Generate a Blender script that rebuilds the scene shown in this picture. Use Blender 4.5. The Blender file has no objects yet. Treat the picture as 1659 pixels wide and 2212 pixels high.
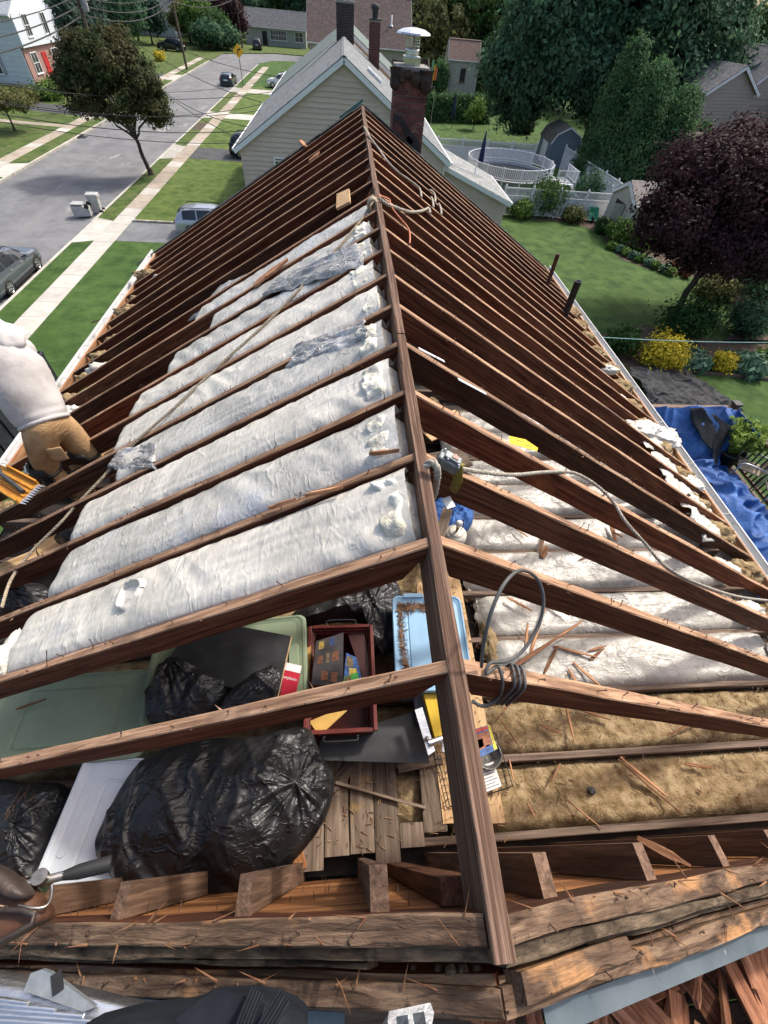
import bpy, bmesh, math, random
import numpy as np
from mathutils import Vector, Matrix, noise

# ------------------------------------------------------------------ camera
XV = (0.99612795, -0.00621293, 0.08769554)
YV = (-0.05973859, -0.779674, 0.62332957)
ZV = (0.06450123, -0.62615481, -0.77702622)
FPX, IW, IH = 913.0, 1659.0, 2212.0
scn = bpy.context.scene
COL = scn.collection
cd = bpy.data.cameras.new('camera')
cam = bpy.data.objects.new('camera', cd); COL.objects.link(cam)
cd.sensor_fit = 'HORIZONTAL'; cd.sensor_width = 36.0; cd.lens = 36.0 * FPX / IW
cd.clip_start = 0.05; cd.clip_end = 2000
cam.matrix_world = Matrix(((XV[0], -XV[1], -XV[2], 0), (YV[0], -YV[1], -YV[2], 0), (ZV[0], -ZV[1], -ZV[2], 0), (0, 0, 0, 1)))
scn.camera = cam
# ------------------------------------------------------------------ sky, sun, exposure
SUN = Vector((0.66, 0.60, 1.0)).normalized()
w = bpy.data.worlds.new('World'); scn.world = w; w.use_nodes = True
nt = w.node_tree
sky = nt.nodes.new('ShaderNodeTexSky'); sky.sky_type = 'NISHITA'; sky.sun_disc = False
sky.sun_elevation = math.asin(SUN.z); sky.sun_rotation = math.atan2(SUN.x, SUN.y)
sky.air_density = 0.9; sky.dust_density = 5.0; sky.ozone_density = 0.6
bg = nt.nodes['Background']; bg.inputs['Strength'].default_value = 0.15
nt.links.new(sky.outputs[0], bg.inputs[0])
sl = bpy.data.lights.new('sun', 'SUN'); sl.energy = 2.15; sl.angle = math.radians(3.5); sl.color = (1.0, 0.95, 0.87)
sun = bpy.data.objects.new('sun', sl); COL.objects.link(sun)
sun.rotation_euler = (-SUN).to_track_quat('-Z', 'Y').to_euler(); sun.location = (20, 20, 40)
scn.view_settings.view_transform = 'Standard'; scn.view_settings.look = 'None'
scn.view_settings.exposure = 0.70; scn.view_settings.gamma = 1.0

# ------------------------------------------------------------------ pixel helpers (photo pixels at 1659 x 2212 give directions only)
def ray(u, v):
    c = Vector((u - IW / 2, v - IH / 2, FPX)).normalized()
    return Vector((Vector(XV).dot(c), Vector(YV).dot(c), Vector(ZV).dot(c)))
def U(u, v, z=None, y=None, x=None):
    r = ray(u, v)
    s = z / r.z if z is not None else (y / r.y if y is not None else x / r.x)
    return r * s
G = -10.5            # lawn and pavement level below the camera
T = 0.583; ZR = -1.12
TH = math.atan(T)
def XR(y): return 0.288 - 0.0023 * y
def UL(u, v, off=0):
    r = ray(u, v); x0 = XR(1.5); return r * ((ZR + off - x0 * T) / (r.z - r.x * T))
def UR(u, v, off=0):
    r = ray(u, v); x0 = XR(1.5); return r * ((ZR + off + x0 * T) / (r.z + r.x * T))
def zl(x, y=1.5): return ZR - (XR(y) - x) * T
def zr(x, y=1.5): return ZR - (x - XR(y)) * T
R = random.Random(11)
def rr(a, b): return R.uniform(a, b)
def N3(p, s=1.0): return noise.noise(Vector(p) * s)

# ------------------------------------------------------------------ object helpers
def tag(o, label=None, cat=None, group=None, kind=None):
    if label: o['label'] = label
    if cat: o['category'] = cat
    if group: o['group'] = group
    if kind: o['kind'] = kind
    return o
def attach(o, p):
    if p is not None:
        o.parent = p; o.matrix_parent_inverse = (WM[p.name]).inverted()
WM = {}
def reg(o): WM[o.name] = o.matrix_basis.copy(); return o
def thing(name, label, cat, loc=(0, 0, 0), group=None):
    o = bpy.data.objects.new(name, None); COL.objects.link(o); o.location = loc; o.empty_display_size = 0.1
    WM[o.name] = Matrix.Translation(Vector(loc))
    return tag(o, label, cat, group)
def link(name, me, parent=None, mtx=None):
    o = bpy.data.objects.new(name, me); COL.objects.link(o)
    if mtx is not None: o.matrix_basis = mtx
    WM[o.name] = o.matrix_basis.copy()
    attach(o, parent)
    return o
class MB:
    def __init__(s): s.v = []; s.f = []; s.m = []; s.sm = []
    def add(s, vs, fs, m=0, smooth=False):
        b = len(s.v); s.v += [tuple(p) for p in vs]
        for f in fs: s.f.append(tuple(i + b for i in f)); s.m.append(m); s.sm.append(smooth)
    def box(s, c, d, rot=None, m=0):
        c = Vector(c); hx, hy, hz = d[0] / 2, d[1] / 2, d[2] / 2
        vs = [Vector((x, y, z)) for x in (-hx, hx) for y in (-hy, hy) for z in (-hz, hz)]
        if rot is not None: vs = [rot @ p for p in vs]
        s.add([c + p for p in vs], [(0, 1, 3, 2), (4, 6, 7, 5), (0, 4, 5, 1), (2, 3, 7, 6), (0, 2, 6, 4), (1, 5, 7, 3)], m)
    def bar(s, a, b, w, h, up=(0, 0, 1), m=0):
        a, b = Vector(a), Vector(b); d = (b - a); L = d.length; d.normalize()
        y = Vector(up).cross(d)
        if y.length < 1e-4: y = Vector((1, 0, 0)).cross(d)
        y.normalize(); z = d.cross(y)
        s.box((a + b) / 2, (L, w, h), Matrix((d, y, z)).transposed(), m)
    def tube(s, pts, r, n=8, m=0, cap=True):
        pts = [Vector(p) for p in pts]; k = len(pts); vs = []
        rad = r if isinstance(r, (list, tuple)) else [r] * k
        ref = Vector((0.13, 0.31, 0.94))
        for i, p in enumerate(pts):
            d = (pts[min(i + 1, k - 1)] - pts[max(i - 1, 0)]).normalized()
            x = ref.cross(d)
            if x.length < 0.1: x = Vector((1, 0, 0)).cross(d)
            x.normalize(); y = d.cross(x); ref = x.cross(d) * -1 if False else y
            for j in range(n):
                a = 2 * math.pi * j / n
                vs.append(p + (x * math.cos(a) + y * math.sin(a)) * rad[i])
        fs = [(i * n + j, i * n + (j + 1) % n, (i + 1) * n + (j + 1) % n, (i + 1) * n + j) for i in range(k - 1) for j in range(n)]
        s.add(vs, fs, m, True)
        if cap: s.add([vs[j] for j in range(n)], [tuple(range(n))[::-1]], m); s.add([vs[(k - 1) * n + j] for j in range(n)], [tuple(range(n))], m)
    def lathe(s, prof, n=16, c=(0, 0, 0), m=0, rot=None):
        c = Vector(c); vs = []
        for (r, z) in prof:
            for j in range(n):
                p = Vector((r * math.cos(2 * math.pi * j / n), r * math.sin(2 * math.pi * j / n), z))
                vs.append(c + (rot @ p if rot is not None else p))
        k = len(prof)
        s.add(vs, [(i * n + j, i * n + (j + 1) % n, (i + 1) * n + (j + 1) % n, (i + 1) * n + j) for i in range(k - 1) for j in range(n)], m, True)
    def prism(s, poly, off, m=0, mtop=None):
        poly = [Vector(p) for p in poly]; off = Vector(off); n = len(poly)
        s.add(poly + [p + off for p in poly], [tuple(range(n))[::-1]] + [(i, (i + 1) % n, n + (i + 1) % n, n + i) for i in range(n)], m)
        s.add([p + off for p in poly], [tuple(range(n))], m if mtop is None else mtop)
    def grid(s, nu, nv, fn, m=0, smooth=True):
        vs = [fn(i / nu, j / nv) for i in range(nu + 1) for j in range(nv + 1)]
        s.add(vs, [(i * (nv + 1) + j, (i + 1) * (nv + 1) + j, (i + 1) * (nv + 1) + j + 1, i * (nv + 1) + j + 1) for i in range(nu) for j in range(nv)], m, smooth)
    def loft(s, rings, m=0, smooth=False, cap0=True, cap1=True):
        n = len(rings[0]); vs = [p for r in rings for p in r]
        s.add(vs, [(i * n + j, i * n + (j + 1) % n, (i + 1) * n + (j + 1) % n, (i + 1) * n + j) for i in range(len(rings) - 1) for j in range(n)], m, smooth)
        if cap0: s.add(rings[0], [tuple(range(n))[::-1]], m)
        if cap1: s.add(rings[-1], [tuple(range(n))], m)
    def build(s, name, mats, parent=None, kind=None, loc=None, fix=True, bevel=0):
        me = bpy.data.meshes.new(name)
        vs = s.v
        if loc is not None: vs = [(p[0] - loc[0], p[1] - loc[1], p[2] - loc[2]) for p in vs]
        me.from_pydata(vs, [], s.f)
        for mt in (mats if isinstance(mats, (list, tuple)) else [mats]): me.materials.append(mt)
        me.polygons.foreach_set('material_index', s.m); me.polygons.foreach_set('use_smooth', s.sm)
        if fix:
            bm = bmesh.new(); bm.from_mesh(me); bmesh.ops.recalc_face_normals(bm, faces=bm.faces); bm.to_mesh(me); bm.free()
        o = link(name, me, parent, Matrix.Translation(Vector(loc)) if loc is not None else None)
        if bevel:
            b = o.modifiers.new('bevel', 'BEVEL'); b.width = bevel; b.segments = 2; b.limit_method = 'ANGLE'; b.angle_limit = math.radians(40)
        if kind: o['kind'] = kind
        return o
def frame(a, b, up=(0, 0, 1)):
    a, b = Vector(a), Vector(b); d = (b - a).normalized()
    y = Vector(up).cross(d)
    if y.length < 1e-4: y = Vector((0, 1, 0)).cross(d)
    y.normalize(); z = d.cross(y)
    return Matrix(((d.x, y.x, z.x, a.x), (d.y, y.y, z.y, a.y), (d.z, y.z, z.z, a.z), (0, 0, 0, 1))), (b - a).length
def rough_beam(name, a, b, w, h, mats, parent=None, up=(0, 0, 1), seg=14, jit=0.0015, chip=0.0, prof=None, mtop=1, seed=None):
    """lumber with its length on local X, its top face on local z = 0; slightly uneven along its length, chipped along the top edges"""
    mx, L = frame(a, b, up); q = random.Random(seed if seed is not None else R.random()); o1 = q.uniform(0, 99)
    mb = MB(); rings = []
    for i in range(seg + 1):
        x = L * i / seg
        top, bot = (0, -h) if prof is None else prof(x, L)
        ins = 0.006 * w / 0.04
        j = lambda k: jit * 2 * noise.noise(Vector((x * 3 + o1, k * 7.1, o1)))
        c = lambda k: max(0, chip * (noise.noise(Vector((x * 9 + o1, k * 3.3, 5.0))) * 2 - 0.3))
        y0, y1 = -w / 2, w / 2
        rings.append([(x, y0 + j(0), bot + j(1)), (x, y0 + j(2), top - 0.004 - c(1)), (x, y0 + ins * .6 + j(2) + c(2), top + j(3)),
                      (x, y1 - ins * .6 + j(4) - c(3), top + j(3)), (x, y1 + j(4), top - 0.004 - c(4)), (x, y1 + j(5), bot + j(1))])
    n = 6; vs = [p for r_ in rings for p in r_]
    for k in range(n):
        mb2 = [(i * n + k, i * n + (k + 1) % n, (i + 1) * n + (k + 1) % n, (i + 1) * n + k) for i in range(seg)]
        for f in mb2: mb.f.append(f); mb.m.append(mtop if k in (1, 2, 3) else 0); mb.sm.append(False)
    mb.v = vs
    mb.f.append(tuple(range(n))); mb.f.append(tuple(len(vs) - n + i for i in range(n))); mb.m += [0, 0]; mb.sm += [False, False]
    me = bpy.data.meshes.new(name); me.from_pydata(mb.v, [], mb.f)
    for mt in (mats if isinstance(mats, (list, tuple)) else [mats]): me.materials.append(mt)
    if not isinstance(mats, (list, tuple)): mb.m = [0] * len(mb.m)
    me.polygons.foreach_set('material_index', mb.m)
    bm = bmesh.new(); bm.from_mesh(me); bmesh.ops.recalc_face_normals(bm, faces=bm.faces); bm.to_mesh(me); bm.free()
    return link(name, me, parent, mx)
def lumber(name, a, b, w, h, mat, parent=None, up=(0, 0, 1)):
    """plain board, a and b on the centre of its top face"""
    mx, L = frame(a, b, up); mb = MB(); mb.box((L / 2, 0, -h / 2), (L, w, h))
    me = bpy.data.meshes.new(name); me.from_pydata(mb.v, [], mb.f); me.materials.append(mat)
    bm = bmesh.new(); bm.from_mesh(me); bmesh.ops.recalc_face_normals(bm, faces=bm.faces); bm.to_mesh(me); bm.free()
    return link(name, me, parent, mx)
def smooth_path(pts, n=8):
    pts = [Vector(p) for p in pts]; out = []
    for i in range(len(pts) - 1):
        p0, p1, p2, p3 = pts[max(i - 1, 0)], pts[i], pts[i + 1], pts[min(i + 2, len(pts) - 1)]
        for j in range(n):
            t = j / n
            out.append(0.5 * ((2 * p1) + (p2 - p0) * t + (2 * p0 - 5 * p1 + 4 * p2 - p3) * t * t + (3 * p1 - p0 - 3 * p2 + p3) * t ** 3))
    return out + [pts[-1]]
def text_mesh(txt, size, mat, parent, mtx, depth=0.001, name='lettering'):
    c = bpy.data.curves.new('t', 'FONT'); c.body = txt; c.size = size; c.extrude = depth; c.align_x = 'CENTER'; c.align_y = 'CENTER'; c.resolution_u = 3
    o = bpy.data.objects.new('t', c); COL.objects.link(o)
    me = bpy.data.meshes.new_from_object(o.evaluated_get(bpy.context.evaluated_depsgraph_get()))
    bpy.data.objects.remove(o); me.materials.clear(); me.materials.append(mat)
    return link(name, me, parent, mtx)

# ------------------------------------------------------------------ materials
def NM(name, stops, scale=5, stretch=(1, 1, 1), detail=6, rough=0.7, bump=0.0, bscale=None, bstretch=None, bdist=0.01, metal=0, spec=0.4,
       dist=0.0, orand=0.0, irand=0.0, spots=None, transl=0.0, coat=0.0, alpha=1.0, rvar=0.0, crease=0.0, cscale=6, cstretch=(1, 1, 1), noffset=True, omix=None):
    m = bpy.data.materials.new(name); m.use_nodes = True; n = m.node_tree.nodes; l = m.node_tree.links
    p = n['Principled BSDF']; tc = n.new('ShaderNodeTexCoord')
    vec = tc.outputs['Object']
    oi = n.new('ShaderNodeObjectInfo')
    if noffset:
        ad = n.new('ShaderNodeVectorMath'); ad.operation = 'ADD'; mu = n.new('ShaderNodeMath'); mu.operation = 'MULTIPLY'; mu.inputs[1].default_value = 37.0
        l.new(oi.outputs['Random'], mu.inputs[0]); l.new(vec, ad.inputs[0]); l.new(mu.outputs[0], ad.inputs[1]); vec = ad.outputs[0]
    def mp(st):
        q = n.new('ShaderNodeMapping'); q.inputs['Scale'].default_value = st; l.new(vec, q.inputs['Vector']); return q.outputs[0]
    def nz(sc, st, dt, ds=0.0):
        q = n.new('ShaderNodeTexNoise'); q.inputs['Scale'].default_value = sc; q.inputs['Detail'].default_value = dt; q.inputs['Distortion'].default_value = ds
        q.inputs['Roughness'].default_value = 0.62
        l.new(mp(st), q.inputs['Vector']); return q.outputs['Fac']
    def ramp(fac, st):
        st = [(.5 + (a_ - .5) * .66, c_) for a_, c_ in st]
        q = n.new('ShaderNodeValToRGB'); e = q.color_ramp.elements
        e[0].position, e[0].color = st[0][0], (*st[0][1], 1); e[1].position, e[1].color = st[-1][0], (*st[-1][1], 1)
        for s_ in st[1:-1]: k = e.new(s_[0]); k.color = (*s_[1], 1)
        l.new(fac, q.inputs[0]); return q.outputs[0]
    col = ramp(nz(scale, stretch, detail, dist), stops)
    if spots:      # (scale, threshold, width, colour)
        for sp in spots:
            f = nz(sp[0], sp[4] if len(sp) > 4 else (1, 1, 1), 4)
            mr = n.new('ShaderNodeMapRange'); mr.inputs[1].default_value = sp[1]; mr.inputs[2].default_value = sp[1] + sp[2]
            l.new(f, mr.inputs[0]); mx = n.new('ShaderNodeMixRGB'); l.new(mr.outputs[0], mx.inputs[0]); l.new(col, mx.inputs[1]); mx.inputs[2].default_value = (*sp[3], 1); col = mx.outputs[0]
    if omix is not None:
        mh = n.new('ShaderNodeMath'); mh.operation = 'MULTIPLY'; mh.inputs[1].default_value = 7.31; l.new(oi.outputs['Random'], mh.inputs[0])
        fr = n.new('ShaderNodeMath'); fr.operation = 'FRACT'; l.new(mh.outputs[0], fr.inputs[0])
        mx = n.new('ShaderNodeMixRGB'); mx.blend_type = 'MULTIPLY'; l.new(fr.outputs[0], mx.inputs[0]); l.new(col, mx.inputs[1]); mx.inputs[2].default_value = (*omix, 1); col = mx.outputs[0]
    if orand or irand:
        h = n.new('ShaderNodeHueSaturation'); mr = n.new('ShaderNodeMapRange'); a = orand or irand
        mr.inputs[3].default_value = 1 - a; mr.inputs[4].default_value = 1 + a
        if irand:
            g = n.new('ShaderNodeNewGeometry'); l.new(g.outputs['Random Per Island'], mr.inputs[0])
        else: l.new(oi.outputs['Random'], mr.inputs[0])
        l.new(mr.outputs[0], h.inputs['Value']); l.new(col, h.inputs['Color']); col = h.outputs[0]
    l.new(col, p.inputs['Base Color'])
    p.inputs['Roughness'].default_value = rough; p.inputs['Metallic'].default_value = metal; p.inputs['Specular IOR Level'].default_value = spec
    p.inputs['Coat Weight'].default_value = coat
    if rvar:
        mr = n.new('ShaderNodeMapRange'); mr.inputs[3].default_value = rough - rvar; mr.inputs[4].default_value = rough + rvar; l.new(nz(scale * 1.7, stretch, 4), mr.inputs[0]); l.new(mr.outputs[0], p.inputs['Roughness'])
    nrm = None
    if bump:
        b = n.new('ShaderNodeBump'); b.inputs['Strength'].default_value = bump; b.inputs['Distance'].default_value = bdist
        l.new(nz(bscale or scale * 3, bstretch or stretch, 5, dist), b.inputs['Height']); nrm = b.outputs[0]
    if crease:                               # thin broken fold lines at two scales
        hs = None
        for k_, (sc_, wd) in enumerate(((cscale, .045), (cscale * 2.3, .06))):
            f = nz(sc_, cstretch, 2, .35); msk = nz(sc_ * .9, (1, 1, 1), 2)
            s1 = n.new('ShaderNodeMath'); s1.operation = 'SUBTRACT'; s1.inputs[1].default_value = 0.5; l.new(f, s1.inputs[0])
            s2 = n.new('ShaderNodeMath'); s2.operation = 'ABSOLUTE'; l.new(s1.outputs[0], s2.inputs[0])
            mr = n.new('ShaderNodeMapRange'); mr.interpolation_type = 'SMOOTHSTEP'; mr.inputs[1].default_value = wd; mr.inputs[2].default_value = 0; mr.inputs[3].default_value = 0; mr.inputs[4].default_value = 1.0 if k_ == 0 else .5; l.new(s2.outputs[0], mr.inputs[0])
            mm = n.new('ShaderNodeMapRange'); mm.inputs[1].default_value = .42; mm.inputs[2].default_value = .6; l.new(msk, mm.inputs[0])
            mu2 = n.new('ShaderNodeMath'); mu2.operation = 'MULTIPLY'; l.new(mr.outputs[0], mu2.inputs[0]); l.new(mm.outputs[0], mu2.inputs[1])
            if hs is None: hs = mu2.outputs[0]
            else:
                ad2 = n.new('ShaderNodeMath'); ad2.operation = 'ADD'; l.new(hs, ad2.inputs[0]); l.new(mu2.outputs[0], ad2.inputs[1]); hs = ad2.outputs[0]
        b2 = n.new('ShaderNodeBump'); b2.inputs['Strength'].default_value = crease; b2.inputs['Distance'].default_value = 0.012
        l.new(hs, b2.inputs['Height'])
        if nrm is not None: l.new(nrm, b2.inputs['Normal'])
        nrm = b2.outputs[0]
    if nrm is not None: l.new(nrm, p.inputs['Normal'])
    if transl:
        out = n['Material Output']; t = n.new('ShaderNodeBsdfTranslucent'); mx = n.new('ShaderNodeMixShader'); mx.inputs[0].default_value = transl
        l.new(col, t.inputs['Color']); l.new(p.outputs[0], mx.inputs[1]); l.new(t.outputs[0], mx.inputs[2]); l.new(mx.outputs[0], out.inputs[0])
    return m
def flat(name, c, rough=0.6, metal=0, spec=0.4, var=0.08, scale=8, **k):
    a = tuple(x * (1 - var) for x in c); b = tuple(min(1, x * (1 + var)) for x in c)
    return NM(name, [(0.3, a), (0.7, b)], scale=scale, rough=rough, metal=metal, spec=spec, **k)
GR = (1.2, 26, 26)
M = {}
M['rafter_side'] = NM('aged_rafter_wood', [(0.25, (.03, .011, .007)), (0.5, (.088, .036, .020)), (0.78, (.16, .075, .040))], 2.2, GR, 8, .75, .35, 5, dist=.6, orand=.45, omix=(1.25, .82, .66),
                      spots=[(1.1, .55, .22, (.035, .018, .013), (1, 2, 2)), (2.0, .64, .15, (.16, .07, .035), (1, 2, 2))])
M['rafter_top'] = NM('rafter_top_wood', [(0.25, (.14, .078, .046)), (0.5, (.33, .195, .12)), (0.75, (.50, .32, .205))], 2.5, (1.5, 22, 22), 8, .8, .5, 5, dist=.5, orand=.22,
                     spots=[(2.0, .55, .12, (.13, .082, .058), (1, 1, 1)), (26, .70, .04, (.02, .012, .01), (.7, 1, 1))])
M['ridge'] = NM('ridge_board_wood', [(0.25, (.05, .027, .018)), (0.5, (.15, .09, .062)), (0.75, (.28, .18, .13))], 1.7, (1, 60, 60), 8, .8, .7, 3, (1, 60, 60), dist=.3,
                spots=[(1.3, .55, .2, (.09, .058, .047))])
M['gable_wood'] = NM('weathered_gable_wood', [(0.2, (.03, .017, .012)), (0.5, (.14, .09, .06)), (0.8, (.33, .22, .14))], 2.3, (2, 14, 14), 9, .85, .8, 6, dist=.8,
                     spots=[(3.3, .56, .1, (.42, .22, .10), (1, 2, 2)), (7, .6, .08, (.045, .03, .024), (2, 1, 1)), (34, .68, .03, (.012, .008, .007))])
M['gable_grey'] = NM('greyed_board_edge', [(0.25, (.035, .026, .019)), (0.55, (.125, .092, .062)), (0.8, (.24, .18, .12))], 3, (3, 12, 12), 8, .9, .8, 9, dist=.5, spots=[(5, .6, .1, (.05, .036, .026))])
M['pine'] = NM('fresh_pine', [(0.25, (.42, .25, .12)), (0.55, (.60, .40, .21)), (0.8, (.68, .48, .28))], 1.4, (1, 18, 18), 7, .65, .15, 5, dist=.8, orand=.12, spots=[(1.6, .68, .06, (.20, .10, .05), (1, 1, 1)), (18, .69, .04, (.12, .07, .04))])
M['joist'] = NM('joist_wood', [(0.25, (.075, .05, .038)), (0.6, (.20, .145, .11)), (0.8, (.29, .21, .16))], 2, GR, 8, .8, .4, 5, dist=.4, orand=.2)
M['plank'] = NM('grey_floor_plank', [(0.25, (.085, .062, .045)), (0.6, (.20, .15, .112)), (0.8, (.29, .225, .17))], 2, (1, 16, 16), 8, .85, .4, 5, dist=.6, orand=.28, spots=[(4, .62, .1, (.34, .22, .07))])
M['sheath'] = NM('red_sheathing_board', [(0.25, (.11, .042, .016)), (0.55, (.32, .14, .056)), (0.8, (.48, .25, .11))], 1.5, (1, 14, 14), 8, .7, .3, 5, dist=.7, orand=.25, spots=[(1.2, .58, .14, (.14, .06, .03))])
M['splinter'] = NM('cedar_splinter_wood', [(0.3, (.20, .085, .045)), (0.7, (.45, .24, .13))], 3, (2, 20, 20), 5, .8, .3, 8, orand=.45)
M['shake'] = NM('old_cedar_shake', [(0.25, (.12, .045, .026)), (0.55, (.33, .15, .085)), (0.8, (.47, .26, .16))], 2, (2, 24, 24), 7, .8, .6, 6, orand=.45, spots=[(3, .6, .1, (.11, .085, .07))])
M['nail'] = flat('rusty_nail', (.09, .05, .035), .6, .5)
M['plastic'] = NM('wrinkled_white_plastic', [(0.3, (.54, .51, .445)), (0.55, (.65, .615, .54)), (0.75, (.72, .685, .605))], 3, (1, 1, 1), 6, .32, .5, 22, (1.7, .5, 1), .008, spec=.5, rvar=.1,
                  crease=.20, cscale=5, cstretch=(1.4, .6, 1), spots=[(1.8, .60, .12, (.43, .44, .455)), (2.6, .66, .07, (.58, .52, .38))])
M['plastic2'] = NM('grey_wrinkled_plastic', [(0.3, (.42, .405, .365)), (0.55, (.54, .52, .47)), (0.75, (.64, .615, .555))], 3, (1, 1, 1), 6, .27, .55, 24, (1.5, .5, 1), .008, spec=.55, rvar=.08,
                   crease=.26, cscale=6, cstretch=(1.4, .6, 1), spots=[(1.5, .58, .12, (.42, .435, .46))])
M['plastic3'] = NM('dusty_plastic_facing', [(0.3, (.30, .285, .25)), (0.5, (.41, .39, .345)), (0.75, (.50, .475, .42))], 4, (1, 1, 1), 7, .34, .55, 20, (1.5, .5, 1), .01, spec=.45, crease=.32, cscale=5, cstretch=(1, 1.6, 1), spots=[(1.6, .56, .1, (.25, .245, .235)), (9, .66, .05, (.24, .19, .13))])
M['film'] = NM('grey_plastic_film', [(0.3, (.26, .26, .255)), (0.55, (.40, .395, .385)), (0.75, (.60, .59, .57))], 4, rough=.18, bump=.5, bscale=24, bdist=.008, spec=.6, crease=.9, cscale=11, cstretch=(1, 1.6, 1))
M['fibre'] = NM('cream_fibreglass', [(0.25, (.58, .54, .42)), (0.55, (.76, .73, .63)), (0.75, (.82, .80, .73))], 7, rough=.95, bump=1.0, bscale=40, bdist=.012, spec=.1, spots=[(5, .62, .07, (.50, .38, .22))])
M['brown_wool'] = NM('brown_mineral_wool', [(0.25, (.17, .115, .055)), (0.5, (.30, .215, .115)), (0.75, (.42, .32, .19))], 13, rough=.97, bump=1.0, bscale=60, bdist=.012, spec=.08, detail=9, spots=[(3, .58, .15, (.20, .14, .075)), (40, .66, .05, (.07, .045, .025))])
M['bag'] = NM('black_bin_bag', [(0.3, (.010, .010, .011)), (0.7, (.022, .022, .024))], 5, rough=.40, bump=.18, bscale=16, bdist=.008, spec=.5, crease=.55, cscale=5, cstretch=(1, 1.6, 1), rvar=.10)
M['gutter'] = NM('white_gutter_metal', [(0.3, (.50, .50, .49)), (0.7, (.66, .66, .65))], 4, (6, .6, 6), 6, .45, spots=[(5, .6, .1, (.30, .28, .25)), (2, .62, .1, (.36, .34, .31))])
M['alu'] = NM('aluminium', [(0.3, (.55, .56, .57)), (0.7, (.72, .73, .74))], 6, (1, 12, 12), 6, .28, .1, 20, metal=.95, rvar=.12)
M['galv'] = NM('blue_grey_flashing', [(0.3, (.10, .128, .148)), (0.7, (.15, .18, .20))], 5, rough=.5, metal=.25, spots=[(9, .64, .05, (.42, .45, .47)), (14, .68, .03, (.08, .09, .10))], rvar=.15)
M['rope'] = NM('hemp_rope', [(0.3, (.26, .21, .14)), (0.7, (.45, .38, .28))], 60, rough=.95, bump=.6, bscale=140, bdist=.004)
M['rope_w'] = NM('pale_rope', [(0.3, (.30, .265, .21)), (0.7, (.47, .43, .36))], 60, rough=.95, bump=.8, bscale=90, bdist=.006)
M['cable'] = flat('dark_grey_cable', (.085, .085, .085), .6, var=.3)
M['orange_cable'] = flat('orange_cable', (.50, .15, .07), .5)
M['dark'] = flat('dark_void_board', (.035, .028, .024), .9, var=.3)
M['iron'] = flat('cast_iron', (.045, .045, .047), .7, var=.3, scale=20)
M['rustpipe'] = flat('rusty_pipe', (.13, .07, .055), .8, var=.4, scale=15)
M['black'] = flat('black_rubber', (.014, .014, .015), .6, var=.2)
M['navy_cloth'] = NM('dark_navy_cloth', [(0.3, (.010, .012, .016)), (0.7, (.018, .021, .027))], 9, rough=.9, bump=.3, bscale=300, bdist=.001, spec=.1)
M['white_paint'] = flat('white_paint', (.74, .75, .76), .5, var=.04)
M['pvc'] = NM('white_vinyl', [(0.3, (.66, .68, .71)), (0.7, (.78, .79, .81))], 3, rough=.4)
M['glass'] = flat('window_glass', (.03, .036, .042), .08, spec=.8)
M['tarp'] = NM('blue_tarpaulin', [(0.3, (.018, .065, .22)), (0.55, (.032, .11, .34)), (0.8, (.07, .18, .46))], 2.2, rough=.62, bump=.15, bscale=9, bdist=.02, spec=.3, crease=.4, cscale=3, cstretch=(1, 1.4, 1))
for k_ in ('rafter_side', 'rafter_top', 'ridge', 'gable_wood', 'gable_grey', 'pine', 'joist', 'plank', 'sheath', 'splinter', 'shake'): M[k_].node_tree.nodes['Principled BSDF'].inputs['Specular IOR Level'].default_value = .15
# ================================================================== THE HOUSE UNDER REPAIR
YF = 8.55                                  # far gable
XL, XE = -3.36, 3.86                       # rafter tails, left and right
ZE_L, ZE_R = zl(XL), zr(XE)
ZF = -3.15                                 # top of the attic joists
house = thing('house', 'house with its roof stripped down to dark brown rafters and a ridge board', 'house', (0.28, 4.2, G))
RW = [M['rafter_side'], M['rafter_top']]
YK = [0.374 + 0.4064 * k for k in range(21)]
c_, s_ = math.cos(TH), math.sin(TH)
def rafter(y, side, k):
    h = 0.145
    x0 = XR(y) + side * 0.021; x1 = XL if side < 0 else XE
    run = abs(x1 - x0); a = (x0, y + rr(-.006, .006), ZR - 0.004); b = (x1, y + rr(-.008, .008), ZR - run * T - 0.004)
    L = run / c_; sp = L - 0.62
    def prof(x, L_):
        if x < 1e-6: return (0, -0.02)
        if x < sp: return (0, -h)
        if x < sp + .13: return (0, -h + (x - sp) / .13 * .05)
        return (0, -0.095)
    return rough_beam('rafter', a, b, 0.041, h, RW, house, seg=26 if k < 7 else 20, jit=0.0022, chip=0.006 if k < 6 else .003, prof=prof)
for k, y in enumerate(YK):
    for side in (-1, 1):
        o = rafter(y, side, k)
        if k < 9:                            # pulled and bent nails standing in the top edge
            nb = MB(); q = random.Random(k * 7 + side)
            x0 = XR(y) + side * 0.021
            for i in range(26 if k < 5 else 16):
                d = q.uniform(0.08, 3.4); x = x0 + side * d; z = ZR - d * T - .004
                hh = q.uniform(.012, .045); lean = Vector((q.uniform(-.5, .5), q.uniform(-.5, .5), 1)).normalized()
                p = Vector((x, y + q.uniform(-.013, .013), z - .004)); nb.tube([p, p + lean * hh], .0016, 5)
                nb.lathe([(0, 0), (.004, 0), (.004, .001), (0, .001)], 6, p + lean * hh)
            nb.build('nails', M['nail'], house, kind='stuff')
# ridge board in two lengths
def ridge(y0, y1, dz=0.0, w=.046):
    return rough_beam('ridge_board', (XR(y0), y0, ZR + .006 + dz), (XR(y1), y1, ZR + .006 + dz), w, .20, [M['ridge'], M['ridge']], house, seg=60, jit=.0025, chip=.006)
ridge(-.178, 2.07); ridge(2.075, 4.55, .004, .044); ridge(4.555, YF + .02)
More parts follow.
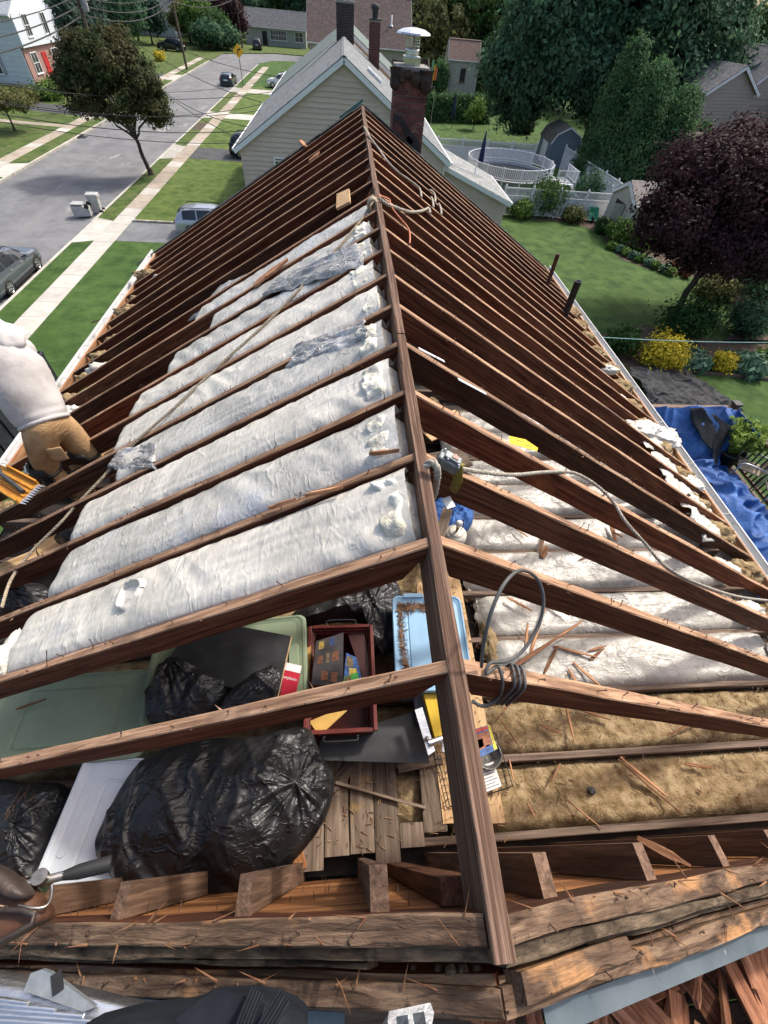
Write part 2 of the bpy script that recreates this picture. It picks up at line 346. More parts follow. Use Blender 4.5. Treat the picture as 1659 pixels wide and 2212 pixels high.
# king post below the ridge at the near gable
lumber('post', (XR(0) - .03, -.06, ZR - .2), (XR(0) - .03, -.06, ZF), .085, .05, M['rafter_side'], house, up=(0, 1, 0))
# near gable: rafter pair, sheathing edge, barge rafter, drip edge
GM = [M['rafter_side'], M['gable_wood']]
def gable(side, y, off, w, h, mats, name, x0=.02, x1=None, chip=.006, seg=90, tilt=0):
    x1 = x1 if x1 is not None else (3.62 if side < 0 else 3.58)
    a = (XR(y) + side * x0, y, ZR + off - x0 * T); b = (XR(y) + side * x1, y + tilt, ZR + off - x1 * T)
    return rough_beam(name, a, b, w, h, mats, house, seg=seg, jit=.004, chip=chip)
for sd in (-1, 1):
    gable(sd, -.134, -.002, .046, .15, GM, 'gable_rafter', .025, chip=.009)
    gable(sd, -.172, -.022, .028, .07, [M['gable_grey'], M['gable_grey']], 'gable_sheathing_edge', .01, chip=.014)
    gable(sd, -.191, -.050, .011, .05, [M['gable_wood'], M['gable_grey']], 'gable_shingle_edge', .25, 1.35 if sd > 0 else 1.9, chip=.01)
    gable(sd, -.240, -.062, .040, .13, [M['gable_wood'], M['gable_wood']], 'barge_rafter', .005, chip=.012)
    gable(sd, -.213, -.080, .014, .10, [M['rafter_side'], M['gable_wood']], 'barge_backing_board', .005, chip=.008)
    gable(sd, -.266, -.120, .012, .10, [M['gable_wood'], M['gable_wood']], 'barge_trim', .005, chip=.002)
rough_beam('barge_block', (XR(0) + .045, -.222, ZR - .055), (XR(0) + .37, -.214, ZR - .255), .042, .05, [M['gable_wood'], M['gable_wood']], house, seg=30, jit=.003, chip=.012)
def drip(side, x0, x1, y):
    mb = MB(); pts = [(0, 0.0), (-.045, -.004), (-.049, -.05), (-.044, -.05), (-.041, -.008), (0, -.004)]
    rings = []
    for i in range(13):
        x = x0 + (x1 - x0) * i / 12
        rings.append([(XR(0) + side * x, y + p[0] + .004 * N3((x * 3, side, 1)), ZR - .115 - x * T + p[1]) for p in pts])
    mb.loft(rings); return mb.build('drip_edge', M['galv'], house)
drip(1, .11, 3.6, -.272); drip(-1, .30, 3.6, -.272)
# broken nails and slivers along the near gable
nb = MB(); q = random.Random(5)
for i in range(46):
    sd = q.choice((-1, 1)); d = q.uniform(.04, 2.2); y = q.choice((-.125, -.14, -.235, -.23)); off = 0 if y > -.2 else -.062
    p = Vector((XR(0) + sd * d, y, ZR + off - d * T - .004)); ln = Vector((q.uniform(-.6, .6), q.uniform(-.6, .6), 1)).normalized(); hh = q.uniform(.008, .03)
    nb.tube([p, p + ln * hh], .0013, 5); nb.lathe([(0, 0), (.0042, 0), (.0042, .001), (0, .001)], 6, p + ln * hh)
nb.build('gable_nails', M['nail'], house, kind='stuff')
def slivers(n, fn, name, seed, l=(.02, .09), mat=None):
    mb = MB(); q = random.Random(seed)
    for i in range(n):
        p, nrm = fn(q); p = Vector(p); ln = q.uniform(*l)
        d = Vector((q.uniform(-1, 1), q.uniform(-.6, .6), q.uniform(-.15, .5))).normalized()
        s = d.cross(Vector((0, 0, 1))).normalized() * q.uniform(.0012, .004)
        e = p + d * ln
        mb.add([p - s, p + s, e, p + Vector((0, 0, .003))], [(0, 1, 2), (0, 2, 3), (1, 3, 2)])
    return mb.build(name, mat or M['splinter'], house, kind='stuff', fix=False)
def gp(q):
    sd = q.choice((-1, 1)); d = q.uniform(.03, 2.4); r_ = q.random()
    y = (-.113 if r_ < .5 else -.155) if q.random() < .6 else -.225
    return (XR(0) + sd * d, y, ZR + (0 if y > -.2 else -.06) - d * T), None
slivers(160, gp, 'wood_slivers', 9)
def rp(q):
    k = q.randrange(0, 7); sd = q.choice((-1, 1)); d = q.uniform(.1, 3.2); y = YK[k]
    return (XR(y) + sd * d, y + q.choice((-.019, .019)), ZR - d * T - .004), None
slivers(220, rp, 'rafter_slivers', 19, (.012, .05), M['rafter_top'])
# wasp nests in the gap behind the barge rafter
for (u, v, r_) in ((893, 2092, .008), (948, 2096, .010), (975, 2100, .013), (1000, 2099, .012), (1030, 2097, .010)):
    p = U(u, v, y=-.205); mb = MB()
    def fn(a, b, p=p, r_=r_):
        th = a * math.pi; ph = b * 2 * math.pi; d = Vector((math.sin(th) * math.cos(ph), math.sin(th) * math.sin(ph), math.cos(th)))
        return p + d * r_ * (1 + .35 * N3(d * 3 + p * 50))
    mb.grid(10, 14, fn); tag(mb.build('mud_wasp_nest', NM('dry_mud', [(.3, (.10, .07, .045)), (.7, (.26, .19, .12))], 60, rough=.95, bump=1, bscale=150, bdist=.01), loc=p), 'small crusty mud wasp nest in the gap behind the end rafter', 'wasp nest', 'mud wasp nests behind the end rafter')
# near gable wall: studs and horizontal sheathing boards seen from inside
for x in (-1.5, -1.09, -.68, -.275, .07, .468, .85, 1.255, 1.66, 2.06):
    top = (zl(x) if x < XR(0) else zr(x)) - .075
    mb = MB(); sgn = 1 if x < XR(0) else -1; dz = .02 * T
    zb = ZF - .1
    mb.add([(x - .021, -.112, top - sgn * dz), (x + .021, -.112, top + sgn * dz), (x + .021, -.028, top + sgn * dz - .012), (x - .021, -.028, top - sgn * dz - .012),
            (x - .021, -.112, zb), (x + .021, -.112, zb), (x + .021, -.028, zb), (x - .021, -.028, zb)],
           [(0, 1, 2, 3), (4, 7, 6, 5), (0, 4, 5, 1), (1, 5, 6, 2), (2, 6, 7, 3), (3, 7, 4, 0)])
    o = mb.build('gable_stud', NM('stud', [(0.25, (.07, .04, .025)), (0.6, (.17, .10, .065)), (0.8, (.27, .17, .11))], 2, (24, 24, 1.2), 8, .8, .5, 5, dist=.5) if 'stud' not in M else M['stud'], house, loc=(x, -.07, zb))
    M['stud'] = o.data.materials[0]
z = ZF - .1; i = 0
while z < ZR - .2:
    zt = min(z + .138, ZR - .16)
    # clip by the roof slope
    hw = lambda zz: max(.06, (ZR - .1 - zz) / T)
    xl0, xr0 = XR(0) - min(hw(z), 3.3), XR(0) + min(hw(z), 3.3); xl1, xr1 = XR(0) - min(hw(zt), 3.3), XR(0) + min(hw(zt), 3.3)
    yb = -.114 - rr(0, .004); mb = MB()
    mb.prism([(xl0, yb, z), (xr0, yb, z), (xr1, yb, zt), (xl1, yb, zt)], (0, -.018, 0))
    mb.build('gable_board', M['sheath'], house, loc=(0, yb, z)); z += .141; i += 1
nb = MB(); q = random.Random(15)
for i in range(150):
    x = q.uniform(-1.6, 2.2); zt = (zl(x) if x < .28 else zr(x)) - .25; zz = q.uniform(ZF, zt); p = Vector((x, -.116, zz)); nb.tube([p, p + Vector((q.uniform(-.004, .004), q.uniform(.012, .03), q.uniform(-.01, .004)))], .0015, 5)
nb.build('sheathing_nails', M['nail'], house, kind='stuff')
# attic joists and the ceiling under them
for k in range(-1, 20):
    y = 0.374 + .4064 * k + .052
    rough_beam('ceiling_joist', (-3.05, y, ZF + rr(-.004, .004)), (3.55, y, ZF + rr(-.004, .004)), .041, .14, [M['joist'], M['joist']], house, seg=16, jit=.003, chip=.003)
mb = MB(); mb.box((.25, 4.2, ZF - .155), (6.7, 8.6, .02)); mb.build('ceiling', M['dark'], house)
# walls, plates, fascia, gutters
wm = NM('pale_house_siding', [(.3, (.55, .54, .50)), (.7, (.62, .61, .57))], 3, rough=.6)
for nm, c, d in (('wall', (-3.06, 4.2, (G + ZF) / 2 - .12), (.12, 8.6, ZF - G - .3)), ('wall', (3.56, 4.2, (G + ZF) / 2 - .12), (.12, 8.6, ZF - G - .3)),
                 ('wall', (.25, -.2, (G + ZF) / 2 - .12), (6.74, .1, ZF - G - .3)), ('wall', (.25, 8.52, (G + ZF) / 2 - .12), (6.74, .1, ZF - G - .3))):
    mb = MB(); mb.box(c, d); mb.build(nm, wm, house)
mb = MB(); mb.prism([(-3.3, 8.5, ZF - .1), (3.8, 8.5, ZF - .1), (XR(8.5), 8.5, ZR - .16)], (0, .05, 0)); mb.build('far_gable_wall', M['sheath'], house)
for sd, x in ((-1, -3.03), (1, 3.53)):
    lumber('wall_plate', (x, -.1, ZF - .14), (x, 8.5, ZF - .14), .09, .08, M['joist'], house)
def gut(side):
    x = XL - .02 if side < 0 else XE + .02; zt = (ZE_L if side < 0 else ZE_R) + .005
    pine = NM('orange_fascia_wood', [(.25, (.20, .085, .035)), (.55, (.42, .21, .10)), (.8, (.55, .31, .16))], 2, (1, 14, 14), 7, .7, .3, 5, dist=.5) if 'fascia' not in M else M['fascia']
    M['fascia'] = pine
    for y0, y1 in ((-.3, 2.9), (2.91, 6.0), (6.01, 8.72)):
        lumber('fascia_board', (x, y0, zt - .0), (x, y1, zt), .022, .16, pine, house)
    prof = [(.014, 0), (.014, -.11), (.095, -.11), (.118, -.03), (.108, -.018), (.122, .0), (.108, .003), (.104, -.001), (.112, -.004), (.10, -.018), (.106, -.03), (.088, -.102), (.022, -.102), (.022, 0)]
    for y0, y1 in ((-.32, 4.2), (4.21, 8.74)):
        mb = MB(); rings = []
        for i in range(9):
            y = y0 + (y1 - y0) * i / 8
            rings.append([(x + side * p[0], y, zt - .006 + p[1] + .004 * N3((y, 3, side))) for p in prof])
        mb.loft(rings); mb.build('gutter', M['gutter'], house)
    for i in range(12):
        y = .3 + i * .74; mb = MB(); mb.tube([(x - side * .02, y, zt - .012), (x + side * .12, y + .004, zt - .006)], .0045, 6); mb.build('gutter_spike', M['gutter'], house)
gut(-1); gut(1)
# strip of roofing and sheathing left along the far gable
ash = NM('black_asphalt_shingle_edge', [(.3, (.012, .013, .013)), (.7, (.045, .048, .044))], 30, rough=.95, bump=.6, bscale=90)
for sd in (-1, 1):
    a = (XR(8.6) + sd * .01, 8.66, ZR + .012); x1 = XL - .03 if sd < 0 else XE + .03
    rough_beam('roof_edge_strip', a, (x1, 8.66, ZR + .012 - abs(x1 - a[0]) * T), .17, .03, [M['dark'], ash], house, seg=40, jit=.006, chip=.01)
    for i in range(16):
        d = .15 + i * .245; y = 8.62 + rr(-.02, .02)
        rough_beam('roof_edge_shingle', (XR(8.6) + sd * d, y, ZR + .03 - d * T), (XR(8.6) + sd * (d + .24), y + rr(-.02, .02), ZR + .028 - (d + .24) * T), .10 + rr(-.02, .03), .01, [ash, ash], house, seg=3, jit=.003)
mb = MB(); mb.prism([(XR(8.6) - .34, 8.72, ZR - .15), (XR(8.6) + .01, 8.72, ZR + .07), (XR(8.6) + .01, 8.72, ZR + .03), (XR(8.6) - .34, 8.72, ZR - .19)], (0, .012, 0))
mb.build('loose_flashing', NM('green_drip_metal', [(.3, (.07, .16, .14)), (.7, (.12, .24, .2))], 6, rough=.5), house)
# vent pipes
for (u, v, u2, v2, r_, h, mt) in ((1187, 602, 1203, 548, .033, .36, 'rustpipe'), (1222, 676, 1246, 612, .05, .44, 'iron')):
    p = U(u, v, z=-2.86); mb = MB(); mb.lathe([(r_, -.5), (r_, h), (r_ * 1.06, h), (r_ * 1.06, h + .012), (r_ * .86, h + .012), (r_ * .86, h - .2), (0, h - .2)], 18, p)
    mb.build('vent_pipe', M[mt], house)
# roofing tacks of trim: patched sections on right rafters
for (u, v) in ((1025, 640), (1060, 665)):
    p = UR(u, v, -.07)
    lumber('rafter_splice', (p.x - .1, p.y - .03, p.z + .03), (p.x + .22, p.y - .03, p.z - .155), .02, .13, M['sheath'], house)

# ================================================================== INSULATION
def wr(x, y, s):                                    # plastic wrinkles: crossing ridged noise
    wx = x + .06 * N3((x * 2.5, y * 2.5, s + 9)); wy = y + .06 * N3((x * 2.5 + 5, y * 2.5, s + 11)); c = N3((x * 2.2, y * 3 + s, s))
    k = min(1, max(0, .5 + 1.2 * N3((x * 1.8, y * 2.2, s + 20)))); sk = .5 * wy * (1 if k > .5 else -1)
    f1 = N3(((wx + sk) * 13, wy * 3.2 + s, s)); f2 = N3(((wx - wy * .8) * 30, wy * 7 + s, s + 4)); f3 = N3((wx * 6, wy * 30 + s, s + 6)); r1 = max(0, 1 - 3.2 * abs(N3((wx * 6 + wy * 4 + s, wy * 4 - wx, s + 8))))
    return .016 * c + .0075 * f1 * (.4 + k) + .0042 * f2 + .0040 * f3 * (1.2 - k) + .0045 * r1 * k
def slope_batt(k, x_hi, x_lo, mat, seed, puff=.018, drop=.006, fibre=True, label=None, ytail=0):
    y0, y1 = YK[k] + .024, YK[k + 1] - .024
    root = thing('insulation_batt', label or ('white plastic wrapped insulation batt, %s along from the torn one' % ('next', 'second', 'third', 'fourth', 'fifth', 'sixth', 'seventh', 'eighth')[k - 2]), 'insulation', ((x_hi + x_lo) / 2, (y0 + y1) / 2, zl((x_hi + x_lo) / 2) - .1), 'plastic wrapped batts between the left rafters')
    n = Vector((-s_, 0, c_))
    mb = MB(); q = random.Random(seed)
    nu = 170
    def fn(u_, v_):
        x = x_lo + (x_hi - x_lo) * u_; y = y0 + (y1 - y0) * v_
        e = min(1, min(v_, 1 - v_) * 5); eu = min(1, u_ * 14)
        h = -drop - .022 * (1 - e) ** 2 * (1 if 0 < v_ < 1 else 1.6) - (1 - eu) ** 2 * .14 + puff * math.sin(math.pi * v_) ** .5 + wr(x * .8, y, seed)
        if v_ in (0, 1): h -= .03
        jag = .05 * N3((y * 9, seed, 2)) * (1 - eu)
        p = Vector((x + jag, y, zl(x))) + n * h
        return p
    mb.grid(nu, 46, fn)
    mb.build('plastic_sleeve', mat, root, fix=False)
    # sides down to the attic so the batt has body
    bb = MB(); rings = []
    for (xx) in (x_lo + .03, x_hi - .02):
        rings.append([(xx, y0 + .01, zl(xx) - .1), (xx, y1 - .01, zl(xx) - .1), (xx, y1 - .02, zl(xx) - .17), (xx, y0 + .02, zl(xx) - .17)])
    bb.loft(rings); bb.build('batt_body', M['fibre'], root)
    if fibre:
        fb = MB(); xf = x_hi - rr(.09, .15)
        def ff(u_, v_):
            x = xf + (x_hi + .012 - xf) * u_ ; y = y0 + .02 + (y1 - y0 - .05) * v_
            e = min(1, min(v_, 1 - v_) * 6); rnd = math.sin(min(1, (1 - u_) * 2.2) * math.pi / 2)
            rag = .05 * N3((y * 14, seed + 7, 1)) * (1 - u_)
            h = -drop + .01 + puff * math.sin(math.pi * v_) ** .5 - .06 * (1 - e) ** 2 - .11 * (1 - rnd) + .02 * N3((x * 12, y * 12, seed)) + .012 * N3((x * 40, y * 40, seed)) - (.03 if u_ < .05 else 0)
            return Vector((x + rag, y, zl(x))) + n * h
        fb.grid(16, 26, ff); fb.build('bare_fibreglass_end', M['fibre'], root, fix=False)
    return root
PL, PG = M['plastic'], M['plastic2']
slope_batt(1, .225, -1.86, PL, 3.1, label='white plastic insulation batt with a torn hole, next to the storage boxes')
for k, lo, hi, mt, dr in ((2, -1.80, .215, PG, .035), (3, -1.86, .21, PL, .035), (4, -1.66, .20, PG, .03), (5, -1.86, .20, PL, .03), (6, -1.86, .19, PL, .045), (7, -1.62, .19, PG, .03), (8, -1.30, .19, PG, .05), (9, -1.55, .19, PG, .06)):
    slope_batt(k, hi, lo, mt, 1.7 * k, drop=dr * .25, fibre=k not in (9,))
# torn hole with a flap on the nearest batt
p = UL(285, 1285, .0)
t_ = thing('torn_plastic_flap', 'crumpled torn white plastic around a hole in the nearest insulation batt', 'plastic', p)
mb = MB()
def tf(a, b):
    th = b * 2 * math.pi; r_ = .035 + .06 * a + .012 * math.sin(3 * th + 1)
    d = Vector((math.cos(th) * c_, math.sin(th), math.cos(th) * s_)); nn = Vector((-s_, 0, c_))
    return p + d * r_ * (1.15 if math.cos(th) > 0 else .9) + nn * (-.014 + .05 * math.sin(a * math.pi) + .012 * N3((th * 2, a * 3, 1)))
mb.grid(8, 30, tf); mb.build('flap', PL, t_, fix=False)
mb = MB()
def tf2(a, b):
    th = b * 2 * math.pi; d = Vector((math.cos(th) * c_, math.sin(th), math.cos(th) * s_)); nn = Vector((-s_, 0, c_))
    return p + d * .05 * a + nn * (-.01 + .02 * N3((math.cos(th) * a * 3, math.sin(th) * a * 3, 4)))
mb.grid(6, 20, tf2); mb.build('fibreglass', M['fibre'], t_, fix=False)
# loose grey film folded over the batts
def film(pts_px, name, label, off=.03, side=-1, mat=None, amp=.02, nu=40, nv=26, group=None, z=None, fold=3.0):
    """sheet with four corner pixels on the roof plane (or on a level z)"""
    pr_ = [(U(u, v, z=z) if z is not None else (UL(u, v, off) if side < 0 else UR(u, v, off))) for (u, v) in pts_px]
    cen = sum(pr_, Vector()) / 4; mb = MB(); sd = rr(0, 50)
    def fn(a, b):
        p_ = (pr_[0] * (1 - a) + pr_[1] * a) * (1 - b) + (pr_[3] * (1 - a) + pr_[2] * a) * b
        e = min(a, 1 - a, b, 1 - b)
        rag = .05 * min(1, (pr_[1] - pr_[0]).length)
        p_ = p_ + Vector((N3((a * 5, b * 5, sd)), N3((a * 5, b * 5, sd + 9)), 0)) * rag * (1 if e < .02 else .4)
        h = amp * (N3((a * fold, b * fold * 1.6, sd)) + .7 * (0.4 - 2 * abs(N3((a * fold * 2.2, b * fold * 3, sd + 3))))) - (.02 if e < .02 else 0)
        return p_ + Vector((0, 0, h))
    mb.grid(nu, nv, fn)
    return tag(mb.build(name, mat or M['film'], loc=cen, fix=False), label, 'plastic', group)
for q4, seed_l in (([(1352, 905), (1462, 925), (1478, 985), (1400, 965)], 'wide wrinkled white plastic sheet over the garden side rafter tails by the tarpaulin'), ([(1405, 975), (1482, 985), (1512, 1075), (1455, 1060)], 'wrinkled white plastic sheet over the garden side rafter tails below the big one'), ([(1480, 1085), (1530, 1085), (1575, 1165), (1530, 1170)], 'wrinkled white plastic flap at the garden side gutter by the deck chairs')):
    film(q4, 'plastic_sheet', seed_l, -.04, 1, PL, .03, 50, 34, fold=2.5)
film([(620, 790), (800, 720), (790, 690), (640, 740)], 'plastic_film', 'grey crumpled plastic film folded over a batt below the rope', .03)
film([(560, 640), (790, 560), (775, 520), (600, 600)], 'plastic_film', 'grey crumpled plastic film over the batts beside the hemp rope', .04)
film([(405, 690), (560, 610), (700, 520), (480, 610)], 'plastic_film', 'dark grey shiny film at the lower end of the farthest batt', -.03)
film([(228, 1010), (330, 1010), (340, 955), (255, 970)], 'plastic_film', 'translucent film hanging off the end of a batt beside the hemp rope', .02)

# brown wool and white batts on the attic floor, right side
def floor_batt(k, x0, x1, zt, mat, label, cat, group, seed, wrk=True, ya=None, yb=None, lumpy=.03, over=.0):
    yj = 0.374 + .4064 * k + .052
    y0 = ya if ya is not None else yj + .021 - over; y1 = yb if yb is not None else yj + .4064 - .021 + over
    root = thing('floor_insulation', label, cat, ((x0 + x1) / 2, (y0 + y1) / 2, ZF - .14), group)
    mb = MB()
    def fn(u_, v_):
        x = x0 + (x1 - x0) * u_; y = y0 + (y1 - y0) * v_; e = min(1, min(v_, 1 - v_) * 6); eu = min(1, min(u_, 1 - u_) * 16)
        if wrk: h = wr(x * .9, y, seed) * 1.2 + .03 * math.sin(math.pi * v_) ** .5
        else: h = lumpy * (N3((x * 3, y * 4, seed)) + .6 * N3((x * 9, y * 9, seed)) + .4 * N3((x * 26, y * 26, seed)))
        return Vector((x + (.03 * N3((y * 12, seed, 3)) if u_ in (0, 1) else 0), y, zt + h - .07 * (1 - e) ** 2 - (.10 * (1 - eu) ** 2)))
    mb.grid(150, 36, fn); mb.build('plastic_sleeve' if wrk else 'wool_top', mat, root, fix=False)
    bb = MB(); bb.box(((x0 + x1) / 2, (y0 + y1) / 2, zt - .09), (x1 - x0 - .04, y1 - y0 - .03, .07)); bb.build('batt_body', M['fibre'] if wrk else M['brown_wool'], root)
    return root
bw = 'brown mineral wool insulation between the bare ceiling joists'
floor_batt(-1, .62, 3.5, ZF - .035, M['brown_wool'], 'brown mineral wool between the two bare joists next to the gable wall', 'insulation', None, 2.2, False)
floor_batt(0, .95, 3.5, ZF - .035, M['brown_wool'], 'brown mineral wool beside the white plastic batts on the attic floor', 'insulation', None, 4.2, False)
for k in range(1, 9):
    floor_batt(k, 1.02 + rr(-.03, .05), 3.42, ZF + .005 + (.03 if k % 2 else 0), M['plastic3'], 'white plastic floor batt under the right rafters, %s from the bare brown wool' % ('first', 'second', 'third', 'fourth', 'fifth', 'sixth', 'seventh', 'eighth')[k - 1], 'insulation', 'plastic wrapped batts on the attic floor', 3.3 * k + .4, True, over=.018)
# brown wool under the boards in the middle
for k, x0, x1 in ((-1, -.9, .55), (0, -2.4, .9), (1, -2.4, .9), (2, -2.4, .95), (3, -2.4, .95)):
    floor_batt(k, x0, x1, ZF - .06, M['brown_wool'], {-1: 'brown mineral wool under the grey floor planks by the gable wall', 0: 'brown mineral wool under the charcoal panel and crate', 1: 'brown mineral wool under the blue and green storage boxes', 2: 'brown mineral wool under the lamp base in the middle', 3: 'brown mineral wool under the brown board sheet beyond the lamp'}[k], 'insulation', None, 7.7 + k, False)
# tufts of wool and scraps of plastic along the eaves
def lump(p, r_, mat, name, label, cat, group, seed, sq=(1, 1, .7), rough_=.35, n=12):
    mb = MB(); p = Vector(p)
    def fn(a, b):
        th = a * math.pi; ph = b * 2 * math.pi; d = Vector((math.sin(th) * math.cos(ph), math.sin(th) * math.sin(ph), math.cos(th)))
        k = 1 + rough_ * N3(d * 1.6 + Vector((seed, 0, 0))) + rough_ * .6 * N3(d * 4 + Vector((seed, 3, 0))) + rough_ * .35 * N3(d * 9 + Vector((seed, 0, 6)))
        return p + Vector((d.x * sq[0], d.y * sq[1], d.z * sq[2])) * r_ * k
    mb.grid(n, n * 2, fn)
    return tag(mb.build(name, mat, loc=p), label, cat, group)
i = 0
for k in range(5, 18):
    y = YK[k] + .2
    if k not in (8, 13): lump((-3.10 + rr(-.10, .16), y + rr(-.05, .05), ZF + rr(-.05, .02)), rr(.06, .125), M['brown_wool'], 'wool_tuft', 'tuft of brown wool stuffed between rafter tails at the street side eave', 'insulation', 'wool tufts along the street side eave', k * 1.3, (1.5, 1, .6), .45, 20)
    if k % 2 == 0 or k == 7:
        lump((-2.85 + rr(-.1, .15), y, ZF + .10), rr(.07, .11), PL, 'plastic_scrap', 'crumpled scrap of white plastic between rafters at the street side eave', 'plastic', 'plastic scraps along the street side eave', k * 2.3, (1.4, 1, .6), .55)
for k in range(1, 16):
    y = YK[k] + .2
    lump((3.62 + rr(-.05, .05), y + rr(-.03, .03), ZF + .0), rr(.10, .14), M['brown_wool'], 'wool_tuft', 'tuft of brown wool stuffed between rafter tails at the garden side eave', 'insulation', 'wool tufts along the garden side eave', k * 1.7, (1.3, 1, .6), .45, 20)
    if k in (1, 2, 3, 4, 5, 6, 9):
        lump((3.40 + rr(-.05, .05), y, ZF + .07), rr(.08, .13), PL, 'plastic_scrap', 'crumpled white plastic spilling from the bays at the garden side eave', 'plastic', 'plastic scraps along the garden side eave', k * 2.9, (1.6, 1.2, .45), .38, 22)
for (u0, v0, off, r_) in ((1430, 945, .0, .15), (1392, 925, .0, .12), (1482, 1040, -.05, .12)):
    lump(UR(u0, v0, off), r_, PL, 'plastic_heap', 'large crumpled heap of white plastic hanging over the gutter by the blue tarpaulin', 'plastic', 'plastic heaps over the garden side gutter', v0, (1.4, 1.1, .4), .38, 30)
lump(UR(1312, 800, -.03), .11, PL, 'plastic_heap', 'pointed white plastic scrap sticking up between the dark rafters by the gutter', 'plastic', None, 3.7, (1.2, .6, .5), .5, 18)

lump(UL(22, 1425, -.05), .085, M['fibre'], 'fibreglass_wad', 'white fluffy fibreglass bursting from the lower end of the torn batt', 'insulation', None, 41.0, (.8, 1.7, .9), .35, 20)
# ================================================================== THINGS STORED AND LYING IN THE ATTIC
def rring(cx, cy, w_, d_, r_, z, yaw=0, n=6):
    out = []
    for qx, qy, a0 in ((1, 1, 0), (-1, 1, 90), (-1, -1, 180), (1, -1, 270)):
        for i in range(n + 1):
            a = math.radians(a0 + 90 * i / n)
            x = qx * (w_ / 2 - r_) + r_ * math.cos(a); y = qy * (d_ / 2 - r_) + r_ * math.sin(a)
            out.append((cx + x * math.cos(yaw) - y * math.sin(yaw), cy + x * math.sin(yaw) + y * math.cos(yaw), z))
    return out
def tote(name, label, cx, cy, w_, d_, zt, zb, mat, yaw=0, panel=True, lidmat=None, tilt=None):
    t = thing(name, label, 'storage box', (cx, cy, zb))
    b = MB(); b.loft([rring(cx, cy, w_ * .80, d_ * .84, .05, zb, yaw), rring(cx, cy, w_ * .92, d_ * .94, .05, zt - .06, yaw), rring(cx, cy, w_ * .95, d_ * .96, .05, zt - .055, yaw), rring(cx, cy, w_ * .95, d_ * .96, .05, zt - .03, yaw)])
    b.build('body', mat, t)
    l_ = MB(); rs = [(1.0, 1.0, -.035, .05), (1.0, 1.0, -.008, .05), (.985, .985, 0, .05), (.95, .955, 0, .045), (.93, .94, -.006, .04), (.86, .88, -.014, .04), (.84, .865, -.014, .04)]
    if panel: rs += [(.60, .66, -.013, .03), (.585, .645, -.018, .03), (.56, .62, -.018, .03), (.545, .605, -.011, .03)]
    l_.loft([rring(cx, cy, w_ * a, d_ * b_, r_, zt + z, yaw) for a, b_, z, r_ in rs], cap0=False, smooth=False)
    o = l_.build('lid', lidmat or mat, t, bevel=.003)
    return t
def plas(name, c, rough=.38): return NM(name, [(.3, tuple(x * .93 for x in c)), (.7, tuple(min(1, x * 1.05) for x in c))], 6, rough=rough, bump=.08, bscale=120, bdist=.001, rvar=.06, spots=[(30, .69, .04, tuple(x * .45 for x in c))])
BL = plas('pale_blue_plastic', (.235, .42, .60)); GN = plas('sage_green_plastic', (.225, .285, .185), .5); WH = plas('white_box_plastic', (.60, .64, .68), .4); GY = plas('grey_box_plastic', (.16, .17, .18))
bt = tote('storage_tote', 'pale blue plastic storage box with wood chips on its lid, under the ridge board', .555, 1.08, .50, .66, -2.72, ZF - .01, BL, -.03)
text_mesh('RUBBERMAID', .04, BL, bt, Matrix.Translation((.60, 1.05, -2.729)) @ Matrix.Rotation(math.radians(-92), 4, 'Z'), .002)
mb = MB(); mb.loft([rring(.47, 1.41, .14, .03, .008, -2.735), rring(.47, 1.41, .14, .03, .008, -2.712)]); mb.build('latch', BL, bt)
tote('storage_tote', 'grey plastic storage box standing in front of the pale blue one', .60, .70, .34, .20, -2.90, ZF, GY, 0, False)
g1 = tote('storage_tote', 'sage green plastic storage box with a lone splinter on its wide lid', -1.63, .72, .92, .50, -2.79, ZF, GN, .03)
g2 = tote('storage_tote', 'sage green plastic storage box under the black panel and red photo album', -.75, .97, .98, .60, -2.76, ZF, GN, .09, False)
for hx in (-.40, .40):
    mb = MB(); mb.loft([rring(-.75 + hx, .97 + hx * .09, .07, .20, .03, -2.766, .09), rring(-.75 + hx, .97 + hx * .09, .055, .18, .025, -2.756, .09)]); mb.build('lid_grip', GN, g2)
wt = tote('storage_tote', 'white plastic storage box with a debris streaked lid under the black bin bag', -1.12, .17, .76, .62, -2.80, ZF, WH, -.10)
mb = MB()
pth = smooth_path([(-1.42, .36, -2.813), (-1.44, .28, -2.813), (-1.42, .22, -2.813), (-1.43, .12, -2.813), (-1.40, .05, -2.813)], 6)
mb.loft([rring(-1.42, .21, .05, .30, .022, -2.816, -.1), rring(-1.42, .21, .04, .29, .018, -2.809, -.1)]); mb.build('lid_grip', WH, wt)
mb = MB(); mb.loft([rring(-1.25, .2, .03, .13, .006, -2.812, -.1), rring(-1.25, .2, .026, .125, .005, -2.807, -.1)]); mb.build('moulded_name_plate', WH, wt)
# debris drifts on lids (countless chips)
def chips(n, fn, name, parent, seed, l=(.015, .07), mat=None, flatz=True):
    mb = MB(); q = random.Random(seed)
    for i in range(n):
        p = Vector(fn(q)); a = q.uniform(0, 6.28); ln = q.uniform(*l); w_ = q.uniform(.0012, .0045)
        d = Vector((math.cos(a), math.sin(a), q.uniform(-.12, .25))); s = Vector((-d.y, d.x, 0)) * w_
        e = p + d * ln
        mb.add([p - s, p + s, e + s * .4, e - s * .4, p + Vector((0, 0, .004)), e + Vector((0, 0, .002))], [(0, 1, 4), (1, 2, 5, 4), (3, 0, 4, 5), (2, 3, 5)])
    o = mb.build(name, mat or M['splinter'], parent, kind='stuff', fix=False)
    return o
CH = NM('wood_chips', [(.3, (.14, .075, .04)), (.7, (.42, .27, .16))], 30, rough=.9, irand=.5)
def edge_fn(q):
    if q.random() < .5: return (.555 - .20 + abs(q.gauss(0, .014)), q.uniform(.82, 1.34), -2.728)
    return (q.uniform(.36, .56), 1.34 - abs(q.gauss(0, .022)), -2.728)
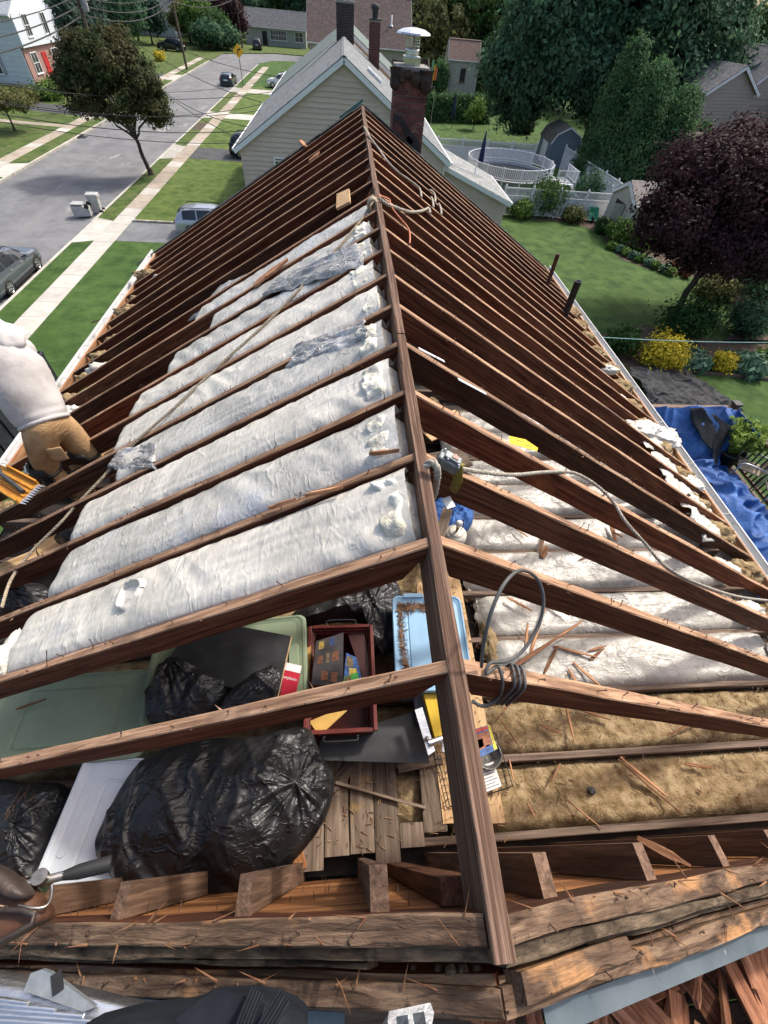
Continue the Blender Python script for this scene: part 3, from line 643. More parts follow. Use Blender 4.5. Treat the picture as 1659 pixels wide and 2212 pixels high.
chips(520, edge_fn, 'wood_chips', bt, 3, (.008, .05), CH)
o = chips(170, lambda q: (q.uniform(-.3, .95), q.uniform(0, .42), ZF + .03), 'wood_chips', None, 8, (.01, .06), CH); tag(o, 'small wood chips scattered over the grey attic planks', 'wood chips')
o = chips(500, lambda q: (q.uniform(1.0, 3.3), q.uniform(.06, .84), ZF - .02), 'wood_chips', None, 12, (.01, .05), CH); tag(o, 'small wood chips scattered over the brown mineral wool', 'wood chips')
o = chips(300, lambda q: (q.uniform(.55, 1.05), q.uniform(.5, 1.9), ZF + .036), 'wood_chips', None, 18, (.01, .05), CH); tag(o, 'small wood chips scattered along the fresh pine planks', 'wood chips')

# planks on the attic floor
for x0, x1, ya, yb in ((.565, .742, .10, 1.74), (.752, .945, .085, 1.80)):
    p = lumber('pine_plank', ((x0 + x1) / 2, ya, ZF + .03), ((x0 + x1) / 2 + .012, yb, ZF + .03), x1 - x0, .024, M['pine']); tag(p, 'fresh yellow pine plank laid on the joists under the ridge board', 'plank', 'pine planks under the ridge')
px_ = U(648, 1790, z=ZF + .022).x - .15
for i, (v0, v1) in enumerate(((1800, 1700), (1880, 1660), (1852, 1650), (1850, 1650), (1880, 1650), (1845, 1790), (1815, 1650))):
    w_ = .142; x = px_ + .147 * (i + .5); y0 = U(700, v0, z=ZF + .022).y; y1 = .52 if v1 <= 1660 else U(700, v1, z=ZF + .022).y
    o = rough_beam('floor_plank', (x, y0, ZF + .022 + rr(0, .004)), (x + rr(-.006, .006), y1, ZF + .022), w_, .02, [M['plank'], M['plank']], None, seg=8, jit=.003, chip=.004); tag(o, 'short grey weathered plank on the attic floor by the gable wall', 'plank', 'grey attic floor planks')
for (a, b, w_, z, lab) in (((715, 1705), (760, 1650), .07, ZF + .045, 'small grey plank offcut lying across the floor planks'), ((860, 1660), (955, 1640), .05, ZF + .05, 'thin grey board offcut beside the black panel'),
                           ((725, 1690), (920, 1745), .018, ZF + .06, 'long thin dark batten lying across the floor planks'), ((640, 1840), (650, 1880), .07, ZF + .06, 'short splintered red board end beside the black bin bag'),
                           ((520, 1125 + 20), (560, 1060 + 20), .02, -2.0, None), ((80, 1190), (232, 1115), .17, ZF + .10, 'fresh pine board in the open bay left of the hemp rope'), ((-40, 1250), (80, 1200), .16, ZF + .09, 'fresh pine board under the lower end of the hemp rope'),
                           ((150, 1010), (330, 925), .05, ZF + .35, 'fresh pine batten between the rafters behind the worker'), ((560, 1065), (580, 1050), .02, -2.2, None)):
    if lab is None: continue
    o = rough_beam('board_offcut', U(*a, z=z), U(*b, z=z), w_, .02, [M['pine'] if 'pine' in lab else M['plank']] * 2 if 'red' not in lab else [M['sheath']] * 2, None, seg=8, jit=.002, chip=.003); tag(o, lab, 'board')
# black panel on the floor and on the green box
PN = NM('charcoal_panel', [(.3, (.022, .023, .025)), (.7, (.038, .039, .042))], 10, rough=.42, rvar=.08, spots=[(60, .70, .03, (.16, .13, .10))])
A = [U(u, v, z=-2.98) for u, v in ((690, 1600), (905, 1535), (928, 1650), (690, 1643))]
mb = MB(); mb.prism(A, (0, 0, .014)); tag(mb.build('charcoal_board', PN, loc=A[0]), 'flat charcoal panel lying on the attic floor below the burgundy crate', 'panel')
A = [U(u, v, z=-2.70) for u, v in ((600, 1510), (630, 1376), (430, 1338), (345, 1450))]
t = thing('charcoal_board', 'charcoal panel with a pale edge lying across the green storage box', 'panel', A[0]); mb = MB(); mb.prism(A, (0, 0, .014)); mb.build('board', PN, t)
d = (A[1] - A[0]).normalized(); mb = MB(); mb.bar(A[0] + Vector((.002, 0, .0155)), A[1] + Vector((.002, 0, .0155)), .006, .004); mb.build('edge_band', M['pine'], t)
# red photo album
A = [U(u, v, z=-2.735) for u, v in ((605, 1508), (618, 1432), (652, 1440), (636, 1516))]
t = thing('photo_album', 'red and white photo folder standing beside the charcoal panel', 'folder', A[0])
mb = MB(); mb.prism(A, (0, 0, .012)); mb.build('cover', flat('red_print', (.46, .022, .045), .35), t)
mb = MB(); B = [A[0] * .02 + A[1] * .98, A[1], A[2], A[3] * .02 + A[2] * .98]; B = [A[1] + (A[0] - A[1]) * .22, A[1], A[2], A[2] + (A[3] - A[2]) * .22]
mb.prism([p + Vector((0, 0, .0125)) for p in B], (0, 0, .001)); mb.build('white_band', flat('white_print', (.75, .72, .72), .4), t)
ca = A[1] + (A[3] - A[1]) * .42; ax = (A[2] - A[1]).normalized()
mx = Matrix.Translation(ca + Vector((0, 0, .0135))) @ Matrix.Rotation(math.atan2(ax.y, ax.x), 4, 'Z')
text_mesh('ourphoto', .026, flat('white_print2', (.8, .78, .78), .4), t, mx, .0004)
# burgundy crate and its contents
BU = NM('burgundy_lacquer', [(.3, (.10, .018, .014)), (.7, (.16, .03, .022))], 8, rough=.35, rvar=.08)
cx, cy, cw, cl, zt, zb = -.045, .90, .43, .67, -2.80, ZF + .02
cr = thing('storage_crate', 'burgundy open crate with iron handles, full of games and books', 'crate', (cx, cy, zb))
yw = -.04
for i, sgn in enumerate((-1, 1)):
    for axis in (0, 1):
        mb = MB()
        for j, (o_, z0, z1) in enumerate(((0, zb, zt - .06), (.008, zt - .06, zt - .03), (.016, zt - .03, zt))):
            if axis == 0: mb.box((cx + sgn * (cw / 2 - .02 + o_), cy, (z0 + z1) / 2), (.022, cl - .03 + 2 * o_, z1 - z0))
            else: mb.box((cx, cy + sgn * (cl / 2 - .02 + o_), (z0 + z1) / 2), (cw - .075 + 2 * o_, .022, z1 - z0))
        mb.build('side_panel', BU, cr, bevel=.002)
mb = MB(); mb.box((cx, cy, zb + .005), (cw - .05, cl - .05, .01)); mb.build('bottom', BU, cr)
for sgn in (-1, 1):
    y = cy + sgn * (cl / 2 + .018); mb = MB()
    mb.tube(smooth_path([(cx - .10, y, zt - .03), (cx - .10, y + sgn * .025, zt - .02), (cx - .05, y + sgn * .03, zt - .015), (cx + .05, y + sgn * .03, zt - .015), (cx + .10, y + sgn * .025, zt - .02), (cx + .10, y, zt - .03)], 4), .006, 8)
    for k in (-.1, .1): mb.lathe([(0, -.01), (.012, -.01), (.012, .01), (0, .01)], 8, (cx + k, y, zt - .03))
    mb.build('handle', M['black'], cr)
def slab(pts, z, th, mat, name, label, cat, extra=None):
    A = [U(u, v, z=z) for u, v in pts]; t = thing(name, label, cat, A[0]); mb = MB(); mb.prism([p - Vector((0, 0, th)) for p in A], (0, 0, th)); mb.build('body', mat, t, bevel=.0015)
    def quad(u0, v0, u1, v1, h=.0006):
        P_ = lambda a, b: (A[0] * (1 - a) + A[3] * a) * (1 - b) + (A[1] * (1 - a) + A[2] * a) * b
        return [P_(u0, v0) + Vector((0, 0, h)), P_(u1, v0) + Vector((0, 0, h)), P_(u1, v1) + Vector((0, 0, h)), P_(u0, v1) + Vector((0, 0, h))]
    for (u0, v0, u1, v1, c) in (extra or []):
        mb = MB(); mb.prism(quad(u0, v0, u1, v1), (0, 0, .0006)); mb.build('printed_picture', flat('print_%d' % R.randrange(9999), c, .4, var=.45, scale=60), t)
    return t
DK = NM('dark_game_box', [(.3, (.018, .017, .022)), (.7, (.045, .040, .042))], 14, rough=.4, spots=[(30, .62, .08, (.09, .06, .03))])
OR, BL2, YE, GO = (.13, .05, .025), (.02, .04, .12), (.26, .18, .04), (.13, .09, .045)
slab([(672, 1480), (683, 1385), (742, 1366), (740, 1480)], -2.70, .07, DK, 'game_box', 'dark board game box with small pictures, lying in the burgundy crate', 'box', [(.12, .78, .30, .95, YE), (.5, .8, .68, .96, BL2), (.12, .45, .3, .62, OR), (.42, .45, .52, .66, GO), (.62, .46, .85, .66, OR), (.3, .1, .5, .28, OR), (.62, .06, .82, .24, OR)])
slab([(742, 1470), (748, 1410), (770, 1420), (782, 1466)], -2.80, .03, flat('blue_book', (.03, .08, .22), .35, var=.5, scale=40), 'book', 'blue and gold picture book beside the game box in the burgundy crate', 'book', [(.1, .5, .6, .9, GO), (.3, .1, .8, .45, (.4, .3, .06))])
slab([(740, 1478), (744, 1462), (772, 1452), (778, 1476)], -2.78, .02, flat('green_book', (.06, .33, .06), .35), 'book', 'bright green picture book under the gold one in the burgundy crate', 'book', [(.05, .4, .5, .95, GO)])
slab([(752, 1372), (786, 1358), (800, 1455), (786, 1470)], -2.86, .04, flat('wine_album', (.055, .018, .018), .3), 'book', 'large wine coloured album standing at the side of the burgundy crate', 'book')
slab([(655, 1480), (662, 1400), (672, 1395), (668, 1480)], -2.79, .02, flat('manila', (.52, .30, .08), .6), 'envelope', 'orange paper envelope tucked beside the dark game box', 'envelope')
slab([(690, 1590), (668, 1558), (735, 1530), (750, 1535)], -2.86, .012, flat('manila2', (.55, .33, .08), .6), 'envelope', 'orange paper envelope sticking out of the near end of the crate', 'envelope')
# bin bags
def bag(pts, z0, hgt, name, label, knot=None, seed=1.0, nr=34, na=110, amp=.022, group=None):
    P_ = [U(u, v, z=z0) for u, v in pts]; P_ = smooth_path(P_ + [P_[0]], 10)[:-1]; cen = sum(P_, Vector()) / len(P_)
    kn = U(*knot, z=z0 + hgt) if knot else cen
    mb = MB()
    def fn(a, b):
        i = b * len(P_); j = int(i) % len(P_); f = i - int(i); e = P_[j] * (1 - f) + P_[(j + 1) % len(P_)] * f
        base = cen + (kn - cen) * .55 * (1 - a)
        p_ = base + (e - base) * a; th = b * 2 * math.pi
        h = hgt * (1 - a ** 2.4) ** .8 * (1 + .45 * N3((p_.x * 2.6, p_.y * 2.6, seed + 30)))
        wx_ = p_.x + .12 * N3((p_.x * 3, p_.y * 3, seed + 7)); wy_ = p_.y + .12 * N3((p_.x * 3, p_.y * 3, seed + 17)); dk_ = (p_ - Vector((kn.x, kn.y, p_.z))); ra = math.atan2(dk_.y, dk_.x)
        w1 = max(0, 1 - 2.5 * abs(N3((math.cos(ra) * 3.5, math.sin(ra) * 3.5, seed + a)))) * max(0, 1 - dk_.length * 2.2)
        w2 = max(0, 1 - 3 * abs(N3((wx_ * 5 + wy_ * 2, wy_ * 3.2, seed)))); w3 = max(0, 1 - 3.4 * abs(N3((wx_ * 11, wy_ * 8 - wx_ * 5, seed + 2)))); w4 = max(0, 1 - 4 * abs(N3((wx_ * 24 + wy_ * 9, wy_ * 20, seed + 4))))
        h += amp * (w1 * .9 + w2 * 1.1 + w3 * .45 + w4 * .1) * (1 if a < .97 else .3)
        return Vector((p_.x, p_.y, z0 + h - (.03 if a > .99 else 0)))
    mb.grid(nr, na, fn)
    return tag(mb.build(name, M['bag'], loc=(cen.x, cen.y, z0), fix=False), label, 'bin bag', group)
bag([(208, 1850), (215, 1790), (300, 1650), (420, 1600), (560, 1590), (660, 1570), (690, 1620), (722, 1690), (690, 1790), (590, 1900), (480, 1950), (380, 1950), (290, 1970), (270, 1940)], -2.78, .19, 'bin_bag', 'big shiny black bin bag lying over the white storage box', (640, 1690), 2.0, 80, 230, .026)
bag([(320, 1560), (318, 1500), (350, 1440), (400, 1420), (450, 1455), (500, 1480), (460, 1540), (400, 1575)], -2.74, .13, 'bin_bag', 'black bin bag bunched up on the green storage box by the charcoal panel', (360, 1410), 5.0, 34, 110, .028)
bag([(470, 1540), (500, 1490), (560, 1450), (600, 1440), (606, 1490), (560, 1525)], -2.70, .05, 'bin_bag', 'thin black bin liner spread over the charcoal panel', (590, 1450), 9.0, 24, 80, .016)
bag([(600, 1370), (640, 1320), (740, 1260), (850, 1250), (870, 1330), (830, 1420), (800, 1350), (700, 1345)], -2.95, .12, 'bin_bag', 'black bin bag crumpled behind the burgundy crate and the blue box', (800, 1300), 7.0, 36, 120, .026)
bag([(-30, 1920), (-30, 1700), (60, 1690), (140, 1700), (130, 1800), (90, 1930)], -2.95, .1, 'bin_bag', 'flat black bin bag left of the white storage box', None, 11.0, 30, 90, .02)
bag([(-10, 1330), (30, 1280), (90, 1262), (110, 1290), (60, 1330)], -2.9, .1, 'bin_bag', 'black bin bag in the open bay beside the lower end of the hemp rope', None, 14.0, 24, 80, .02)
bag([(120, 1170), (150, 1150), (210, 1130), (230, 1150), (170, 1180)], -3.0, .1, 'bin_bag', 'small black bin bag beside the pine board under the hemp rope', None, 17.0, 24, 80, .02)
tag(chips(5, lambda q: tuple(U(q.uniform(0, 40), q.uniform(1765, 1785), z=-2.83)), 'wood_shavings', None, 77, (.10, .17), M['splinter']), 'splintered cedar shavings lying on the flat black bin bag', 'wood shavings')
# yellow spirit level box, metal bracket
YL = flat('yellow_plastic', (.62, .40, .02), .4)
t = thing('tool_case', 'yellow ribbed plastic tool case half hidden behind the ridge board', 'tool case', U(945, 1600, z=-2.95))
for i in range(5):
    a = U(918 + i * 9, 1500, z=-2.80); b = U(942 + i * 9, 1592, z=-2.82); mb = MB(); mb.bar(a, b, .030, .05); mb.build('rib', YL, t, bevel=.004)
a = U(962, 1590, z=-2.80); mb = MB(); mb.tube([a, U(958, 1625, z=-2.80)], .016, 10); mb.build('knob', flat('pale_plastic', (.55, .57, .58), .4), t)
t = thing('metal_bracket', 'bright metal post bracket lying beside the yellow tool case', 'bracket', U(920, 1600, z=-2.9))
A = [U(u, v, z=zz) for u, v, zz in ((896, 1534, -2.78), (912, 1528, -2.78), (940, 1622, -2.80), (925, 1632, -2.80))]
mb = MB(); mb.prism(A, (0, 0, .004)); mb.build('plate', M['alu'], t)
mb = MB(); mb.tube([U(925, 1606, z=-2.78), U(965, 1592, z=-2.80)], .02, 14); mb.build('tube', M['alu'], t)
mb = MB(); mb.lathe([(0, -.01), (.012, -.01), (.014, .006), (0, .012)], 8, U(922, 1596, z=-2.765)); mb.build('bolt', M['alu'], t)
# wire basket with booklet, bowl and leaflet
t = thing('wire_basket', 'black wire basket on the pine planks beside the ridge board', 'basket', U(1060, 1700, z=ZF + .04))
bx = [U(u, v, z=ZF + .05) for u, v in ((930, 1600), (1062, 1590), (1098, 1702), (965, 1745))]
for lev, zz in (('bottom', ZF + .05), ('rim', ZF + .15)):
    mb = MB(); P_ = [Vector((p.x, p.y, zz)) for p in bx]
    for i in range(4): mb.tube([P_[i], P_[(i + 1) % 4]], .0028, 5)
    mb.build(lev + '_wire', M['black'], t)
mb = MB()
for i in range(4):
    for j in range(1, 10):
        f = j / 10; p_ = bx[i].lerp(bx[(i + 1) % 4], f); mb.tube([Vector((p_.x, p_.y, ZF + .05)), Vector((p_.x, p_.y, ZF + .15))], .0014, 4)
        if i < 2: o_ = bx[(3 - i) if i == 0 else 0].lerp(bx[2] if i == 0 else bx[3], f); mb.tube([Vector((p_.x, p_.y, ZF + .05)), Vector((o_.x, o_.y, ZF + .05))], .0014, 4)
mb.build('mesh_wires', M['black'], t, kind='stuff')
slab([(1030, 1640), (1025, 1575), (1058, 1565), (1075, 1618)], ZF + .17, .012, flat('booklet_blue', (.06, .13, .32), .35, var=.4, scale=30), 'booklet', 'colourful booklet with a yellow edge lying on the metal bowl', 'booklet', [(.05, .25, .8, .8, (.36, .13, .06)), (.05, .85, .8, .98, (.5, .05, .04)), (.84, .02, .99, .98, (.66, .52, .04)), (.1, .3, .4, .6, (.45, .33, .12)), (.5, .1, .7, .3, (.04, .09, .3))])
p = U(1048, 1632, z=ZF + .07); t = thing('metal_bowl', 'dull metal bowl in the wire basket under the booklet', 'bowl', p); mb = MB(); mb.lathe([(0, 0), (.05, 0), (.085, .05), (.09, .07), (.083, .066), (.047, .008), (0, .006)], 24, p); mb.build('bowl', flat('dull_pewter', (.22, .21, .19), .4, .7), t)
t = slab([(1048, 1712), (1036, 1655), (1066, 1645), (1084, 1698)], ZF + .10, .002, flat('paper', (.70, .69, .67), .7), 'leaflet', 'white printed leaflet in the near corner of the wire basket', 'leaflet', [(.1, .1 + .12 * i, .9 - .2 * (i % 2), .13 + .12 * i, (.12, .12, .13)) for i in range(7)])
# lamp base, tarp scrap
p = U(985, 1152, z=-2.93); t = thing('table_lamp', 'cream ceramic lamp base with a bare bulb and no shade', 'lamp', p)
mb = MB(); mb.lathe([(0, -.12), (.09, -.12), (.10, -.04), (.095, .0), (.08, .016), (.065, .02), (.062, .032), (.05, .036), (0, .038)], 28, p); mb.build('base', flat('cream_ceramic', (.60, .57, .49), .3), t)
mb = MB(); mb.lathe([(.012, .03), (.012, .07), (.015, .07), (.015, .09), (0, .09)], 12, p); mb.build('socket', flat('brass', (.35, .24, .10), .35, .8), t)
q_ = p + Vector((.0, 0, .09)); mb = MB(); mb.lathe([(.013, 0), (.016, .012), (.029, .034), (.031, .05), (.024, .07), (.01, .079), (0, .08)], 16, q_); mb.build('bulb', flat('opal_glass', (.8, .8, .78), .2), t)
mb = MB(); mb.tube([p + Vector((.025, -.01, .05)), p + Vector((.04, -.01, .12)), p + Vector((.02, -.01, .19))], .003, 6); mb.lathe([(0, 0), (.007, .003), (.007, .012), (0, .016)], 8, p + Vector((.02, -.01, .19))); mb.build('harp', M['iron'], t)
bag([(935, 1090), (960, 1075), (1016, 1090), (1020, 1130), (985, 1160), (940, 1130)], -3.05, .03, 'tarp_scrap', 'crumpled piece of blue tarpaulin behind the lamp base', None, 21.0, 20, 60, .03)
o = bpy.data.objects[[o.name for o in COL.objects if o.name.startswith('tarp_scrap')][0]]; o.data.materials.clear(); o.data.materials.append(M['tarp']); o['category'] = 'tarpaulin'
o = lumber('board_offcut', U(940, 1190, z=-2.85), U(968, 1098, z=-2.85), .09, .02, M['plank']); tag(o, 'grey board standing beside the blue tarpaulin piece and lamp base', 'board')
for (a, b, w_, m_, lab) in (((915, 935), (1000, 900), .3, 'pine', 'tan sheet of board on the attic floor beyond the grey rope tool'), ((930, 1000), (1010, 985), .28, 'plank', 'brown board sheet on the attic floor under the grey rope tool')):
    o = lumber('floor_sheet', U(*a, z=ZF + .06), U(*b, z=ZF + .06), w_, .015, M[m_]); tag(o, lab, 'board')
lump(U(930, 885, z=-2.95), .14, M['brown_wool'], 'wool_tuft', 'ochre clump of wool beside the ridge board on the attic floor', 'insulation', None, 31.0, (1, 1, .6), .5, 16)
# ------------------------------------------------------------------ ropes and cables
def rope_obj(pts, r_, mat, name, label, n=10, cat='rope', sub=10, twist=True, group=None):
    P_ = smooth_path(pts, sub); mb = MB(); 
    if twist:
        Q = []; 
        tot = 0
        rs = []
        dens = []
        for i in range(len(P_) - 1):
            L = (P_[i + 1] - P_[i]).length; k = max(1, int(L / (r_ * .9)))
            for j in range(k): dens.append(P_[i].lerp(P_[i + 1], j / k))
        dens.append(P_[-1])
        for st in range(3):                     # three laid strands
            path = []; ref = Vector((.2, .3, .9)); s = 0
            for i, p_ in enumerate(dens):
                d = (dens[min(i + 1, len(dens) - 1)] - dens[max(i - 1, 0)]).normalized(); x = ref.cross(d).normalized(); y = d.cross(x); ref = y
                if i: s += (p_ - dens[i - 1]).length
                a = s / (r_ * 5.5) * 2 * math.pi + st * 2.094
                path.append(p_ + (x * math.cos(a) + y * math.sin(a)) * r_ * .5)
            mb.tube(path, r_ * .56, 6)
    else: mb.tube(P_, r_, n)
    return tag(mb.build(name, mat, loc=P_[0], fix=False), label, cat, group)
L_ = lambda *pp, o=.018: [UL(u, v, o) for u, v in pp]
Rr = lambda *pp, o=.018: [UR(u, v, o) for u, v in pp]
rope_obj(L_((808, 432), (780, 475), (735, 530), (668, 600), (640, 632), (560, 712), (490, 775), (430, 830), (372, 885), (300, 948)) + L_((262, 985), (225, 1028), (170, 1085), (130, 1130), (70, 1190), (25, 1250), (4, 1312), o=-.01), .0105, M['rope'], 'hemp_rope', 'long hemp rope running from the ridge down across the left rafters')
px1 = lambda zx, zy: ((860 + .1808 * zx) / 1.15732, (240 + .1808 * zy) / 1.15732)
rope_obj(Rr(*[px1(*p) for p in ((275, 430), (320, 500), (350, 560), (410, 640), (480, 730), (560, 850), (650, 960), (770, 1070), (900, 1160), (990, 1230), (1050, 1290), (1072, 1400))], o=.025), .0115, M['rope_w'], 'pale_rope', 'pale rope tied to the far end of the ridge and running down the right rafters')
rope_obj(Rr(*[px1(*p) for p in ((480, 1410), (600, 1500), (700, 1535), (820, 1580), (930, 1605), (1030, 1600), (1110, 1580), (1165, 1552), (1185, 1590), (1190, 1620))], o=.035), .0135, M['rope_w'], 'pale_rope', 'thick pale rope end lying across rafters beside the orange cord')
for i, pp in enumerate((((1180, 1305), (1225, 1320), (1258, 1380), (1262, 1470)), ((1205, 1400), (1225, 1440), (1238, 1540)), ((1310, 1490), (1335, 1540), (1350, 1640)))):
    rope_obj(Rr(*[px1(*p) for p in pp], o=.04), .012, M['rope_w'], 'rope_loop', 'short loop of pale rope standing up between the far right rafters', group='rope loops between the far right rafters')
rope_obj(Rr(*[px1(*p) for p in ((470, 1380), (560, 1400), (630, 1440), (640, 1500), (700, 1600), (790, 1710), (860, 1790), (900, 1860), (912, 1950), (908, 2040))], o=.03), .007, M['orange_cable'], 'orange_cord', 'thin orange cord hanging from the ridge over the right rafters', twist=False, cat='cord')
p = U(805, 432, z=ZR + .03)
mb = MB()
for i in range(4): mb.tube([p + Vector((.034 * math.cos(a) , .03 * (i - 1.5) * .7, -.04 + .05 * math.sin(a))) for a in [j * math.pi / 8 for j in range(17)]], .013, 7)
tag(mb.build('rope_knot', M['rope'], loc=p), 'hemp rope wound and knotted over the ridge board', 'rope knot')
rope_obj([U(918, 1008, z=ZR + .03), U(935, 998, z=ZR + .05), U(945, 1020, z=ZR + .02), U(940, 1060, z=ZR - .12), U(935, 1075, z=ZR - .2)], .014, M['rope_w'], 'pale_rope', 'pale rope looped over the ridge board beside the grey rope tool')
rope_obj([U(985, 1010, z=ZR - .06)] + Rr((1040, 1020), (1110, 1026), (1180, 1020), (1240, 1022), (1290, 1050), (1325, 1085), (1350, 1125), (1390, 1170), (1440, 1225), (1510, 1262), (1600, 1290), (1690, 1300), o=.016), .0105, M['rope_w'], 'pale_rope', 'long pale rope stretched from the grey rope tool across the right rafters')
# rope grab tool
p = U(968, 998, z=ZR - .03); t = thing('rope_grab', 'grey metal rope grab with an olive strap, hooked on the ridge', 'tool', p)
rt = Matrix.Rotation(math.radians(-24), 3, 'Z') @ Matrix.Rotation(math.radians(18), 3, 'Y'); gm = NM('grey_cast_metal', [(.3, (.13, .155, .16)), (.7, (.22, .245, .25))], 30, rough=.5, metal=.35, bump=.2, bscale=80)
mb = MB(); mb.box(p, (.095, .058, .05), rt); mb.build('housing', gm, t, bevel=.008)
mb = MB(); mb.box(p + rt @ Vector((.005, .0, .03)), (.07, .036, .016), rt); mb.build('cover_plate', gm, t, bevel=.004)
for i in range(4):
    mb = MB(); mb.lathe([(0, 0), (.006, 0), (.006, .005), (0, .006)], 8, p + rt @ Vector((-.036 + .024 * i, .02 * (-1) ** i, .03)), rot=rt); mb.build('bolt', M['alu'], t)
mb = MB(); mb.box(p + rt @ Vector((.012, .002, .04)), (.026, .02, .004), rt); mb.build('label_plate', flat('red_green_label', (.3, .16, .12), .5), t)
sp = smooth_path([p + Vector((.05, .0, .0)), U(990, 1005, z=ZR - .03), U(988, 1040, z=ZR - .1), U(975, 1062, z=ZR - .2)], 8); mb = MB()
olv = flat('olive_strap', (.20, .17, .03), .8, var=.25, scale=40)
wv = Vector((.8, -.5, 0)).normalized() * .02
mb.loft([[q_ - wv, q_ + wv, q_ + wv + Vector((-.002, -.004, 0)), q_ - wv + Vector((-.002, -.004, 0))] for q_ in sp]); mb.build('strap', olv, t)
A = [U(u, v, z=ZR - .2) for u, v in ((954, 1078), (972, 1072), (984, 1094), (966, 1100))]; mb = MB(); mb.prism(A, (0, 0, .002)); mb.build('tag', flat('white_tag', (.72, .73, .72), .6), t)
# grey cable loop
zc = lambda u, v, o: UR(u, v, o)
rope_obj([zc(1040, 1440, .03), zc(1045, 1390, .12), zc(1062, 1320, .2), zc(1090, 1260, .25), zc(1125, 1232, .26), zc(1160, 1250, .24), zc(1174, 1295, .2), zc(1164, 1350, .14), zc(1130, 1405, .08), zc(1095, 1428, .05), zc(1060, 1432, .04),
          zc(1050, 1455, .02), zc(1075, 1440, .03), zc(1085, 1470, .02), zc(1078, 1505, -.06), zc(1045, 1525, -.1), zc(1022, 1515, -.04)], .0050, M['cable'], 'grey_cable', 'stiff dark grey cable in a big loop wound around the second rafter', twist=False, cat='cable')
for i in range(3):
    y = YK[0]; x = .47 + i * .019; mb = MB(); zz = zr(x)
    mb.tube(smooth_path([(x, y - .034, zz - .17), (x, y - .036, zz - .06), (x + .004, y - .026, zz + .008), (x + .008, y + .026, zz + .008), (x + .01, y + .036, zz - .06), (x + .012, y + .032, zz - .17), (x + .006, y, zz - .2), (x + .003, y - .03, zz - .175)], 5), .0050, 10)
    tag(mb.build('cable_turn', M['cable'], loc=(x, y, zz), fix=False), 'turn of dark grey cable wrapped around the rafter at the cable loop', 'cable', 'cable turns around the rafter')
# ------------------------------------------------------------------ splinters and scraps
SP = [(1135, 1400, 1140, 1345), (1128, 1465, 1185, 1290), (1195, 1395, 1290, 1420), (1175, 1455, 1205, 1395), (1228, 1445, 1255, 1490), (1238, 1430, 1300, 1485), (1272, 1405, 1310, 1395), (1275, 1425, 1305, 1400), (1180, 1300, 1230, 1330), (1095, 1290, 1150, 1320)]
def splint(A, B, w_, label, group, mat=None, h=.008, name='wood_splinter'):
    A, B = Vector(A), Vector(B); d = (B - A).normalized(); s = d.cross(Vector((0, 0, 1))).normalized(); mb = MB(); rings = []; sd = rr(0, 99)
    for i in range(7):
        f = i / 6; ww = w_ * (.25 + .9 * math.sin(math.pi * min(1, f * .8 + .14))) * (1 + .4 * N3((f * 4, sd, 0))); p_ = A.lerp(B, f) + Vector((0, 0, .004 * N3((f * 3, sd, 5))))
        rings.append([p_ - s * ww, p_ + s * ww, p_ + s * ww * .8 + Vector((0, 0, h)), p_ - s * ww * .7 + Vector((0, 0, h * .8))])
    mx, _ = frame(A, B); mb.loft(rings); inv = mx.inverted(); mb.v = [tuple(inv @ Vector(v)) for v in mb.v]
    o = mb.build(name, mat or M['splinter']); o.matrix_basis = mx; WM[o.name] = mx.copy(); return tag(o, label, 'splinter', group)
for (u0, v0, u1, v1) in SP: splint(U(u0, v0, z=ZF + .07), U(u1, v1, z=ZF + .085), rr(.006, .014), 'reddish wood splinter lying on the white batts under the grey cable loop', 'splinters on the white batts')
for (u0, v0, u1, v1, w_) in ((1165, 1190, 1185, 1130, .012), (1170, 1205, 1180, 1180, .03), (1330, 1170, 1318, 1125, .02), (1345, 1160, 1325, 1150, .012), (1110, 1140, 1140, 1160, .006), (1250, 1210, 1290, 1190, .006)): splint(U(u0, v0, z=ZF + .075), U(u1, v1, z=ZF + .09), w_, 'reddish wood splinter lying on the white batts beyond the lamp base', 'splinters on the white batts beyond the lamp')
for (u0, v0, u1, v1) in ((1075, 1545, 1130, 1625), (1085, 1540, 1112, 1510), (1222, 1520, 1240, 1600), (1165, 1565, 1215, 1585), (1245, 1530, 1320, 1555), (1335, 1640, 1475, 1760), (1215, 1720, 1300, 1790), (1340, 1635, 1440, 1720), (1480, 1650, 1545, 1660), (1210, 1650, 1190, 1690), (1140, 1735, 1155, 1765), (1440, 1590, 1520, 1550), (1100, 1640, 1110, 1690)):
    splint(U(u0, v0, z=ZF + .005), U(u1, v1, z=ZF + .014), rr(.004, .009), 'thin dark wood splinter lying on the brown mineral wool', 'splinters on the mineral wool')
for (u0, v0, u1, v1, z0, z1, w_) in ((1065, 1470, 1260, 1340, ZF + .1, ZF + .14, .012), (1375, 1810, 1490, 1870, -1.7, -1.62, .014)): splint(U(u0, v0, z=z0), U(u1, v1, z=z1), w_, 'long thin sliver of wood bridging the white batts beside the cable' if u0 < 1200 else 'long pale sliver of wood leaning on the near right gable rafter', None)
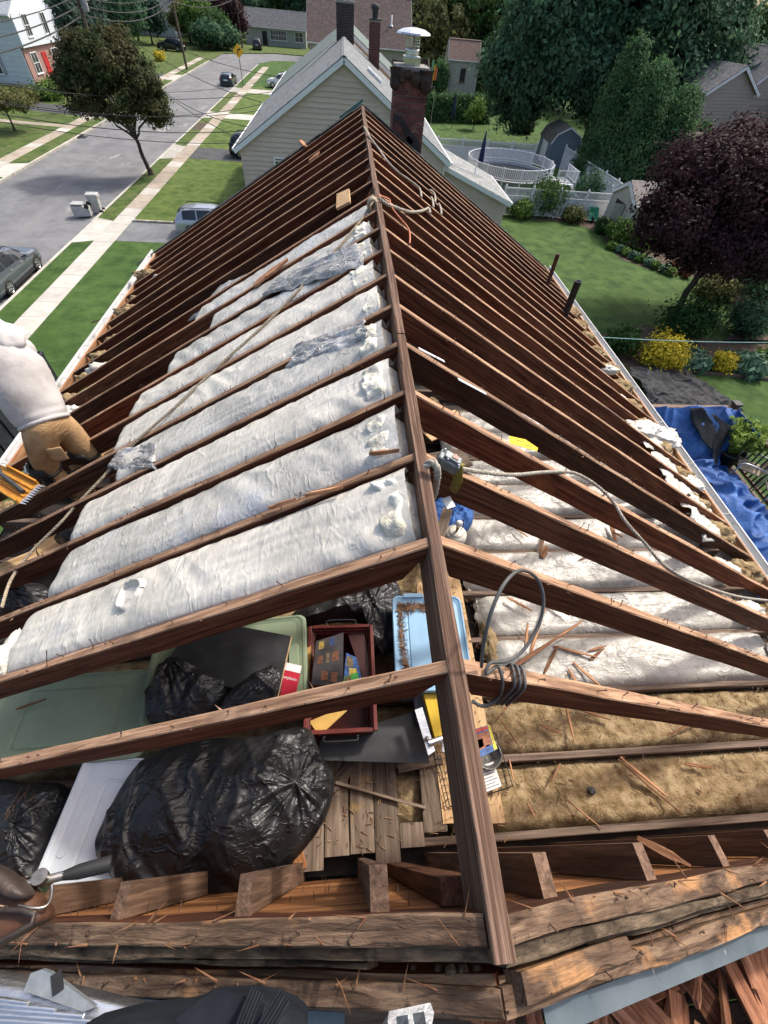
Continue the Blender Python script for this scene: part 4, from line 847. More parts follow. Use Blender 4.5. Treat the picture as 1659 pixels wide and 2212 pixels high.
for (u0, v0, u1, v1, w_, lab) in ((555, 612, 622, 562, .05, 'broken brown board piece resting on the batts beside the hemp rope'), (548, 620, 575, 598, .035, 'splintered board end resting on the batts near the hemp rope'), (668, 350, 690, 330, .03, 'reddish board scrap caught between the far left rafters'), (650, 305, 660, 318, .04, 'reddish scrap sticking up at the far left roof edge'),
                                  (200, 698, 228, 688, .02, 'thin orange board end sticking out over the street side gutter'), (798, 982, 862, 977, .008, 'thin red splinter lying on the batts beside the ridge'), (580, 1100, 640, 1080, .006, 'thin dark splinter on a rafter below the middle batts'), (660, 1072, 740, 1055, .007, 'thin brown splinter caught on the edge of a white batt')):
    splint(UL(u0, v0, .02), UL(u1, v1, .03), w_, lab, None, h=.02)
splint(U(35, 1532, z=-2.78), U(100, 1510, z=-2.775), .008, 'short dark splinter lying on the wide green lid', None)
splint(UL(102, 1440, .0), UL(102, 1405, .1), .006, 'thin orange splinter standing at the edge of the torn batt', None)
A = [UL(u, v, .02) for u, v in ((729, 455), (758, 440), (756, 412), (730, 424))]
mb = MB(); mb.prism(A, (-.012, 0, .018)); tag(mb.build('plywood_block', M['pine'], loc=A[0]), 'pale square plywood block lying on the left rafters near the knot', 'plywood')
for a, b in (((905, 752), (960, 780)), ((990, 818), (1050, 850))):
    o = lumber('plastic_strip', UR(*a, .012), UR(*b, .012), .022, .004, flat('strip_white', (.72, .72, .70), .5)); tag(o, 'narrow white plastic strip lying along a right rafter', 'plastic strip', 'white strips on a right rafter')
A = [UR(u, v, -.01) for u, v in ((1100, 942), (1100, 958), (1160, 975), (1162, 968), (1135, 950))]
t = thing('warning_label', 'yellow printed warning label stuck in the batts between right rafters', 'label', A[0]); mb = MB(); mb.prism(A, (0, 0, .002)); mb.build('sheet', flat('yellow_print', (.72, .50, .02), .45), t)
for i in range(6):
    a = A[0].lerp(A[1], .3 + .1 * (i % 3)); p_ = A[0].lerp(A[2], .25 + .11 * i) + Vector((0, .008 * ((i % 3) - 1), .008)); mb = MB(); mb.box(p_, (.02, .004, .0006), Matrix.Rotation(-.3, 3, 'Z')); mb.build('print_line', flat('black_ink', (.03, .03, .03), .5), t)
mb = MB(); p_ = U(1278, 1708, z=ZF + .0); lump(p_, .022, M['iron'], 'tar_patch', 'small black tar lump on the brown mineral wool', 'tar', None, 3.0, (1.3, 1, .4), .5)
# lower batt edge: rolled brown wool strip beside the pine plank
lump(U(1060, 1400, z=ZF + .0), .06, M['brown_wool'], 'wool_tuft', 'torn roll of tan wool between the pine plank and the white batts', 'insulation', None, 13.0, (1, 3.6, .8), .35, 20)

# ================================================================== FOREGROUND TOOLS AT THE GABLE
LE = NM('dark_leather', [(.3, (.018, .013, .011)), (.6, (.045, .032, .026)), (.8, (.10, .055, .033))], 5, rough=.5, bump=.3, bscale=60, rvar=.12)
LB = NM('brown_leather', [(.3, (.06, .026, .015)), (.7, (.16, .075, .042))], 6, rough=.5, bump=.25, bscale=70)
p = U(20, 1960, z=-1.36); t = thing('tool_pouch', 'worn brown leather tool pouch with stitched edge at the gable rafter', 'tool pouch', p)
A = [U(u, v, z=-1.34) for u, v in ((-60, 1860), (20, 1895), (60, 1925), (92, 1965), (90, 1990), (55, 2010), (-10, 2045), (-60, 2060))]
def puffy(A, th, mat, nm, par, z_=0.0, dome=.02):
    c = sum(A, Vector()) / len(A); mb = MB(); S = smooth_path(A + [A[0]], 5)[:-1]; n = len(S)
    mb.loft([[c + (q_ - c) * s + Vector((0, 0, z_ + h)) for q_ in S] for s, h in ((.98, -th), (1.0, -th * .5), (.985, 0), (.93, dome * .5), (.7, dome * .9), (.3, dome))], smooth=True)
    return mb.build(nm, mat, par)
puffy(A, .05, LB, 'pocket', t)
A2 = [U(u, v, z=-1.30) for u, v in ((-60, 1850), (10, 1880), (60, 1928), (40, 1945), (0, 1930), (-60, 1910))]
puffy(A2, .03, LE, 'flap', t)
mb = MB(); mb.tube([q_ + Vector((0, 0, .018)) for q_ in [U(u, v, z=-1.32) for u, v in ((-40, 1978), (20, 1962), (60, 1965), (84, 1975), (80, 1992), (40, 2016), (-20, 2046))]], .006, 8); mb.build('welt', LE, t)
for i in range(14):
    q_ = U(-5 + i * 6, 1955 + (i * 1.2), z=-1.30); mb = MB(); mb.box(q_, (.006, .002, .002)); mb.build('stitch', flat('tan_thread', (.40, .30, .18), .8), t)
# hammer
a, b = U(95, 1902, z=-1.38), U(240, 1865, z=-1.42); t = thing('hammer', 'steel hammer with a black taped handle hanging over the white storage box', 'hammer', a)
mb = MB(); mb.tube([a.lerp(b, .2), a.lerp(b, .5), b], [.008, .016, .018], 12); mb.build('handle', M['black'], t)
hd = NM('worn_steel', [(.3, (.22, .20, .18)), (.7, (.42, .40, .37))], 20, rough=.35, metal=.9, rvar=.15)
ax = (b - a).normalized(); up = Vector((.1, .25, 1)).normalized(); mb = MB()
mb.tube([a - up * .028, a - up * .0, a + up * .012, a + up * .016, a + up * .034], [.012, .012, .011, .016, .0165], 14); mb.build('head', hd, t)
mb = MB(); mb.tube(smooth_path([a - up * .02, a - up * .045 - ax * .01, a - up * .065 - ax * .035, a - up * .07 - ax * .065], 5), [.012] * 8 + [.009] * 7 + [.005], 8); mb.build('claw', hd, t)
mb = MB(); mb.tube([a - ax * .07, a + ax * .05], .010, 10); mb.build('ferrule', hd, t)
mb = MB(); mb.tube(smooth_path([U(112, 1912, z=-1.34), U(110, 1940, z=-1.33), U(98, 1958, z=-1.32), U(70, 1962, z=-1.31), U(40, 1955, z=-1.31)], 6), .0035, 7); tag(mb.build('tool_hook', hd), 'bent steel wire hook on the leather pouch holding the hammer', 'hook')
# aluminium trough / ladder shoe at lower left
t = thing('ladder_shoe', 'curved polished aluminium ladder stabiliser leaning on the near roof edge', 'ladder part', U(150, 2160, z=-1.45))
S0 = [U(u, v, z=-1.42) for u, v in ((-60, 2085), (60, 2105), (180, 2130), (300, 2158), (440, 2190))]; mb = MB(); P_ = smooth_path(S0, 6); rings = []
for q_ in P_:
    rings.append([q_ + Vector((0, .02 * 0, .0)), q_ + Vector((-.004, -.020, .016)), q_ + Vector((-.008, -.045, .022)), q_ + Vector((-.01, -.072, .012)), q_ + Vector((-.012, -.09, -.012)), q_ + Vector((-.01, -.07, -.006)), q_ + Vector((-.008, -.045, .008)), q_ + Vector((-.004, -.02, .002))])
mb.loft(rings, smooth=True); mb.build('curved_rail', M['alu'], t)
A = [U(u, v, z=-1.40) for u, v in ((62, 2135), (78, 2098), (100, 2090), (118, 2096), (215, 2170), (190, 2180))]; mb = MB(); mb.prism(A, (0, 0, .02)); mb.build('lug', NM('dull_alu', [(.3, (.25, .28, .30)), (.7, (.36, .39, .41))], 20, rough=.5, metal=.6), t, bevel=.004)
mb = MB(); c_p = U(124, 2122, z=-1.378); mb.box(c_p, (.02, .035, .004), Matrix.Rotation(.5, 3, 'Z')); mb.build('slot', M['black'], t)
for i in range(6):
    a, b = U(-30, 2155 + i * 12, z=-1.36), U(60 + i * 60, 2168 + i * 14, z=-1.36); mb = MB(); mb.tube([a, a.lerp(b, .3), b], .0045, 8); mb.build('rib', M['alu'], t)
# ladder rail end
p = U(884, 2176, z=-1.0); t = thing('ladder', 'aluminium ladder rail end sticking up at the roof edge beside the black bag', 'ladder', U(860, 2290, z=-1.5))
ex = Vector((1, .05, 0)); ez = Vector((.45, .62, .64)).normalized()
sec = [(-.032, .0), (-.036, -.012), (-.030, -.024), (-.022, -.020), (-.022, -.008), (-.004, -.008), (-.004, -.05), (.004, -.05), (.004, -.008), (.022, -.008), (.022, -.022), (.030, -.026), (.037, -.012), (.034, .001)]
ey = ez.cross(ex).normalized(); mb = MB(); mb.loft([[p + ex * a + ey * b - ez * s for a, b in sec] for s in (0, .5, 1.2)]); mb.build('rail', NM('worn_aluminium', [(.3, (.38, .38, .38)), (.7, (.56, .56, .55))], 40, rough=.45, metal=.85, bump=.3, bscale=120), t, bevel=.002)
# black bag with cords
t = thing('shoulder_bag', 'black fabric bag with ribbed straps at the near roof edge', 'bag', U(450, 2280, z=-1.4))
A = [U(u, v, z=-1.15) for u, v in ((140, 2240), (250, 2212), (380, 2196), (440, 2172), (560, 2172), (640, 2205), (655, 2250), (600, 2330), (420, 2360), (200, 2330))]
puffy(A, .14, M['navy_cloth'], 'body', t, 0, .012)
A = [U(u, v, z=-1.10) for u, v in ((385, 2196), (440, 2152), (486, 2132), (545, 2152), (575, 2166), (550, 2240), (430, 2260))]
mb = MB(); mb.prism(A, (0, 0, .012)); mb.build('flap', M['navy_cloth'], t, bevel=.006)
for s0, e0 in (((556, 2140), (520, 2230)), ((614, 2152), (560, 2240))):
    a, b = U(*s0, z=-1.07), U(*e0, z=-1.05); sd = (b - a).cross(Vector((0, 0, 1))).normalized()
    for i in range(5):
        o_ = sd * (.0052 * (i - 2)); mb = MB(); mb.tube([a + o_, a.lerp(b, .5) + o_ + Vector((0, 0, .008)), b + o_], .0026, 6); mb.build('strap_rib', M['navy_cloth'], t)
# scaffold with heap of old shakes at the lower right
sc = thing('scaffold', 'timber scaffold platform behind the gable carrying the heap of old shakes', 'scaffold', (1.5, -1.4, G))
for i in range(8):
    lumber('scaffold_plank', (-.6, -.50 - i * .235, -2.72), (4.2, -.50 - i * .235, -2.72), .225, .04, M['plank'], sc)
for x in (-.4, 4.0):
    for y in (-.5, -2.2): mb = MB(); mb.tube([(x, y, G), (x, y, -2.76)], .03, 10); mb.build('scaffold_pole', M['alu'], sc)
q = random.Random(4); meshes = []
for i in range(14):
    mb = MB(); L = q.uniform(.14, .42); w_ = q.uniform(.03, .10); n = 5; rings = []; sd = q.uniform(0, 99)
    for j in range(n + 1):
        f = j / n; a = w_ * (.5 + .12 * N3((f * 4, sd, 0))) * (1 if f < .75 else 1 - (f - .75) * q.uniform(0, 2.4)); th = .012 * (1 - .6 * f) + .003; bow = .012 * N3((f * 2, sd, 8))
        rings.append([(L * (f - .5), -a, bow), (L * (f - .5), a, bow + .004 * N3((f, sd, 3))), (L * (f - .5), a, bow + th), (L * (f - .5), -a, bow + th)])
    mb.loft(rings); me = bpy.data.meshes.new('cedar_shake'); me.from_pydata(mb.v, [], mb.f); me.materials.append(M['shake'])
    bm = bmesh.new(); bm.from_mesh(me); bmesh.ops.recalc_face_normals(bm, faces=bm.faces); bm.to_mesh(me); bm.free(); meshes.append(me)
for i in range(290):
    u_ = q.random(); x = .45 + q.random() * 2.4; y = -.40 - q.random() * .75; hgt = .34 * math.exp(-((y + .75) / .5) ** 2)
    z = -2.71 + hgt * q.random() ** .6 + .02
    mx = Matrix.Translation((x, y, z)) @ Matrix.Rotation(q.uniform(.2, 2.6), 4, 'Z') @ Matrix.Rotation(q.gauss(0, .35), 4, 'Y') @ Matrix.Rotation(q.gauss(0, .4), 4, 'X')
    o = link('cedar_shake', meshes[i % 14], None, mx); tag(o, 'broken reddish cedar shake in the heap below the near roof edge', 'shake', 'broken cedar shakes in the heap')
# ================================================================== THE WORKER
def skin(name, verts, edges, radii, mat, parent, sub=2, root=0):
    me = bpy.data.meshes.new(name); me.from_pydata([tuple(v) for v in verts], edges, []); me.materials.append(mat)
    o = link(name, me, parent); m = o.modifiers.new('skin', 'SKIN'); m.use_smooth_shade = True
    for i, r_ in enumerate(radii):
        sv = me.skin_vertices[0].data[i]; sv.radius = (r_, r_) if not isinstance(r_, tuple) else r_; sv.use_root = (i == root)
    s = o.modifiers.new('sub', 'SUBSURF'); s.levels = sub; s.render_levels = sub
    return o
SK = NM('skin', [(.3, (.42, .24, .16)), (.7, (.52, .31, .22))], 6, rough=.5)
HO = NM('dusty_white_hoodie', [(.3, (.34, .315, .30)), (.55, (.45, .425, .41)), (.75, (.50, .48, .465))], 4, rough=.9, bump=.25, bscale=5, bdist=.02, crease=.12, cscale=4, cstretch=(1, 1, 1.5), spots=[(3.5, .62, .15, (.42, .35, .30))])
TR = NM('tan_work_trousers', [(.3, (.27, .155, .07)), (.55, (.38, .235, .115)), (.75, (.46, .30, .165))], 5, rough=.9, bump=.2, bscale=6, bdist=.02, crease=.5, cscale=5, cstretch=(.7, .7, 2.4), spots=[(4, .6, .12, (.22, .13, .065))])
hip = U(97, 915, z=-2.27); chest = U(30, 795, z=-1.93); neck = U(2, 742, z=-1.79); head = U(-48, 715, z=-1.74)
kL, kR = U(100, 1012, z=-2.64), U(186, 978, z=-2.64); fL, fR = kL + Vector((.06, .04, -.44)), kR + Vector((.06, .10, -.44))
hL, hR = hip + Vector((-.02, -.09, -.05)), hip + Vector((.05, .08, -.05))
shL, shR = chest + Vector((-.10, -.16, .05)), chest + Vector((.02, .17, .07))
eL, eR = Vector((-2.90, 2.96, -2.12)), Vector((-2.72, 3.36, -2.10)); wL, wR = Vector((-3.02, 2.84, -2.30)), Vector((-2.95, 3.22, -2.26))
wk = thing('person', 'worker in a dusty white hoodie and tan trousers bending between the left rafters', 'person', (-2.3, 2.68, ZF))
body = skin('body', [hip, chest, neck, head, head + Vector((-.05, .06, .06)), hL, kL, fL, fL + Vector((-.03, .16, -.03)), hR, kR, fR, fR + Vector((-.02, .16, -.03)), shL, eL, wL, shR, eR, wR],
            [(0, 1), (1, 2), (2, 3), (3, 4), (0, 5), (5, 6), (6, 7), (7, 8), (0, 9), (9, 10), (10, 11), (11, 12), (1, 13), (13, 14), (14, 15), (1, 16), (16, 17), (17, 18)],
            [.12, .12, .06, .09, .08, .08, .055, .045, .04, .08, .055, .045, .04, .06, .045, .032, .06, .045, .032], SK, wk)
# hands with five fingers around the shovel handle
for w_, e_ in ((wL, eL), (wR, eR)):
    d = (w_ - e_).normalized(); s = d.cross(Vector((0, 0, 1))).normalized(); dn = s.cross(d)
    vs = [w_, w_ + d * .05, w_ + d * .09]; es = [(0, 1), (1, 2)]; rs = [.028, .03, .026]
    for i in range(4):
        b = w_ + d * .09 + s * (.027 - .018 * i); k = len(vs); ln = (.036, .042, .04, .032)[i]
        vs += [b, b + d * ln + dn * -.012, b + d * ln * .9 + dn * -.04, b + d * ln * .3 + dn * -.048]; es += [(2, k), (k, k + 1), (k + 1, k + 2), (k + 2, k + 3)]; rs += [.0095, .009, .0085, .008]
    k = len(vs); vs += [w_ + d * .045 + s * .03, w_ + d * .075 + s * .042 - dn * .02, w_ + d * .09 + s * .03 - dn * .045]; es += [(1, k), (k, k + 1), (k + 1, k + 2)]; rs += [.011, .0095, .0085]
    skin('hand', vs, es, rs, SK, wk, 1)
for a_, b_, c_w in ((shL, eL, wL), (shR, eR, wR)): skin('hoodie_sleeve', [chest.lerp(a_, .4), a_, a_.lerp(b_, .5), b_, c_w], [(0, 1), (1, 2), (2, 3), (3, 4)], [.11, .105, .085, .078, .055], HO, wk)
tm = MB(); rings = []; spn = smooth_path([U(97, 912, z=-2.27), U(80, 885, z=-2.19), U(57, 848, z=-2.07), U(33, 805, z=-1.95), U(14, 768, z=-1.85), neck], 5)
for i, c0 in enumerate(spn):
    f = i / (len(spn) - 1); sp_d = (spn[min(i + 1, len(spn) - 1)] - spn[max(i - 1, 0)]).normalized(); la = Vector((.25, .97, 0)); la = (la - la.dot(sp_d) * sp_d).normalized(); de = sp_d.cross(la)
    hw = .168 if f < .08 else (.175 + .045 * math.sin(f * 2.6)) if f < .7 else .218 - (f - .7) / .3 * .12; hd_ = .150 if f < .08 else .165 if f < .7 else .165 - (f - .7) / .3 * .07
    rings.append([c0 + (la * math.cos(a) * hw + de * math.sin(a) * hd_) * (1 + .04 * N3((math.cos(a) * 1.5, math.sin(a) * 1.5, f * 5)) + .03 * max(0, 1 - 3 * abs(N3((math.cos(a) * 1.6 + f, f * 7 + math.sin(a) * 3, 6))))) for a in [k * 2 * math.pi / 36 for k in range(36)]])
tm.loft(rings, smooth=True); tm.build('hoodie', HO, wk)
hm = MB(); hc = neck + Vector((.03, -.0, .03))
def hf(a, b):
    th = a * math.pi; ph = b * 2 * math.pi; d = Vector((math.sin(th) * math.cos(ph), math.sin(th) * math.sin(ph), math.cos(th)))
    f = 1 + .16 * N3(d * 2.5) + .07 * math.sin(5 * th + 2 * N3(d * 2))
    return hc + Vector((d.x * .135, d.y * .12, d.z * .10)) * f + Vector((-.03, .03, .03)) * max(0, d.z)
hm.grid(20, 28, hf); hm.build('hood', HO, wk)
mb = MB(); mb.tube(rings[0] + [rings[0][0]], .016, 8, cap=False); mb.build('hoodie_hem', HO, wk)
skin('trousers', [hip + Vector((.0, .02, .05)), hip, hL, hL.lerp(kL, .55), kL, kL.lerp(fL, .5), fL + Vector((0, 0, .1)), hR, hR.lerp(kR, .55), kR, kR.lerp(fR, .5), fR + Vector((0, 0, .1))], [(0, 1), (1, 2), (2, 3), (3, 4), (4, 5), (5, 6), (1, 7), (7, 8), (8, 9), (9, 10), (10, 11)],
     [(.15, .165), (.165, .18), .125, .115, .09, .08, .08, .125, .115, .09, .08, .08], TR, wk)
for k_, f_ in ((kL, fL), (kR, fR)):
    d = (f_ - k_).normalized(); fw = Vector((-.62, -.78, 0)).normalized(); s = Vector((fw.y, -fw.x, 0)); mb = MB()
    def kf(a, b): 
        ang = (b - .5) * 2.5; return k_ + d * (-.07 + .25 * a) + (fw * math.cos(ang) + s * math.sin(ang)) * (.107 + .012 * math.sin(a * 9) - .02 * abs(a - .4))
    mb.grid(10, 12, kf); o = mb.build('knee_pad', M['black'], wk); so = o.modifiers.new('solid', 'SOLIDIFY'); so.thickness = .018
    for f in (.02, .30):
        c0 = k_ + d * (f * .6); mb = MB(); mb.tube([c0 + (fw * math.cos(a) + s * math.sin(a)) * .100 for a in [j * math.pi / 8 for j in range(17)]], .012, 6, cap=False); mb.build('knee_strap', M['black'], wk)
mb = MB(); mb.grid(6, 6, lambda a, b: hip + Vector((.02 + .1 * a, -.175 + .03 * a, -.10 - .13 * b)) + Vector((0, -.006 * math.sin(a * 3.1), 0))); o = mb.build('pocket', TR, wk); so = o.modifiers.new('solid', 'SOLIDIFY'); so.thickness = .01
for f_ in (fL, fR):
    mb = MB(); mb.loft([rring(f_.x - .02, f_.y + .06, .10, .30, .045, ZF - .01 + .0), rring(f_.x - .02, f_.y + .06, .105, .30, .045, ZF + .05), rring(f_.x, f_.y + .0, .10, .16, .045, ZF + .12), rring(f_.x, f_.y, .10, .12, .045, ZF + .2)], smooth=True); mb.build('boot', NM('boot', [(.3, (.10, .06, .03)), (.7, (.16, .10, .055))], 9, rough=.7), wk)
# tear-off shovel
OG = NM('orange_shovel_paint', [(.3, (.40, .17, .02)), (.7, (.58, .27, .035))], 9, rough=.5, spots=[(14, .62, .06, (.16, .10, .06))])
ZS = -2.46
A = [U(u, v, z=ZS) for u, v in ((-14, 1000), (20, 1012), (84, 1046), (42, 1088), (-18, 1050))]
t = thing('roofing_shovel', 'orange tear off shovel with a toothed steel edge resting on the left rafters', 'shovel', A[0])
mb = MB(); mb.prism(A, (0, 0, .006)); mb.build('blade', OG, t)
e0, e1 = A[2], A[3]; dv = (e1 - e0); out = Vector((dv.y, -dv.x, 0)).normalized(); cen = sum(A, Vector()) / 5
if out.dot(e0 - cen) < 0: out = -out
mb = MB(); n = 9; 
for i in range(n):
    p0, p1 = e0.lerp(e1, i / n), e0.lerp(e1, (i + 1) / n); pm = p0.lerp(p1, .5) + out * .045 + Vector((0, 0, -.01))
    mb.prism([p0, p1, pm], (0, 0, .004))
mb.build('teeth', M['alu'], t, kind='stuff')
mb = MB(); mb.bar(A[1] + Vector((0, 0, .02)), A[2] + Vector((0, 0, .02)), .012, .04); mb.bar(A[4] + Vector((0, 0, .02)), A[3] + Vector((0, 0, .02)), .012, .04); mb.build('side_rim', OG, t, kind='stuff')
for f in (.3, .5, .7):
    mb = MB(); mb.bar(A[1].lerp(A[4], f) + Vector((0, 0, .012)), A[2].lerp(A[3], f) + Vector((0, 0, .012)), .012, .012); mb.build('rib', OG, t)
mb = MB(); mb.tube([U(50, 1062, z=ZS + .03), U(0, 1022, z=ZS + .06), Vector((-2.9, 2.9, -2.22)), Vector((-3.3, 3.3, -2.0))], .016, 10); mb.build('handle', M['iron'], t)

# ================================================================== VEGETATION BUILDERS
def leaf_mesh(name, pts, nrm, size, mat, parent, seed, kind=None, aspect=1.7):
    """one mesh of many small pointed leaf faces; pts and nrm are n x 3 arrays"""
    rs = np.random.RandomState(seed); n = len(pts)
    nrm = nrm + rs.normal(0, .55, (n, 3)); nrm /= np.linalg.norm(nrm, axis=1)[:, None] + 1e-9
    t = rs.normal(0, 1, (n, 3)); t -= (t * nrm).sum(1)[:, None] * nrm; t /= np.linalg.norm(t, axis=1)[:, None] + 1e-9
    b = np.cross(nrm, t); s = (size * rs.uniform(.6, 1.4, n))[:, None]
    v = np.empty((n, 4, 3)); v[:, 0] = pts - t * s * aspect * .5; v[:, 1] = pts + b * s * .5 - nrm * s * .12; v[:, 2] = pts + t * s * aspect * .5; v[:, 3] = pts - b * s * .5 - nrm * s * .12
    me = bpy.data.meshes.new(name); me.vertices.add(n * 4); me.vertices.foreach_set('co', v.reshape(-1).astype(np.float32))
    me.loops.add(n * 4); me.loops.foreach_set('vertex_index', np.arange(n * 4, dtype=np.int32)); me.polygons.add(n)
    me.polygons.foreach_set('loop_start', np.arange(0, n * 4, 4, dtype=np.int32)); me.polygons.foreach_set('loop_total', np.full(n, 4, dtype=np.int32))
    me.materials.append(mat); me.update(calc_edges=True)
    return link(name, me, parent)
def clump_pts(blobs, n, ncl, sig, seed, hollow=.62):
    """leaf positions gathered in clumps over the outer part of several ellipsoid blobs"""
    rs = np.random.RandomState(seed); bl = np.array(blobs); vol = (bl[:, 3] * bl[:, 4] * bl[:, 5]) ** .67; idx = rs.choice(len(bl), ncl, p=vol / vol.sum())
    d = rs.normal(0, 1, (ncl, 3)); d /= np.linalg.norm(d, axis=1)[:, None]; rad = hollow + (1 - hollow) * rs.uniform(0, 1, ncl) ** .6
    cc = bl[idx, :3] + d * rad[:, None] * bl[idx, 3:]
    ci = rs.randint(0, ncl, n); off = rs.normal(0, 1, (n, 3)) * (sig * rs.uniform(.5, 1.3, ncl))[ci][:, None] * np.array([1, 1, .75])
    p = cc[ci] + off; nr = d[ci] * .8 + off / (np.linalg.norm(off, axis=1)[:, None] + 1e-9) * .7 + np.array([0, 0, .35])
    return p, nr
def FOL(name, lo, hi, tr=.38, ir=.5, sc=.6):
    lo = tuple(x * 1.35 for x in lo); hi = tuple(x * 1.35 for x in hi)
    return NM(name, [(.3, lo), (.7, hi)], sc, rough=.7, irand=ir, transl=tr, spec=.12, noffset=False)
F = dict(mid=FOL('mid_green_leaves', (.022, .055, .016), (.055, .105, .028)), dark=FOL('dark_green_leaves', (.032, .075, .044), (.075, .14, .072)), conif=FOL('conifer_sprays', (.036, .088, .036), (.085, .155, .06)),
         purple=FOL('dark_purple_leaves', (.020, .010, .013), (.045, .020, .022), .3, .3), autumn=FOL('turning_leaves', (.03, .05, .018), (.085, .07, .035), .4, .5, .35), yellow=FOL('golden_leaves', (.30, .24, .02), (.52, .42, .04), .3, .35),
         lime=FOL('lime_green_sprigs', (.09, .15, .025), (.17, .24, .055), .4), light=FOL('light_green_leaves', (.06, .12, .022), (.13, .20, .05), .3), spruce=FOL('spruce_needles', (.010, .028, .020), (.028, .055, .036), .15), hosta=FOL('hosta_leaves', (.05, .11, .07), (.12, .19, .12), .25), red=FOL('reddish_leaves', (.09, .03, .02), (.18, .07, .04), .3), olive=FOL('olive_leaves', (.06, .075, .025), (.13, .13, .05), .3))
BK = NM('tree_bark', [(.3, (.035, .026, .02)), (.7, (.10, .078, .06))], 8, (1, 1, .2), rough=.95, bump=.8, bscale=18, bdist=.03)
def limb(mb, a, b, r0, r1, q, n=5, wob=.06):
    a, b = Vector(a), Vector(b); L = (b - a).length; pts = [a.lerp(b, i / n) + Vector((q.uniform(-1, 1), q.uniform(-1, 1), 0)) * wob * L * math.sin(math.pi * i / n) for i in range(n + 1)]
    mb.tube(pts, [r0 + (r1 - r0) * i / n for i in range(n + 1)], 7); return pts
def tree(name, label, base, blobs, n, size, fol, tr=.18, fork=.45, ncl=None, sig=.45, seed=1, cat='tree', group=None, hollow=.6):
    """blobs: (dx, dy, height, rx, ry, rz) from the base"""
    base = Vector(base); q = random.Random(seed); t = thing(name, label, cat, base, group)
    bl = [(base.x + b[0], base.y + b[1], base.z + b[2], b[3], b[4], b[5]) for b in blobs]
    top = max(b[2] for b in blobs); cx = sum(b[0] for b in blobs) / len(blobs); cy = sum(b[1] for b in blobs) / len(blobs); mb = MB()
    fk = base + Vector((cx * .35, cy * .35, top * fork)); limb(mb, base - Vector((0, 0, .1)), fk, tr, tr * .7, q, 6, .03)
    mb.tube([base - Vector((0, 0, .05)), base + Vector((0, 0, .12)), base + Vector((0, 0, .4))], [tr * 1.7, tr * 1.25, tr * .98], 9)
    mb.build('trunk', BK, t)
    mb = MB()
    for b in bl:
        pts = limb(mb, fk - Vector((0, 0, .1)), Vector(b[:3]), tr * .5, tr * .14, q, 6, .08)
        for k in range(4):
            d = Vector((q.gauss(0, 1), q.gauss(0, 1), q.gauss(.3, .7))).normalized(); e = Vector(b[:3]) + Vector((d.x * b[3], d.y * b[4], d.z * b[5])) * .8
            limb(mb, pts[3 + k % 3], e, tr * .2, tr * .03, q, 4, .08)
    mb.build('limbs', BK, t)
    p, nr = clump_pts(bl, n, ncl or max(40, n // 60), sig, seed, hollow)
    leaf_mesh('crown', p, nr, size, fol, t, seed)
    return t
def shrub(name, label, base, rx, ry, h, n, size, fol, seed=1, sig=None, cat='shrub', group=None):
    base = Vector(base); t = thing(name, label, cat, base, group); q = random.Random(seed); mb = MB()
    for k in range(7): limb(mb, base + Vector((q.uniform(-.1, .1) * rx, q.uniform(-.1, .1) * ry, -.03)), base + Vector((q.uniform(-.7, .7) * rx, q.uniform(-.7, .7) * ry, h * q.uniform(.5, .85))), .02 + .01 * h, .006, q, 4, .1)
    mb.build('stems', BK, t)
    bl = [(base.x + q.uniform(-.35, .35) * rx, base.y + q.uniform(-.35, .35) * ry, base.z + h * q.uniform(.4, .62), rx * q.uniform(.55, .75), ry * q.uniform(.55, .75), h * q.uniform(.34, .45)) for _ in range(7)]
    p, nr = clump_pts(bl, n, max(25, n // 30), sig or .12 * (rx + ry), seed, .5); p[:, 2] = np.maximum(p[:, 2], base.z + .02)
    leaf_mesh('foliage', p, nr, size, fol, t, seed); return t
def conifer(name, label, base, rad, h, n, size, fol, seed=1, group=None, cat='tree', power=.75, low=.03):
    base = Vector(base); t = thing(name, label, cat, base, group); mb = MB(); q = random.Random(seed); mb.tube([base - Vector((0, 0, .1)), base + Vector((0, 0, h * .95))], [.04 + .02 * h, .01], 7); mb.build('trunk', BK, t)
    rs = np.random.RandomState(seed); ncl = max(60, n // 35); f = rs.uniform(0, 1, ncl) ** 1.35; z = low * h + f * h * (1 - low); rr_ = rad * np.clip(1 - f, .02, 1) ** power * (.72 + .4 * rs.uniform(0, 1, ncl)); a = rs.uniform(0, 6.283, ncl)
    cc = np.stack([base.x + rr_ * np.cos(a), base.y + rr_ * np.sin(a), base.z + z], 1); ci = rs.randint(0, ncl, n); sg = .10 * rad + .10
    off = rs.normal(0, 1, (n, 3)) * sg * np.array([1, 1, 1.2]); p = cc[ci] + off; p[:, 2] = np.maximum(p[:, 2], base.z + .02); nr = np.stack([np.cos(a), np.sin(a), np.full(ncl, .5)], 1)[ci] + off / sg * .3
    leaf_mesh('crown', p, nr, size, fol, t, seed, aspect=2.6); return t

